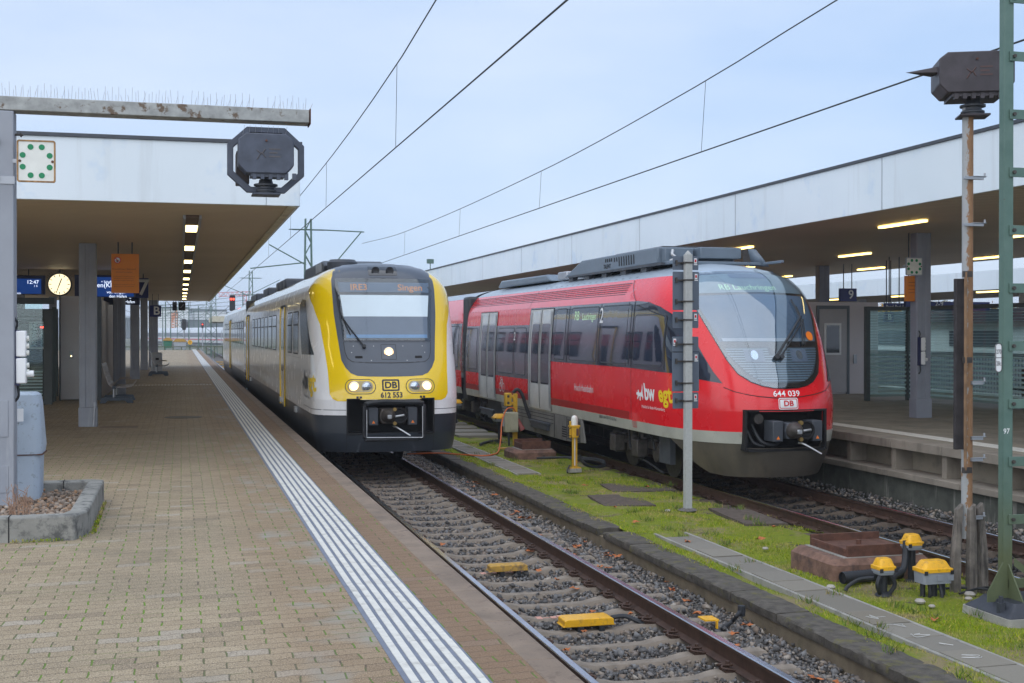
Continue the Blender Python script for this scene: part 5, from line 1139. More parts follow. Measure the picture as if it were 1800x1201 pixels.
txt(s_, '12:47', 0, .15, b.x-.33, 37.99, a.z-.20, 'screentext'); txt(s_, 'taD', 0, .14, b.x-.88, 37.99, a.z-.30, 'screentext'); txt(s_, 'mmin', 0, .09, b.x-.75, 37.99, a.z-.52, 'screentext'); txt(s_, '1 5', 0, .08, b.x-.25, 37.99, a.z-.31, 'screentext')
t, bd, a, b = hanging_sign('departure_board', 'blue departure display with white text right of the platform clock', 'display', 131, 483, 237, 523, 38.0, 'board', .2)
s_ = mb().box(a.x+.12, b.x-.03, 37.995, 38.0, b.z+.02, a.z-.06).build('screen', MT['screen'], bd)
for st_, q, dx, dz in (('12', .12, .22, .14), ('en(Kbw)', .19, .95, .30), ('+ Schaffhausen', .09, 1.0, .20), ('von Singen', .12, 1.15, .50), ('den Hafen', .12, 1.2, .62)): txt(s_, st_, 0, q, a.x+dx, 37.99, a.z-dz, 'screentext')
t, bd, a, b = hanging_sign('information_board', 'large dark blue train board hanging behind the column under the near roof', 'display', 182, 512, 246, 536, 40.8, 'board', .2)
txt(bd, 'von Singen', 0, .13, b.x-.42, 40.79, a.z-.16, 'screentext'); txt(bd, 'den Hafen', 0, .13, b.x-.42, 40.79, a.z-.33, 'screentext')
# clock
c = at(104.6, 500, Y=38.0)
T = thing('platform_clock', 'round lit platform clock hanging from the near roof', 'clock', (c.x, 38, c.z))
mb().lathe([(.0, 0), (.31, 0), (.335, .02), (.335, .16), (.31, .18), (0, .18)], (c.x, 38.0, c.z), 36, 'y').build('case', MT['dkgrey'], T)
fc_ = mb().lathe([(.0, -.004), (.30, -.004), (.30, 0), (.0, 0)], (c.x, 38.0, c.z), 36, 'y').build('dial', MT['clockface'], T)
m = mb()
for i in range(12):
    a_ = R(30*i); L = .07 if i % 3 == 0 else .055
    d_ = Vector((math.sin(a_), 0, math.cos(a_))); p_ = Vector((c.x, 37.990, c.z)); m.tube([p_+d_*(.285-L), p_+d_*.285], .013, 4, False)
m.build('hour_marks', MT['textk'], fc_)
def hand(a_, L, r_): d_ = Vector((math.sin(R(a_)), 0, math.cos(R(a_)))); return mb().tube([Vector((c.x, 37.985, c.z))-d_*.06, Vector((c.x, 37.985, c.z))+d_*L], r_, 4, False).build('hand', MT['textk'], fc_)
hand(20, .18, .018); hand(200, .27, .013)
mb().cyl((c.x, 38.09, c.z+.33), (c.x, 38.09, CZ0+.01), .03, 8).build('hanger', MT['dkgrey'], T)
m = mb()
for i in range(14): a_ = R(-60+i*9); m.cyl((c.x+math.sin(a_)*.33, 38.05, c.z+math.cos(a_)*.33), (c.x+math.sin(a_)*.43, 38.0, c.z+math.cos(a_)*.43), .004, 4)
m.build('bird_spikes', MT['dkgrey'], T)
t, bd, a, b = hanging_sign('no_smoking_sign', 'orange no smoking notice hanging in front of the blue track sign', 'sign', 195.5, 446, 244.5, 515.5, 26.2, 'poster', .03)
w_ = b.x-a.x; X0 = a.x
m = mb(); m.patch(ellipse(X0+.12, a.z-.13, .055, .055), lambda x, z: (x, 26.197, z), .1); m.build('pictogram_ground', MT['white'], bd)
m = mb(); m.patch(ellipse(X0+.12, a.z-.13, .068, .068), lambda x, z: (x, 26.195, z), .1, [ellipse(X0+.12, a.z-.13, .052, .052)]); m.add([(X0+.075, 26.194, a.z-.10), (X0+.085, 26.194, a.z-.085), (X0+.165, 26.194, a.z-.165), (X0+.155, 26.194, a.z-.175)], [(0, 1, 2, 3)]); m.build('prohibition_ring', MT['textr'], bd)
m = mb().box(X0+.085, X0+.15, 26.1955, 26.196, a.z-.145, a.z-.135).box(X0+.10, X0+.13, 26.1955, 26.196, a.z-.175, a.z-.145); m.build('cigarette_pictogram', MT['textk'], bd)
for s_, q, dz in (('Rauchfreier Bahnhof', .055, .31), ('Smoke-free station', .042, .37), ('Das Rauchen ist auf dem gesamten', .03, .46), ('Bahnsteig nur in den markierten', .03, .50), ('Bereichen erlaubt. Vielen Dank.', .03, .54), ('Das Rauchen ist auf dem gesamten', .03, .62), ('Bahnsteig nur in den markierten', .03, .66)): txt(bd, s_, 0, q, X0+w_/2-.02, 26.196, a.z-dz, 'textdim')
t, bd, a, b = hanging_sign('track_number_sign', 'blue sign with a white 7 half hidden by the orange notice', 'sign', 224, 489, 261, 524, 40.0)
txt(bd, '7', .02, .68, b.x-.15, 39.99, (a.z+b.z)/2)
t, bd, a, b = hanging_sign('section_sign', 'small blue sign with a white B on the near platform', 'sign', 263, 537, 283.5, 557, 61.0)
txt(bd, 'B', .02, .55, (a.x+b.x)/2+.05, 60.99, (a.z+b.z)/2)
for k, (q0, q1, lb) in enumerate(((303, 311, 'tall narrow black signal lamp hanging at the end of the near roof'), (314, 326, 'square black signal box hanging at the end of the near roof'))):
    t, bd, a, b = hanging_sign('roof_signal', lb, 'signal', q0, 531, q1, 546, 73.2, 'black', .2)
    if k: mb().tube([((a.x+b.x)/2-.08, 73.19, (a.z+b.z)/2-.1), ((a.x+b.x)/2+.08, 73.19, (a.z+b.z)/2+.1)], .02, 5, False).build('indicator', MT['alu'], bd)
    else:
        for dz in (.12, -.1): mb().lathe([(.0, -.02), (.08, -.02), (.09, 0), (0, 0)], ((a.x+b.x)/2, 73.19, (a.z+b.z)/2+dz), 12, 'y').build('lens', MT['dkgrey'], bd)
# waiting room block, corrugated wall, glass shelter
T = thing('service_room', 'grey panel walled room with corrugated side on the near platform', 'cabin', (-2.9, 40, PZ))
mb().box(-3.3, -2.36, 37.2, 46, PZ+.03, 3.72).build('wall', MT['wallgrey'], T, bevel=.01)
mb().box(-3.33, -3.302, 37.15, 37.4, PZ, 3.75).box(-2.358, -2.2, 37.15, 37.3, PZ, 3.70).build('corner_frame', MT['frame'], T)
cor = [[], []]
for i in range(90):
    y = 37.5 + i*.08; x = -2.20 + .03*math.sin(i*math.pi/2.5)
    cor[0].append((x, y, PZ+.05)); cor[1].append((x, y, 3.62))
mb().grid(cor).build('corrugated_sheet', mat('corrugated sheet', (.40, .36, .34), .35, .5, var=.06), T)
mb().box(-3.06, -2.96, 37.17, 37.2, 1.95, 2.15).build('call_panel', MT['alu'], T); mb().box(-3.02, -3.0, 37.16, 37.17, 2.0, 2.03).build('call_button', MT['lamp'], T)
T = thing('glass_shelter', 'grey framed glass shelter with striped panes behind the left post', 'shelter', (-5, 36, PZ))
fr = mb()
for x in (-7.5, -6.2, -4.95, -4.35): fr.box(x-.05, x+.05, 35.4, 35.5, PZ, 3.45)
fr.box(-7.5, -3.3, 35.38, 35.52, 3.45, 3.62).box(-7.5, -3.3, 35.4, 35.5, PZ+.05, PZ+.12)
for yy in (37, 39, 41): mb().box(-3.50, -3.40, yy, yy+.1, PZ, 3.4).build('frame_post', MT['framegreen'], T)
fr.build('frame', MT['framegreen'], T, bevel=.008); mb().box(-3.56, -3.34, 35.30, 35.375, PZ, 3.3).build('corner_post', MT['framegreen'], T, bevel=.008)
for x0, x1 in ((-7.45, -6.25), (-6.15, -5.0), (-4.9, -4.4), (-4.3, -3.6)):
    g = mb().box(x0, x1, 35.44, 35.455, PZ+.12, 3.45).build('pane', MT['shelter'], T)
    s_ = mb()
    for i in range(9): s_.box(x0, x1, 35.436, 35.439, PZ+.18+i*.085, PZ+.225+i*.085)
    for i in range(16): s_.box(x0, x1, 35.436, 35.439, 1.75+i*.09, 1.757+i*.09)
    s_.build('stripe', MT['frost'], g)
mb().box(-7.4, -3.6, 39.8, 39.9, PZ, 3.4).build('back_wall', MT['framegreen'], T)
mb().box(-4.28, -3.68, 38.6, 38.7, 2.2, 3.0).build('inner_window', MT['white'], T); mb().box(-4.22, -3.74, 38.58, 38.6, 2.26, 2.94).build('inner_pane', MT['blackglass'], T)
mb().box(-3.98, -3.86, 38.56, 38.58, 2.82, 2.86).build('red_display', MT['redlamp'], T)
# benches
def bench(label, x, y):
    t = thing('platform_bench', label, 'bench', (x, y, PZ), 'steel mesh benches on the near platform')
    for yy in (y+.25, y+1.75):
        b = mb().prism([(x-.42, PZ), (x-.38, PZ+.16), (x+.40, PZ+.16), (x+.46, PZ), (x+.30, PZ), (x+.24, PZ+.07), (x-.22, PZ+.07), (x-.28, PZ)], 'y', yy-.07, yy+.07).build('foot', MT['bench'], t, bevel=.01)
        mb().cyl((x-.05, yy, PZ+.16), (x-.05, yy, PZ+.42), .035, 8).build('stem', MT['alu'], b)
    mb().box(x-.09, x, y, y+2.0, PZ+.40, PZ+.47).build('beam', MT['bench'], t)
    sp_ = [(.48, .56), (.42, .47), (.25, .44), (.0, .45), (-.16, .50), (-.25, .72), (-.33, 1.0), (-.36, 1.08)]
    for k in range(3):
        y0_ = y+.05+k*.66; s_ = mb()
        for j in range(9): yy = y0_ + j*.072; s_.tube([(x+a, yy, PZ+b) for a, b in sp_], .013, 4)
        for a, b in sp_[:]: s_.cyl((x+a, y0_, PZ+b), (x+a, y0_+.58, PZ+b), .014, 4)
        for q in (.33, .1, -.2, -.29): 
            b = np.interp(-q, [-p[0] for p in sp_], [p[1] for p in sp_]); s_.cyl((x+q, y0_, PZ+b), (x+q, y0_+.58, PZ+b), .013, 4)
        s_.build('mesh_seat', MT['mesh'], t)
        mb().tube([(x-.1, y0_-.02, PZ+.48), (x+.1, y0_-.02, PZ+.66), (x+.38, y0_-.02, PZ+.66)], .012, 5).build('armrest', MT['mesh'], t)
bench('steel mesh bench beside the corrugated wall, nearest one', -1.72, 35.3)
bench('distant steel mesh bench by the metal bin', -1.0, 57.3)
T = thing('metal_bin', 'boxy metal bin standing behind the distant bench', 'bin', (-1.0, 60.5, PZ))
mb().box(-1.35, -.85, 60.3, 60.8, PZ, PZ+1.0).build('case', MT['alu'], T, bevel=.05); mb().box(-1.15, -1.0, 60.28, 60.3, PZ+.65, PZ+.75).build('slot', MT['void'], T)
# ---------------------------------------------------------------- things on the island
def at0(px, py, z=IZ): return at(px, py, z=z)
# concrete post with the backs of sign plates
p = Vector((7.39, 17.35, IZ))
T = thing('sign_post', 'grey concrete post carrying the grey backs of stacked track signs', 'post', p)
mb().prism([(p.x-.055, p.y-.05), (p.x+.055, p.y-.05), (p.x+.055, p.y+.05), (p.x-.055, p.y+.05)], 'z', IZ-.05, 3.86).cyl((p.x, p.y, 3.86), (p.x, p.y, 3.92), .065, 4, .01).build('post', MT['concpost'], T, bevel=.012)
mb().lathe([(.15, 0), (.13, .02), (.09, .03), (.05, .035)], (p.x, p.y, IZ-.02), 9).build('foot_mortar', MT['ground'], T)
for k, (y0_, y1_, x0, x1) in enumerate(((450, 475, 1183, 1228), (477.5, 545.5, 1183, 1229), (548, 577, 1183, 1228), (592, 618, 1182, 1228), (620, 688, 1182, 1229), (690.5, 718, 1183, 1228))):
    a = at(x0, y0_, Y=p.y+.08); b = at(x1, y1_, Y=p.y+.08)
    s_ = tag(mb().prism(rounded(a.x, b.x, b.z, a.z, .015), 'y', p.y+.085, p.y+.10).build('sign_plate', MT['signback'], T, bevel=.002))
    zc = [(a.z+b.z)/2] if k % 3 != 1 else [b.z+.13, a.z-.13]
    for z in zc:
        mb().box(p.x-.075, p.x+.075, p.y-.06, p.y+.085, z-.012, z+.012).box(p.x-.17, p.x-.07, p.y+.06, p.y+.084, z-.01, z+.01).box(p.x-.17, p.x-.15, p.y+.04, p.y+.084, z-.04, z+.04).build('clamp', MT['iron'], s_)
    tx = b.x-.05 if k != 3 else a.x+.04
    stk = mb().box(tx-.022, tx+.022, p.y+.082, p.y+.0845, a.z-.11, a.z-.03).box(tx-.025, tx+.03, p.y+.082, p.y+.0845, a.z-.135, a.z-.12).build('sticker', MT['white'], s_)
    mb().box(tx-.013, tx+.013, p.y+.079, p.y+.0818, a.z-.09, a.z-.05).build('sticker_mark', MT['textr'], stk)
# small yellow pillar with white cap
p = Vector((7.32, 22.7, IZ)); x, y = p.x, p.y
T = thing('key_pillar', 'slim yellow pillar with white round cap and dark cable on the moss', 'pillar', p)
mb().box(x-.21, x+.21, y-.14, y+.14, IZ-.03, IZ+.05).build('base_block', MT['concrete'], T, bevel=.01)
mb().box(x-.19, x+.19, y-.12, y+.12, IZ+.05, IZ+.07).build('base_plate', MT['yl_paint'], T)
mb().box(x-.08, x-.045, y-.06, y+.06, IZ+.07, .76).box(x+.045, x+.08, y-.06, y+.06, IZ+.07, .76).box(x-.08, x+.08, y+.02, y+.06, IZ+.07, .76).build('stand', MT['yl_paint'], T, bevel=.005)
mb().cyl((x, y-.03, IZ+.1), (x, y-.03, .70), .02, 8).build('conduit', MT['white'], T)
hd = mb().prism([(x-.13, .72), (x-.10, .66), (x+.10, .66), (x+.13, .72), (x+.13, .86), (x-.13, .86)], 'y', y-.12, y+.10).box(x-.18, x-.13, y-.05, y+.02, .66, .98).build('head', MT['yl_paint'], T, bevel=.01)
mb().box(x-.18, x+.16, y-.13, y+.12, .862, .90).build('collar', MT['yl_paint'], hd, bevel=.008)
mb().lathe([(.115, 0), (.115, .10), (.10, .15), (.06, .18), (0, .19)], (x-.0, y, .90), 18).build('cap', MT['enamel'], T)
mb().box(x+.02, x+.10, y-.16, y-.12, .70, .84).build('padlock', mat('dark padlock', (.10, .05, .05), .5), hd, bevel=.01)
mb().tube([(x-.15, y-.1, .85), (x-.24, y-.1, .82), (x-.26, y-.1, .72), (x-.16, y-.1, .70)], .008, 6).build('wire_loop', MT['black'], hd)
T.scale = (.58, .58, 1.0)
T2 = mb().tube([(x-.30, y-.5, IZ+.03), (x-.22, y-.25, IZ+.05), (x-.1, y, IZ+.1)], .018, 8).tube([(x+.1, y, IZ+.30), (x+.2, y, IZ+.12), (x+.45, y+.1, IZ+.05), (x+.75, y+.4, IZ+.06), (x+.78, y+.75, IZ+.12), (x+.4, y+1.3, IZ+.12), (x-.2, y+1.9, IZ+.06)], .024, 8).tube([(x+.1, y+.02, IZ+.26), (x+.3, y-.05, IZ+.08), (x+.7, y+.25, IZ+.04), (x+.72, y+.7, IZ+.10), (x+.3, y+1.3, IZ+.1)], .018, 8)
tag(T2.build('cable', MT['black']), 'black cable looped on the moss around the slim yellow pillar', 'cable')
# concrete inspection shafts
def shaft(label, x0, x1, y0, y1, h_, lid):
    t = thing('cable_shaft', label, 'shaft', ((x0+x1)/2, (y0+y1)/2, IZ))
    o = rounded(x0, x1, y0, y1, .10, 3); i_ = rounded(x0+.06, x1-.06, y0+.06, y1-.06, .10, 3)
    m = mb(); rows = [[(a, b, IZ-.05) for a, b in loop(o)], [(a, b, IZ+h_-.06) for a, b in loop(o)], [(a, b, IZ+h_) for a, b in loop(i_)]]
    m.grid([list(reversed(r)) for r in rows]); m.add(rows[2][:-1], [tuple(range(len(o)))])
    m.build('block', mat('red sandstone concrete', (.185, .105, .075), .95, var=.35, vs=8, bump=.8, bs=35, stain=((.07, .05, .045), 6, .5, .2)), t)
    lx0, lx1, ly0, ly1 = x0+.22, x1-.12, y0+.14, y1-.14; z = IZ+h_
    l = mb().box(lx0, lx1, ly0, ly1, z, z+.05).build('lid', MT['rust'], t, bevel=.005)
    mb().box(lx0, lx1, ly0-.03, ly0, z, z+lid).box(lx0, lx1, ly1, ly1+.03, z, z+lid).box(lx0-.002, lx0+.03, ly0, ly1, z+.05, z+lid*.7).build('rim', MT['rust'], l, bevel=.004)
    mb().cyl(((lx0+lx1)/2, (ly0+ly1)/2+.1, z+.05), ((lx0+lx1)/2, (ly0+ly1)/2+.1, z+.1), .03, 10).build('lifting_knob', MT['rust'], l)
    mb().box(lx0-.05, lx1+.04, ly0-.05, ly1+.05, z+.001, z+.008).build('mortar', MT['concrete'], l)
    return t
shaft('reddish concrete shaft with rusty lid beside the three yellow capped junction boxes', 6.76, 7.98, 11.9, 12.95, .215, .13)
shaft('smaller reddish concrete shaft with rusty lid beside the bent yellow stand', 6.78, 7.75, 25.2, 26.1, .17, .18)
# yellow capped boxes
def capbox(label, x, y, stem, w, d, bh, group='yellow capped junction boxes', legs=1, stemr=.04):
    t = thing('junction_box', label, 'junction box', (x, y, IZ), group)
    z = IZ + stem
    lg = mb()
    if legs == 1: lg.cyl((x, y, IZ-.05), (x, y, z), stemr, 14); lg.lathe([(.09, 0), (.075, .02), (stemr+.005, .04)], (x, y, IZ-.02), 14)
    else:
        for q in (-.7, 0, .7): lg.cyl((x+q*w, y+.0, IZ-.05), (x+q*w, y, z), .026, 10)
        lg.tube([(x-.45*w, y-.05, z), (x-.43*w, y-.06, z-.1), (x-.45*w, y-.05, IZ-.02)], .018, 8); lg.tube([(x+.25*w, y-.05, z), (x+.28*w, y-.09, z-.12), (x+.2*w, y-.09, IZ-.02)], .018, 8); lg.cyl((x, y, IZ-.05), (x, y, z), .045, 10)
    lg.build('stem', MT['black'], t)
    b = rloft(mb(), x, y, [(z, w*.86, d*.86), (z+bh*.45, w*.92, d*.92), (z+bh*.45+.002, w, d), (z+bh, w, d)] if legs == 1 else [(z, w*.97, d*.95), (z+bh, w, d)], .03).build('box', MT['gr_plastic'], t, ang=30)
    c = rloft(mb(), x, y, [(z+bh+.001, w*1.06, d*1.08), (z+bh+.035, w*1.06, d*1.08), (z+bh+.042, w*.93, d*.91), (z+bh+.10, w*.74, d*.68), (z+bh+.112, w*.66, d*.58)], .03).build('cap', MT['yl'], t, ang=30)
    for sx in (-1, 1): mb().box(x+sx*w*.9-.02, x+sx*w*.9+.02, y-d*1.1, y-d*1.07, z+bh-.02, z+bh+.02).build('clip', MT['black'], c)
    if legs > 1: mb().box(x-.02, x+.05, y-d-.004, y-d, z+.03, z+.09).box(x+.1, x+.17, y-d-.004, y-d, z+.03, z+.09).build('knockout', MT['gr_plastic'], b, bevel=.003)
    return t
capbox('tallest yellow capped junction box on a black stem by the big shaft', 7.57, 11.70, .34, .092, .095, .05)
t = capbox('yellow capped junction box on short black legs left of the other two', 6.92, 11.2, .20, .092, .095, .05)
mb().tube([(6.87, 11.17, .22), (6.82, 11.15, .12), (6.88, 11.18, .0)], .022, 8).tube([(6.97, 11.17, .22), (7.02, 11.15, .12), (6.96, 11.18, .0)], .022, 8).build('cable_leg', MT['black'], t)
capbox('wide grey junction box with flat yellow lid on several black legs', 7.36, 11.0, .13, .165, .105, .115, legs=3)
capbox('yellow capped junction box on a black stem left of the bent yellow stand', 7.50, 29.2, .50, .16, .16, .07)
capbox('yellow capped junction box half hidden behind the white nose of the near train', 7.66, 34.9, .55, .16, .16, .07)
# pipe and hoses by the boxes
T = thing('drain_pipe', 'black corrugated drain pipe lying against the big shaft', 'pipe', (6.7, 11.9, IZ+.08))
p0, p1 = Vector((6.74, 11.70, IZ+.07)), Vector((7.5, 11.80, IZ+.07))
m = mb(); n_ = 20
d = (p1-p0).normalized(); u = d.orthogonal().normalized(); v_ = d.cross(u); rows = []
for i in range(41):
    c_ = p0 + (p1-p0)*i/40; r_ = .062 + (.005 if i % 2 else 0); rows.append([c_ + (u*math.cos(2*math.pi*j/n_)+v_*math.sin(2*math.pi*j/n_))*r_ for j in range(n_+1)])
m.grid(rows); m.build('pipe_wall', MT['black'], T)
mb().cyl(p0+d*.03, p0+d*.04, .058, 16).build('pipe_hollow', MT['void'], T)
tag(mb().tube([(7.50, 11.7, .45), (7.47, 11.66, .30), (7.40, 11.6, .16), (7.22, 11.5, .12), (7.08, 11.35, .10), (7.0, 11.25, .22)], .035, 10).build('hose', MT['black']), 'thick black hose bending from the tallest junction box to its neighbour', 'hose')
tag(mb().tube([(6.88, 11.3, .16), (6.80, 11.45, .12), (6.70, 11.5, .05), (6.66, 11.5, .0)], .02, 8).build('hose', MT['black']), 'thin black cable leaving the left junction box over the moss', 'hose')
tag(mb().tube([(7.55, 11.2, .03), (7.8, 11.1, .05), (8.1, 10.9, .04), (8.5, 10.5, .03)], .014, 6).build('cable', MT['black']), 'thin black cable on the moss beside the green mast foot', 'cable')
tag(mb().tube([(7.6, 10.9, .04), (7.95, 11.05, .05), (8.3, 11.15, .02)], .012, 6).build('cable', MT['black']), 'thin black cable between the timber post foot and the wide junction box', 'cable')
st_ = mb()
for (x, y, s) in ((6.55, 11.6, .05), (6.3+.75, 10.75, .055), (7.05, 10.55, .035), (7.72, 10.9, .06), (7.6, 10.75, .04), (6.95, 13.9, .04), (7.45, 10.2, .03), (7.0, 17.2, .05)):
    st_.lathe([(.0, 0), (s*.8, .0), (s, s*.35), (s*.7, s*.7), (0, s*.8)], (x, y, IZ-.01), 9)
st_o = st_.build('pebble', mat('pale pebble', (.38, .35, .31), .8, var=.3, vs=8)); st_o['kind'] = 'stuff'; tag(st_o, 'few pale loose pebbles on the moss', 'pebbles')
# bent yellow stand with box
x, y = 7.62, 28.2
T = thing('cable_stand', 'yellow cable stand with beige box and orange lead behind the smaller shaft', 'stand', (x, y, IZ))
mb().box(x-.06, x+.06, y-.05, y+.05, IZ, 1.28).build('stand', MT['yl_paint'], T, bevel=.006)
h_ = mb().box(x-.30, x-.12, y-.10, y+.10, .98, 1.30).build('bracket_head', MT['yl_paint'], T, bevel=.02)
mb().cyl((x-.2, y, 1.20), (x, y, 1.20), .04, 10).cyl((x-.2, y, 1.04), (x, y, 1.04), .04, 10).build('bracket_arm', MT['yl_paint'], h_)
mb().cyl((x-.22, y-.12, 1.22), (x-.22, y-.09, 1.22), .035, 8).cyl((x-.22, y-.12, 1.06), (x-.22, y-.09, 1.06), .035, 8).build('bolt', MT['iron'], h_)
b = mb().box(x-.36, x+.02, y-.28, y-.05, .36, .84).build('switch_box', MT['beige'], T, bevel=.02)
mb().box(x-.02-.20, x+.01, y-.30, y-.28, .40, .82).build('switch_box_lid', MT['beige'], b, bevel=.006)
mb().cyl((x+.02, y-.16, .66), (x+.12, y-.2, .48), .06, 12).cyl((x+.12, y-.2, .48), (x+.16, y-.22, .40), .075, 12).build('power_plug', mat('faded red plug', (.36, .10, .09), .6), b)
mb().box(x-.40, x-.36, y-.2, y-.1, .5, .7).build('label_plate', MT['alu'], b)
mb().tube([(x-.25, y-.15, .36), (x-.22, y-.15, .2), (x-.2, y-.1, IZ)], .03, 8).tube([(x-.20, y, .98), (x-.2, y, .84)], .03, 8).build('conduit', MT['dkgrey'], T)
T.scale = (.85, .85, .97)
tag(mb().tube([(x-.05, y, 1.26), (x+.05, y-.02, 1.34), (x+.16, y-.05, 1.22), (x+.27, y-.1, .85), (x+.42, y-.2, .45), (x+.62, y-.4, .1), (x+.66, y-.45, IZ)], .042, 10).build('hose', MT['black']), 'thick black hose hanging from the yellow cable stand to the ground', 'hose')
tag(mb().tube([(x, y-.1, .80), (x-.12, y-.22, .92), (x-.3, y-.32, .88), (x-.45, y-.5, .60), (x-.55, y-.8, .3), (x-.75, y-1.4, .06), (x-1.05, y-2.2, .05), (x-1.4, y-2.5, .05), (x-1.8, y-2.1, .05), (x-2.2, y-1.6, .04), (x-2.75, y-1.0, -.02)], .016, 8).build('extension_lead', MT['orange']), 'orange extension lead running from the beige box over the moss', 'cable')
tag(mb().tube([(7.5, 29.1, .06), (7.2, 28.9, .06), (6.95, 28.6, .05), (6.85, 28.55, .02)], .035, 8).build('hose', MT['black']), 'short black hose lying by the distant yellow capped junction box', 'hose')
tag(mb().box(7.0, 7.5, 27.3, 27.5, IZ, IZ+.03).build('plank', MT['yl_dirty']), 'flat ochre plank lying behind the smaller shaft', 'plank')
# flat slabs by the island far part
t = mb()
for a, b, c_, d in ((6.3, 7.2, 18.0, 19.2), (7.6, 8.3, 15.8, 17.3), (7.0, 8.2, 19.6, 20.6)): t.prism([(a, c_), (b-.1, c_-.1), (b, d), (a+.15, d+.1)], 'z', -.05, IZ-.006)
tag(t.build('asphalt_patch', mat('worn asphalt patch', (.095, .075, .06), .95, var=.3, vs=12, bump=.6, bs=60)), 'worn dark patches of old asphalt showing through the moss', 'asphalt', kind='structure')
t = mb()
for i in range(5): t.prism([(6.9+.13*i, 31+i*1.1), (7.9, 30.8+i*1.2), (8.0, 31.7+i*1.2), (6.8, 31.9+i*1.1)], 'z', -.05, IZ+.02+.01*i)
t.build('concrete_slab', MT['pslab'])['kind'] = 'structure'
# rusty pole with dark housing
p = Vector((7.86, 11.15, IZ)); x, y = p.x, p.y
T = thing('monitor_pole', 'rust streaked galvanised pole with dark monitor housing on top', 'pole', p)
top = 5.02
pm = NT('rusting galvanised pipe'); sx = pm.n('SeparateXYZ'); pm.put(sx.inputs[0], pm.oc())
f_ = pm.ramp(pm.math('ADD', pm.math('SUBTRACT', pm.math('MULTIPLY', sx.outputs[0], .82), pm.math('MULTIPLY', sx.outputs[1], .57)), pm.math('MULTIPLY', pm.math('SUBTRACT', pm.noise(5, 6, stretch=(6, 6, 3), rough=.7), .5), .14)), -.004, .004)
f2 = pm.math('MAXIMUM', f_, pm.ramp(pm.noise(3, 6), .60, .64))
pm.bsdf(Base_Color=pm.mix(f2, pm.mix(pm.noise(9), (.30, .31, .31), (.42, .43, .44)), pm.mix(pm.noise(14, 5), (.20, .10, .045), (.36, .21, .11))), Roughness=.7, Normal=pm.bump(pm.noise(40), .2)); pm = pm.m
mb().cyl((x, y, .55), (x, y, top), .056, 20).build('pipe', pm, T)
for i, (dx, dy, tx) in enumerate(((-.12, -.05, -.04), (.0, -.09, 0), (.13, -.03, .05))):
    mb().prism([(x+dx*1.35-.045, y+dy-.03), (x+dx*1.35+.045, y+dy-.03), (x+dx*1.35+.045, y+dy+.05), (x+dx*1.35-.045, y+dy+.05)], 'z', -.1, .35).add([(x+dx*1.35-.045, y+dy-.03, .35), (x+dx*1.35+.045, y+dy-.03, .35), (x+dx*1.35+.045, y+dy+.05, .35), (x+dx*1.35-.045, y+dy+.05, .35), (x+dx-.03, y+dy-.01, .86), (x+dx+.04, y+dy-.01, .92), (x+dx+.04, y+dy+.05, .92), (x+dx-.03, y+dy+.05, .86)], [(0, 1, 5, 4), (1, 2, 6, 5), (2, 3, 7, 6), (3, 0, 4, 7), (4, 5, 6, 7)]).build('timber_stake', MT['wood'], T, bevel=.008)
for zz in (4.28, 3.80, 2.17, 1.60, 1.38, .78):
    s_ = mb().box(x-.10 if zz > 3 else x, x+.13, y-.09, y-.055, zz-.025, zz+.005).box(x+.0, x+.16, y-.10, y-.05, zz+.006, zz+.012).cyl((x+.15, y-.075, zz), (x+.15, y-.075, zz+.045), .012, 6); s_.build('step_bracket', MT['alu'], T, bevel=.002)
hq = at(1682, 86, Y=y-.28); hr = at(1792, 165, Y=y-.28)
ROT = ((hq.x+hr.x)/2, y, R(-24))
housing(T, (hq.x+hr.x)/2, (hq.z+hr.z)/2, y, (hr.x-hq.x)/2+.0, (hq.z-hr.z)/2, MT['housing_rust'], False)
cz_ = (hq.z+hr.z)/2
ROT = None
mb().add([(hq.x-.30, y+.16, cz_+.04), (hq.x+.02, y-.05, cz_+.09), (hq.x+.02, y+.20, cz_+.09), (hq.x+.02, y-.05, cz_+.02), (hq.x+.02, y+.20, cz_+.02)], [(0, 1, 2), (0, 3, 1), (0, 2, 4), (0, 4, 3)]).build('visor', MT['housing_rust'], T)
# board on the pole
a = at(1676, 490, Y=y-.05); b = at(1694, 790, Y=y-.05)
bd = mb().box(a.x+.02, b.x-.005, y-.07, y-.02, b.z, a.z).build('edge_board', MT['wood'], T, bevel=.006)
bd.data.materials[0] = mat('charred board', (.035, .03, .032), .8, var=.4, vs=9, bump=.5, bs=40)
mb().tube([(b.x-.03, y-.12, 3.30), (b.x-.03, y-.12, .95+.32)], .017, 6, False).build('rod', mat('brown rod', (.22, .13, .07), .7, var=.3, vs=10), bd)
for zz in (3.28, 2.40, 1.27): mb().box(b.x-.05, x-.03, y-.13, y-.09, zz-.03, zz+.03).build('rod_bracket', MT['iron'], bd)
# green mast
mx_, my = 7.53, 10.15
T = thing('catenary_mast', 'green steel ladder mast with mossy foot bolted to a tarred block', 'mast', (mx_, my, IZ))
a = at(1768, 300, Y=my).x; b_ = at(1753, 900, Y=my).x
lo_x = at(1762, 1060, Y=my).x; hi_x = at(1778, 0, Y=my).x
gm = NT('green mast'); s3 = gm.n('SeparateXYZ'); gm.put(s3.inputs[0], gm.oc())
c_ = gm.mix(gm.ramp(gm.noise(7), .3, .7), (.085, .155, .13), (.115, .19, .16)); c_ = gm.mix(gm.math('MULTIPLY', gm.ramp(gm.math('ADD', s3.outputs[2], gm.math('MULTIPLY', gm.noise(3, 5), .8)), 1.9, .9), .85), c_, gm.mix(gm.noise(12, 5), (.075, .085, .035), (.12, .13, .05))); c_ = gm.mix(gm.ramp(gm.noise(16, 6, rough=.7), .68, .72), c_, (.10, .05, .03))
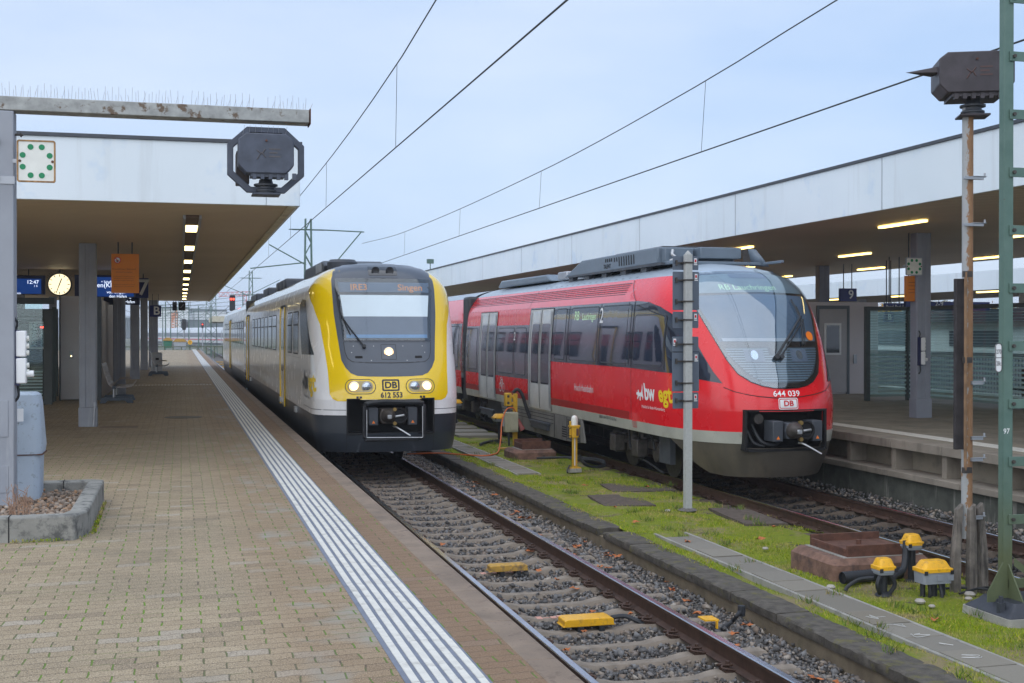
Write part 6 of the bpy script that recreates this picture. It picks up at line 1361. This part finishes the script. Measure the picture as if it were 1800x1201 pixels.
gm.bsdf(Base_Color=c_, Roughness=.55, Normal=gm.bump(gm.noise(50), .1)); gm = gm.m
leg = mb()
for X in (mx_, mx_+.62):
    leg.box(X-.05, X+.05, my-.10, my-.088, IZ+.1, 9.5).box(X-.05, X-.038, my-.0879, my-.02, IZ+.1, 9.5)
leg.build('upright', gm, T, bevel=.004)
for i in range(20):
    zz = .33 + i*.545 - (.06 if i == 0 else 0); mb().box(mx_-.0, mx_+.64, my-.118, my-.104, zz, zz+.09).build('batten', gm, T, bevel=.002)
    mb().cyl((mx_+.04, my-.14, zz+.045), (mx_+.04, my-.118, zz+.045), .018, 6).build('rivet', MT['iron'], T)
gu = mb()
gu.add([(mx_-.05, my-.105, .52), (mx_-.22, my-.105, .24), (mx_-.22, my-.105, .15), (mx_-.05, my-.105, .15), (mx_-.05, my-.09, .52), (mx_-.22, my-.09, .24), (mx_-.22, my-.09, .15), (mx_-.05, my-.09, .15)], [(0, 1, 2, 3), (7, 6, 5, 4), (0, 4, 5, 1), (1, 5, 6, 2)])
gu.add([(mx_+.0, my-.10, .5), (mx_+.0, my-.33, .16), (mx_+.0, my-.33, .12), (mx_, my-.10, .12), (mx_+.015, my-.10, .5), (mx_+.015, my-.33, .16), (mx_+.015, my-.33, .12), (mx_+.015, my-.10, .12)], [(0, 1, 2, 3), (7, 6, 5, 4), (0, 4, 5, 1), (1, 5, 6, 2)])
gu.add([(mx_+.06, my-.11, .56), (mx_+.56, my-.11, .18), (mx_+.56, my-.11, .12), (mx_+.06, my-.11, .48)], [(0, 1, 2, 3)])
gu.build('gusset', gm, T)
bl = rloft(mb(), mx_+.25, my-.12, [(IZ-.1, .50, .34), (IZ+.05, .50, .34), (IZ+.07, .48, .32), (IZ+.12, .40, .27), (IZ+.16, .37, .24)], .03).build('foot_block', MT['tar'], T)
rloft(mb(), mx_+.25, my-.12, [(IZ-.1, .53, .37), (IZ+.045, .52, .36)], .05).build('foot_slab', MT['concrete'], T)
for dx in (-.2, .13, .5): mb().cyl((mx_+dx, my-.27, IZ+.06), (mx_+dx, my-.27, IZ+.16), .04, 6).cyl((mx_+dx, my-.27, IZ+.16), (mx_+dx, my-.27, IZ+.22), .02, 8).build('anchor_bolt', MT['tar'], T)
pz = at(1755, 629, Y=my-.12)
tg = mb().prism(rounded(pz.x-.035, pz.x+.035, pz.z-.135, pz.z+.135, .03, 4), 'y', my-.124, my-.118).build('number_plate', MT['white'], T)
ring(mb(), rounded(pz.x-.036, pz.x+.036, pz.z-.136, pz.z+.136, .03, 4), rounded(pz.x-.030, pz.x+.030, pz.z-.130, pz.z+.130, .025, 4), my-.1265, my-.123).build('plate_rim', MT['textk'], tg)
mb().text('270', .01, .058, lambda a, b: (pz.x+a*.62, my-.126, pz.z+.055+b)).text('28c', .01, .058, lambda a, b: (pz.x+a*.62, my-.126, pz.z-.055+b)).box(pz.x-.03, pz.x+.03, my-.126, my-.1245, pz.z-.003, pz.z+.003).build('lettering', MT['textk'], tg)
mb().text('97', .01, .07, lambda a, b: (mx_-.02+a, my-.102, 1.75+b)).build('painted_number', MT['textw'], T)

# ---------------------------------------------------------------- on the track
def magnet(label, x, y, L, w_, m, clean):
    t = thing('track_magnet', label, 'track magnet', (x, y, -.17), 'yellow track magnets between the rails')
    z = -.165
    mb().prism([(x-L, z), (x-L+.02, z+.015), (x-L+.02, z+.06), (x-L+.05, z+.075), (x+L-.05, z+.075), (x+L-.02, z+.06), (x+L-.02, z+.015), (x+L, z)], 'y', y-w_, y+w_).build('plate', m, t, bevel=.012)
    mb().box(x-L*.45, x-L*.25, y-w_-.02, y+w_+.02, z-.06, z).box(x+L*.35, x+L*.55, y-w_-.02, y+w_+.02, z-.06, z).build('bracket', MT['black'], t)
    return t
g1 = at(1030, 1085, z=-.10); g2 = at(892, 993, z=-.10)
tm = magnet('bright yellow magnet plate with black cable between the near rails', g1.x, g1.y, .27, .115, MT['yl'], True)
magnet('dirty ochre magnet plate further along between the near rails', g2.x, g2.y, .25, .09, MT['yl_dirty'], False)
tag(mb().tube([(g1.x+.26, g1.y, -.12), (g1.x+.40, g1.y-.02, -.11), (g1.x+.52, g1.y-.08, -.16), (g1.x+.58, g1.y-.1, -.2)], .024, 8).build('cable', MT['black']), 'black cable from the bright yellow magnet plate into the ballast', 'cable')
g3 = at(1245, 1086, z=-.08)
tag(mb().prism([(g3.x-.07, g3.y-.08), (g3.x+.07, g3.y-.10), (g3.x+.07, g3.y+.08), (g3.x-.07, g3.y+.09)], 'z', -.095, -.08).box(g3.x+.03, g3.x+.045, g3.y-.13, g3.y-.1, -.16, -.085).build('track_tag', MT['yl']), 'small yellow metal tag in the ballast beside the rail', 'tag')
g4 = at(1300, 1074, z=.0)
tag(mb().tube([(g3.x+.12, g3.y-.05, -.19), (g3.x+.25, g3.y-.02, -.12), (g4.x-.05, g4.y-.05, -.03), (g4.x+.02, g4.y, .0)], .02, 8).lathe([(.035, -.05), (.04, .0), (.035, .05), (.0, .055)], (g4.x+.02, g4.y, -.0), 10).build('cable_stub', MT['black']), 'black cable stub rising from the ballast against the kerb', 'cable')

# ---------------------------------------------------------------- right platform furniture
T = thing('service_cabin', 'grey cabin with windowed door behind the red train', 'cabin', (18, 32, RZ))
Yc = 31.6
mb().box(16.0, 19.35, Yc+.02, Yc+8, RZ, 3.55).build('wall', MT['wallgrey'], T, bevel=.01)
d = mb().box(17.45, 18.32, Yc-.03, Yc+.018, RZ+.05, 3.35).build('door', mat('cabin door', (.42, .41, .43), .55, var=.04), T, bevel=.008)
mb().box(17.6, 18.13, Yc-.05, Yc-.032, 2.05, 2.95).build('window_frame', MT['white'], d); mb().box(17.66, 18.07, Yc-.056, Yc-.051, 2.11, 2.89).build('window', MT['blackglass'], d)
mb().box(17.38, 17.445, Yc-.04, Yc+.018, RZ, 3.45).box(18.325, 18.40, Yc-.04, Yc+.018, RZ, 3.45).box(17.446, 18.324, Yc-.04, Yc+.018, 3.352, 3.45).build('door_frame', MT['frame'], d)
mb().box(18.55, 18.65, Yc-.01, Yc+.018, 1.8, 2.05).build('call_panel', MT['alu'], T)
T = thing('glass_shelter', 'green grey framed glass shelter with striped panes on the right platform', 'shelter', (18.2, 26, RZ))
fr = mb(); Ys = 28.3
posts = [(17.0, Ys), (18.2, Ys), (18.2, 24.4), (18.2, 20.6), (18.2, 16.8)]
for a, b in posts: mb().box(a-.06, a+.06, b-.06, b+.06, RZ, 3.35).build('frame_post', MT['framegreen'], T, bevel=.006)
fr.box(17.06, 18.14, Ys-.05, Ys+.05, 3.25, 3.35); fr.box(18.15, 18.25, 16.86, Ys-.06, 3.25, 3.35)
fr.build('frame', MT['framegreen'], T, bevel=.006)
def pane(x0, x1, y0, y1):
    along = abs(y1-y0) > abs(x1-x0)
    g = (mb().box(x0-.008, x0+.008, y0, y1, RZ+.1, 3.25) if along else mb().box(x0, x1, y0-.008, y0+.008, RZ+.1, 3.25)).build('pane', MT['shelter'], T)
    s_ = mb()
    for i in range(10):
        z = RZ+.16+i*.11
        s_.box(x0-.014, x0-.009, y0, y1, z, z+.05) if along else s_.box(x0, x1, y0-.014, y0-.009, z, z+.05)
    for i in range(16):
        z = 2.1+i*.07
        s_.box(x0-.014, x0-.009, y0, y1, z, z+.008) if along else s_.box(x0, x1, y0-.014, y0-.009, z, z+.008)
    s_.build('stripe', MT['frost'], g)
pane(17.07, 18.13, Ys, Ys)
for i in range(3): pane(18.2, 18.2, posts[i+2][1]+.07, posts[i+1][1]-.07)
T = thing('bench', 'dark mesh bench inside the right hand glass shelter', 'bench', (19, 23, RZ))
mb().box(18.6, 19.1, 21, 25, RZ+.42, RZ+.47).build('seat', MT['dkgrey'], T); mb().box(19.1, 19.15, 21, 25, RZ+.5, RZ+.95).build('backrest', MT['dkgrey'], T)
for yy in (21.4, 24.4): mb().box(18.7, 19.1, yy, yy+.08, RZ, RZ+.42).build('leg', MT['dkgrey'], T)
def rsign(name, label, p4, Y, s, size, m='blue', sx=1.0, dx=0):
    t, bd, a, b = hanging_sign(name, label, 'sign', *p4, Y, m, .1, True, 4.71)
    if s: txt(bd, s, .0 if len(s) > 3 else .02 if len(s) < 2 else .01, size, (a.x+b.x)/2+dx, Y-.01, (a.z+b.z)/2, 'textw', sx)
    return bd, a, b
rsign('track_number_sign', 'blue sign with a white 9 under the right roof', (1477, 507, 1506, 530), 33.0, '9', .36, dx=.08)
rsign('section_sign', 'small dark blue sign with a white B above the glass shelter pane', (1556, 549, 1571, 566), 31.0, 'B', .22)
rsign('station_sign', 'faded blue station name sign above the shelter on the right platform', (1556, 533, 1591, 546), 29.5, 'Basel Bad Bf', .13, 'blue', .9)
rsign('track_range_sign', 'long dark blue sign reading 2-9 right of the column', (1592, 530, 1740, 546), 29.4, None, .2)
aa = at(1654, 534.5, Y=29.3); txt(bpy.data.objects['track_range_sign'].children[0], '2-9', .01, .20, aa.x, 29.38, aa.z)
bd, a, b = rsign('notice_board', 'orange no smoking notice below the green dotted board on the right', (1594, 485, 1617, 530), 22.35, None, .1, 'poster')
for i in range(4): mb().box(a.x+.04, b.x-.05, 22.34, 22.345, a.z-.14-i*.07, a.z-.13-i*.07).build('text_line', MT['textdim'], bd)
# ---------------------------------------------------------------- overhead line
def overhead(label, X, zc, knots, y1):
    t = thing('overhead_line', label, 'overhead wire', (X, 20, zc), 'overhead lines above the tracks')
    mb().tube([(X, -6, zc), (X, 66, zc), (X-.2, 125, zc), (X, 220, zc)], .012, 6, False).build('contact_wire', MT['wire'], t)
    f = mono(*zip(*knots)); ys_ = np.linspace(-6, y1, 40)
    mb().tube([(X, y, f(y)) for y in ys_], .011, 6, False).build('messenger_wire', MT['wire'], t)
    return t, f
t, f = overhead('contact and messenger wire over the yellow train', 3.65, 5.93, [(-6, 8.6), (8, 8.1), (18, 7.6), (21.3, 7.37), (32, 7.08), (44, 7.0), (56, 7.2), (66, 7.6), (95, 7.0), (125, 7.6)], 125)
for y in (21.4, 32.2, 43, 54): mb().tube([(3.65, y, f(y)), (3.65, y+.15, 5.93)], .005, 5, False).build('dropper', MT['wire'], t)
t, f = overhead('contact and messenger wire over the red train', 9.38, 6.05, [(-6, 8.3), (8, 7.95), (16.5, 7.60), (21.3, 7.33), (32, 7.03), (42, 6.98), (53, 7.05), (66, 7.45)], 66)
for y in (21.2, 32, 42, 53): mb().tube([(9.38, y, f(y)), (9.38, y+.2, 6.05)], .005, 5, False).build('dropper', MT['wire'], t)
# far lattice masts
def lattice(m, x, y, z0, z1, w0, w1, n):
    for sx in (-1, 1):
        for sy in (-1, 1): m.tube([(x+sx*w0, y+sy*w0, z0), (x+sx*w1, y+sy*w1, z1)], .05, 4, False)
    for i in range(n):
        a = i/n; b = (i+1)/n; wa = w0+(w1-w0)*a; wb = w0+(w1-w0)*b; s = 1 if i % 2 else -1
        for sy in (-1, 1): m.tube([(x-s*wa, y+sy*wa, z0+(z1-z0)*a), (x+s*wb, y+sy*wb, z0+(z1-z0)*b)], .03, 4, False)
        for sx in (-1, 1): m.tube([(x+sx*wa, y-s*wa, z0+(z1-z0)*a), (x+sx*wb, y+s*wb, z0+(z1-z0)*b)], .03, 4, False)
    return m
def far_mast(label, px, ptop, D, w, arms=(), cant=(), zt=None):
    y = (D - .2588*((px-318)*.966*D/2175))/.966; p = at(px, 585, Y=y); z1 = at(px, ptop, Y=y).z
    t = thing('lattice_mast', label, 'mast', (p.x, y, -.2), 'green lattice masts over the far tracks')
    lattice(mb(), p.x, y, -.2, z1, w, w*.55, 14).build('lattice', MT['gmast'], t)
    for pz_, l0, l1 in arms:
        z = at(px, pz_, Y=y).z; a = mb().cyl((p.x-l0, y, z), (p.x+l1, y, z), .04, 6).build('crossarm', MT['gmast'], t)
        i_ = mb()
        for q in (-l0, -l0*.6, l1*.6, l1):
            for k in range(3): i_.lathe([(.05, 0), (.11, .02), (.05, .05)], (p.x+q+.1*(k-1), y, z-.02), 8)
        i_.build('insulator', MT['insul'], a)
    for c_ in cant:
        m = mb(); m.tube([at(a, b, Y=y) for a, b in c_], .035, 5, False); m.build('cantilever', MT['gmast'], t)
    return t
far_mast('nearest lattice mast behind the yellow train with insulated crossarm', 542, 385, 66, .26, ((404, .85, .85),), (((538, 466), (473, 430)), ((590, 462), (636, 407)), ((534, 462), (440, 472)), ((560, 404), (640, 408))))
far_mast('second lattice mast beyond the left roof edge with crossarm', 441, 476, 120, .26, ((489, .9, .9),), (((437, 520), (380, 496)), ((445, 515), (492, 492))))
far_mast('wide lattice mast left of centre beyond the platform end', 318, 520, 165, .55)
far_mast('twin lattice mast below the roof corner, left one', 366, 527, 150, .4)
far_mast('twin lattice mast below the roof corner, right one', 376, 520, 152, .4)
for px, D, top in ((291, 200, 530), (300, 230, 536), (332, 240, 532), (349, 220, 538), (427, 200, 512), (286, 260, 540), (309, 300, 545), (341, 310, 545)):
    y = D/.966; p = at(px, 600, Y=y); z1 = at(px, top, Y=y).z
    t = thing('line_pole', 'thin grey line pole in the haze beyond the platform end', 'pole', (p.x, y, -.2), 'thin line poles beyond the platform end')
    mb().cyl((p.x, y, -.2), (p.x, y, z1), .12, 6, .08).build('pole', MT['gmast'], t); mb().cyl((p.x-2, y, z1-.6), (p.x+3, y, z1-.5), .05, 5).cyl((p.x, y, z1-2.2), (p.x+3, y, z1-.6), .04, 5).build('bracket', MT['gmast'], t)
tw = mb()
for i in range(14):
    X = -12 + i*2.6; tw.tube([(X, 125+i*5, 6.0+.3*(i % 3)), (X+2, 330, 6.2)], .03, 4, False)
for i in range(7): tw.tube([at(262+i*3, 540+i*4, Y=180+i*8), at(470+i*4, 516+i*8, Y=170+i*8)], .03, 4, False)
tag(tw.build('distant_wires', MT['wire']), 'tangle of thin overhead wires above the distant yard', 'wires', kind='stuff')
# red signals
def signal(label, px, p0, p1, D, w, lamps):
    y = D/.966; a = at(px-w/2, p0, Y=y); b = at(px+w/2, p1, Y=y)
    t = thing('light_signal', label, 'signal', ((a.x+b.x)/2, y, -.2)); cx = (a.x+b.x)/2
    mb().cyl((cx, y+.2, -.2), (cx, y+.2, b.z+.1), .09, 8).build('mast', MT['alu'], t)
    k = (b.x-a.x)/2; mb().prism(octo(cx, (a.z+b.z)/2, k, (a.z-b.z)/2, k*.3, k*.3), 'y', y, y+.2).build('signal_screen', MT['black'], t)
    for q, pz_ in lamps: mb().lathe([(.0, -.05), (.06, -.05), (.08, 0), (.0, .0)], (cx+q*k, y-.01, at(px, pz_, Y=y).z), 12, 'y').build('red_lamp', MT['redlamp'], t)
signal('red light signal standing beyond the yellow train roof', 408.5, 519, 547, 100, 10, ((-.42, 526), (.42, 526)))
signal('distant small red light signal above the white train', 356, 568, 577, 210, 4, ((0, 570.5),))
signal('dark signal beside the wide lattice mast', 323.5, 561, 580, 160, 7, ())
# white distant train
T = thing('express_train', 'long white train with red stripe standing across the far yard', 'train', (0, 280, -.2))
P0, P1 = at(258, 585, Y=330), at(470, 585, Y=225)
dv = Vector((P1.x-P0.x, P1.y-P0.y, 0)); Lg = dv.length; dv.normalize(); nv = Vector((dv.y, -dv.x, 0)); base = Vector((P0.x, P0.y, 0))
nc = 4; cl = Lg/nc
for i in range(nc):
    def W3(u, w_, z): q = base + dv*(i*cl + u) + nv*w_; return (q.x, q.y, z)
    pr_ = [(1.4, .5), (1.45, 1.2), (1.4, 2.6), (1.2, 3.4), (.8, 3.75), (-.8, 3.75), (-1.2, 3.4), (-1.4, 2.6), (-1.4, .5)]
    def seg(za, zb, off):
        m = mb(); ws = sorted(set([za, zb] + [z for w_, z in pr_[:5] if za < z < zb]))
        rows = [[W3(.25, np.interp(z, [p[1] for p in pr_[:5]], [p[0] for p in pr_[:5]])+off, z), W3(cl-.25, np.interp(z, [p[1] for p in pr_[:5]], [p[0] for p in pr_[:5]])+off, z)] for z in ws]
        return m.grid(rows)
    m = mb(); rows = [[W3(.25, a, b) for a, b in pr_], [W3(cl-.25, a, b) for a, b in pr_]]; m.grid(rows); m.add(rows[0], [tuple(range(len(pr_)))]); m.add(rows[1], [tuple(range(len(pr_)-1, -1, -1))])
    cr = m.build('carriage', MT['ice'], T, ang=50)
    seg(1.75, 2.65, .02).build('window_band', MT['icewin'], cr); seg(1.15, 1.38, .02).build('red_stripe', mat('red stripe', (.55, .06, .08), .4), cr); seg(.2, .62, .01).build('underfloor', MT['dkgrey'], cr)
# yard clutter at the platform end
def bx(label, name, cat, px0, p0, px1, p1, D, m, lidm=None):
    y = D/.966; a = at(px0, p0, Y=y); b = at(px1, p1, Y=y); t = thing(name, label, cat, ((a.x+b.x)/2, y, b.z)); k = (a.z-b.z)
    mb().add([(a.x+.1, y, b.z), (b.x-.1, y, b.z), (b.x, y, a.z), (a.x, y, a.z), (a.x+.1, y+1.5, b.z), (b.x-.1, y+1.5, b.z), (b.x, y+1.5, a.z), (a.x, y+1.5, a.z)], [(0, 1, 2, 3), (1, 5, 6, 2), (5, 4, 7, 6), (4, 0, 3, 7), (3, 2, 6, 7)]).build('bin_body', MT[m], t, bevel=.03)
    if lidm:
        cx = (a.x+b.x)/2; mb().prism([(a.x-.1, a.z), (b.x+.1, a.z), (b.x-.3, a.z+.35), (a.x+.3, a.z+.35)], 'y', y-.1, y+1.6).build('bin_roof', MT[lidm], t)
bx('dark green container with white sign at the platform end', 'grit_bin', 'bin', 287, 599, 303, 612, 141, 'dkgreen', 'yl_dirty')
bx('grey container with ochre roof at the platform end', 'salt_shed', 'container', 305, 601, 328, 613, 140, 'alu', 'yl_dirty')
y = 139/.966; c_ = at(334, 602, Y=y)
T = thing('warning_sign', 'round yellow warning sign on a post at the platform end', 'sign', (c_.x, y, PZ-.6)); 
mb().cyl((c_.x, y, -.2), (c_.x, y, c_.z), .05, 6).build('post', MT['dkgrey'], T); mb().lathe([(.0, -.05), (.26, -.05), (.26, 0), (0, 0)], (c_.x, y, c_.z), 18, 'y').build('disc', MT['yl'], T)
mb().text('!', .03, .42, lambda a, b: (c_.x+a, y-.06, c_.z+b)).build('symbol', MT['textk'], T)
T = thing('platform_canopy', 'short pale concrete platform roof in the distance left of the yellow train', 'canopy', (8, 150, 0))
a = at(374, 556, Y=150); b = at(470, 566, Y=150); mb().box(a.x, b.x, 150, 172, b.z, a.z).build('roof_slab', mat('cream slab', (.55, .52, .40), .7), T); mb().box((a.x+b.x)/2, (a.x+b.x)/2+.4, 158, 158.4, -.2, b.z).build('column', MT['post_dark'], T)
f = mb()
for i in range(16): f.box(-9+i*.9, -8.9+i*.9, 143.0, 143.1, -.2, 1.1)
f.box(-9, 4.6, 143, 143.08, 1.05, 1.15)
tag(f.build('railing', MT['gmast_mossy']), 'low dark railing behind the containers at the platform end', 'railing')
op = [(425, 650), (430, 655)]
for i in range(6):
    yy = 78 + i*9; t = thing('track_magnet', 'small ochre plate between the rails left of the rear of the yellow train', 'track magnet', (C1, yy, -.17), 'ochre plates in the far track'); mb().prism(rounded(C1-.55, C1+.55, yy-.3, yy+.3, .08, 2), 'z', -.2, -.11).build('plate', MT['yl_dirty'], t)
# cranes, skyline, hills
def crane(label, m, pts, D, rad):
    y = D/.966; t = thing('tower_crane', label, 'crane', at(pts[0][0][0], pts[0][0][1], Y=y))
    for nm, ps in zip(('crane_mast', 'crane_jib', 'crane_tie'), pts):
        q = mb(); P_ = [at(a, b, Y=y) for a, b in ps]
        for i in range(len(P_)-1):
            for o in (-rad*2.2, rad*2.2): q.tube([P_[i]+Vector((0, 0, o)) if nm == 'crane_jib' else P_[i]+Vector((o, 0, 0)), P_[i+1]+Vector((0, 0, o)) if nm == 'crane_jib' else P_[i+1]+Vector((o, 0, 0))], rad*.5, 4, False)
            k = 14
            for j in range(k): a = P_[i]+(P_[i+1]-P_[i])*j/k; b = P_[i]+(P_[i+1]-P_[i])*(j+1)/k; o = rad*2.2*(1 if j % 2 else -1); V = Vector((0, 0, o)) if nm == 'crane_jib' else Vector((o, 0, 0)); q.tube([a-V, b+V], rad*.4, 4, False)
        q.build(nm, m, t)
crane('orange tower crane far beyond the platform end', MT['crane'], (((307, 583), (307, 549)), ((302, 562), (311, 548))), 500, .5)
crane('long red crane jib above the distant yard', MT['cranered'], (((430, 583), (430, 519)), ((384, 518), (441, 516))), 420, .3)
rows = [[], []]
for i in range(120):
    x = -900 + i*20; y = 950; rows[0].append((x, y, -2)); rows[1].append((x, y+60, 11 + 5*math.sin(i*.35) + 3*math.sin(i*.9+1) + 1.5*math.sin(i*2.3)))
st(mb().grid(rows).build('hills', MT['hill']))
for i, (px, w_, hh, D) in enumerate(((268, 30, 9, 620), (289, 22, 14, 600), (325, 34, 10, 640), (352, 24, 13, 610), (395, 40, 8, 600), (448, 30, 12, 620))):
    y = D; p = at(px, 585, Y=y); m = MT['houses'] if i % 2 else MT['hill']
    t = thing('building', ('pale', 'blue grey')[i % 2 == 0] + ' distant block in the haze, ' + ('first', 'second', 'third', 'fourth', 'fifth', 'sixth')[i] + ' from the left', 'building', (p.x, y, -.2), 'hazy blocks on the skyline')
    mb().box(p.x-w_/2, p.x+w_/2, y, y+20, -.2, hh).build('wall', m, t); mb().box(p.x-w_/2-.5, p.x+w_/2+.5, y-.5, y+20.5, hh, hh+.8).build('roof', MT['hill'], t)
# autumn trees beyond the right platform
def tree(label, x, y, h_, r_, cols, seed):
    t = thing('tree', label, 'tree', (x, y, -.2), 'trees beyond the right platform'); rr = random.Random(seed)
    tk = mb().cyl((x, y, -.2), (x, y, h_*.5), .25, 8, .15)
    for i in range(6): a = rr.random()*6.28; tk.cyl((x, y, h_*(.3+.05*i)), (x+math.cos(a)*r_*.7, y+math.sin(a)*r_*.7, h_*(.6+.05*i)), .09, 6, .03)
    tk.build('trunk', MT['rust'], t)
    g = np.random.default_rng(seed); n = 5200; cl_ = g.normal(0, 1, (26, 3)); cl_ /= np.linalg.norm(cl_, axis=1)[:, None]; cl_ *= g.uniform(.35, .95, (26, 1))
    c0 = cl_[g.integers(0, 26, n)] + g.normal(0, .17, (n, 3)); P_ = c0*np.array([r_, r_, h_*.38]) + np.array([x, y, h_*.66])
    a = g.normal(0, 1, (n, 3)); a /= np.linalg.norm(a, axis=1)[:, None]; b = np.cross(a, g.normal(0, 1, (n, 3))); b /= np.linalg.norm(b, axis=1)[:, None]; s = g.uniform(.10, .22, (n, 1))
    o = bulk('crown', np.stack([P_-a*s, P_+a*s*.6+b*s*.6, P_+b*s], 1).reshape(-1, 3) - np.array([x, y, -.2]), np.arange(3*n).reshape(-1, 3), cols); o.parent = t
au = island_random('autumn leaves', [(0, (.20, .10, .02)), (.5, (.42, .22, .03)), (1, (.55, .33, .06))], .8, 0, .2); gn = island_random('dull leaves', [(0, (.05, .06, .02)), (.5, (.10, .10, .03)), (1, (.20, .15, .05))], .8, 0, .2)
for i, (px, D, h_, m, lb) in enumerate(((1532, 75, 4.6, au, 'yellow autumn tree seen through the shelter on the right'), (1560, 95, 5.0, gn, 'dull green tree left behind the white building'), (1648, 90, 4.9, gn, 'dull green tree behind the white building roof'), (1720, 85, 4.8, au, 'brown autumn tree behind the rusty pole'), (1790, 80, 4.6, au, 'yellow autumn tree at the right edge'))):
    p = at(px, 585, Y=D); tree(lb, p.x, D, h_, 3.2, m, i+3)

# ---------------------------------------------------------------- the hazy air
hz = NT('haze air'); v_ = hz.n('VolumePrincipled'); v_.inputs['Color'].default_value = (.86, .90, .97, 1); v_.inputs['Density'].default_value = .0006
hz.t.links.new(v_.outputs[0], hz.out.inputs['Volume'])
h_o = mb().box(-705, 905, -64, 1505, -1.3, 26).build('haze', hz.m); h_o['kind'] = 'stuff'; tag(h_o, 'thin pale haze over the far yard', 'haze')
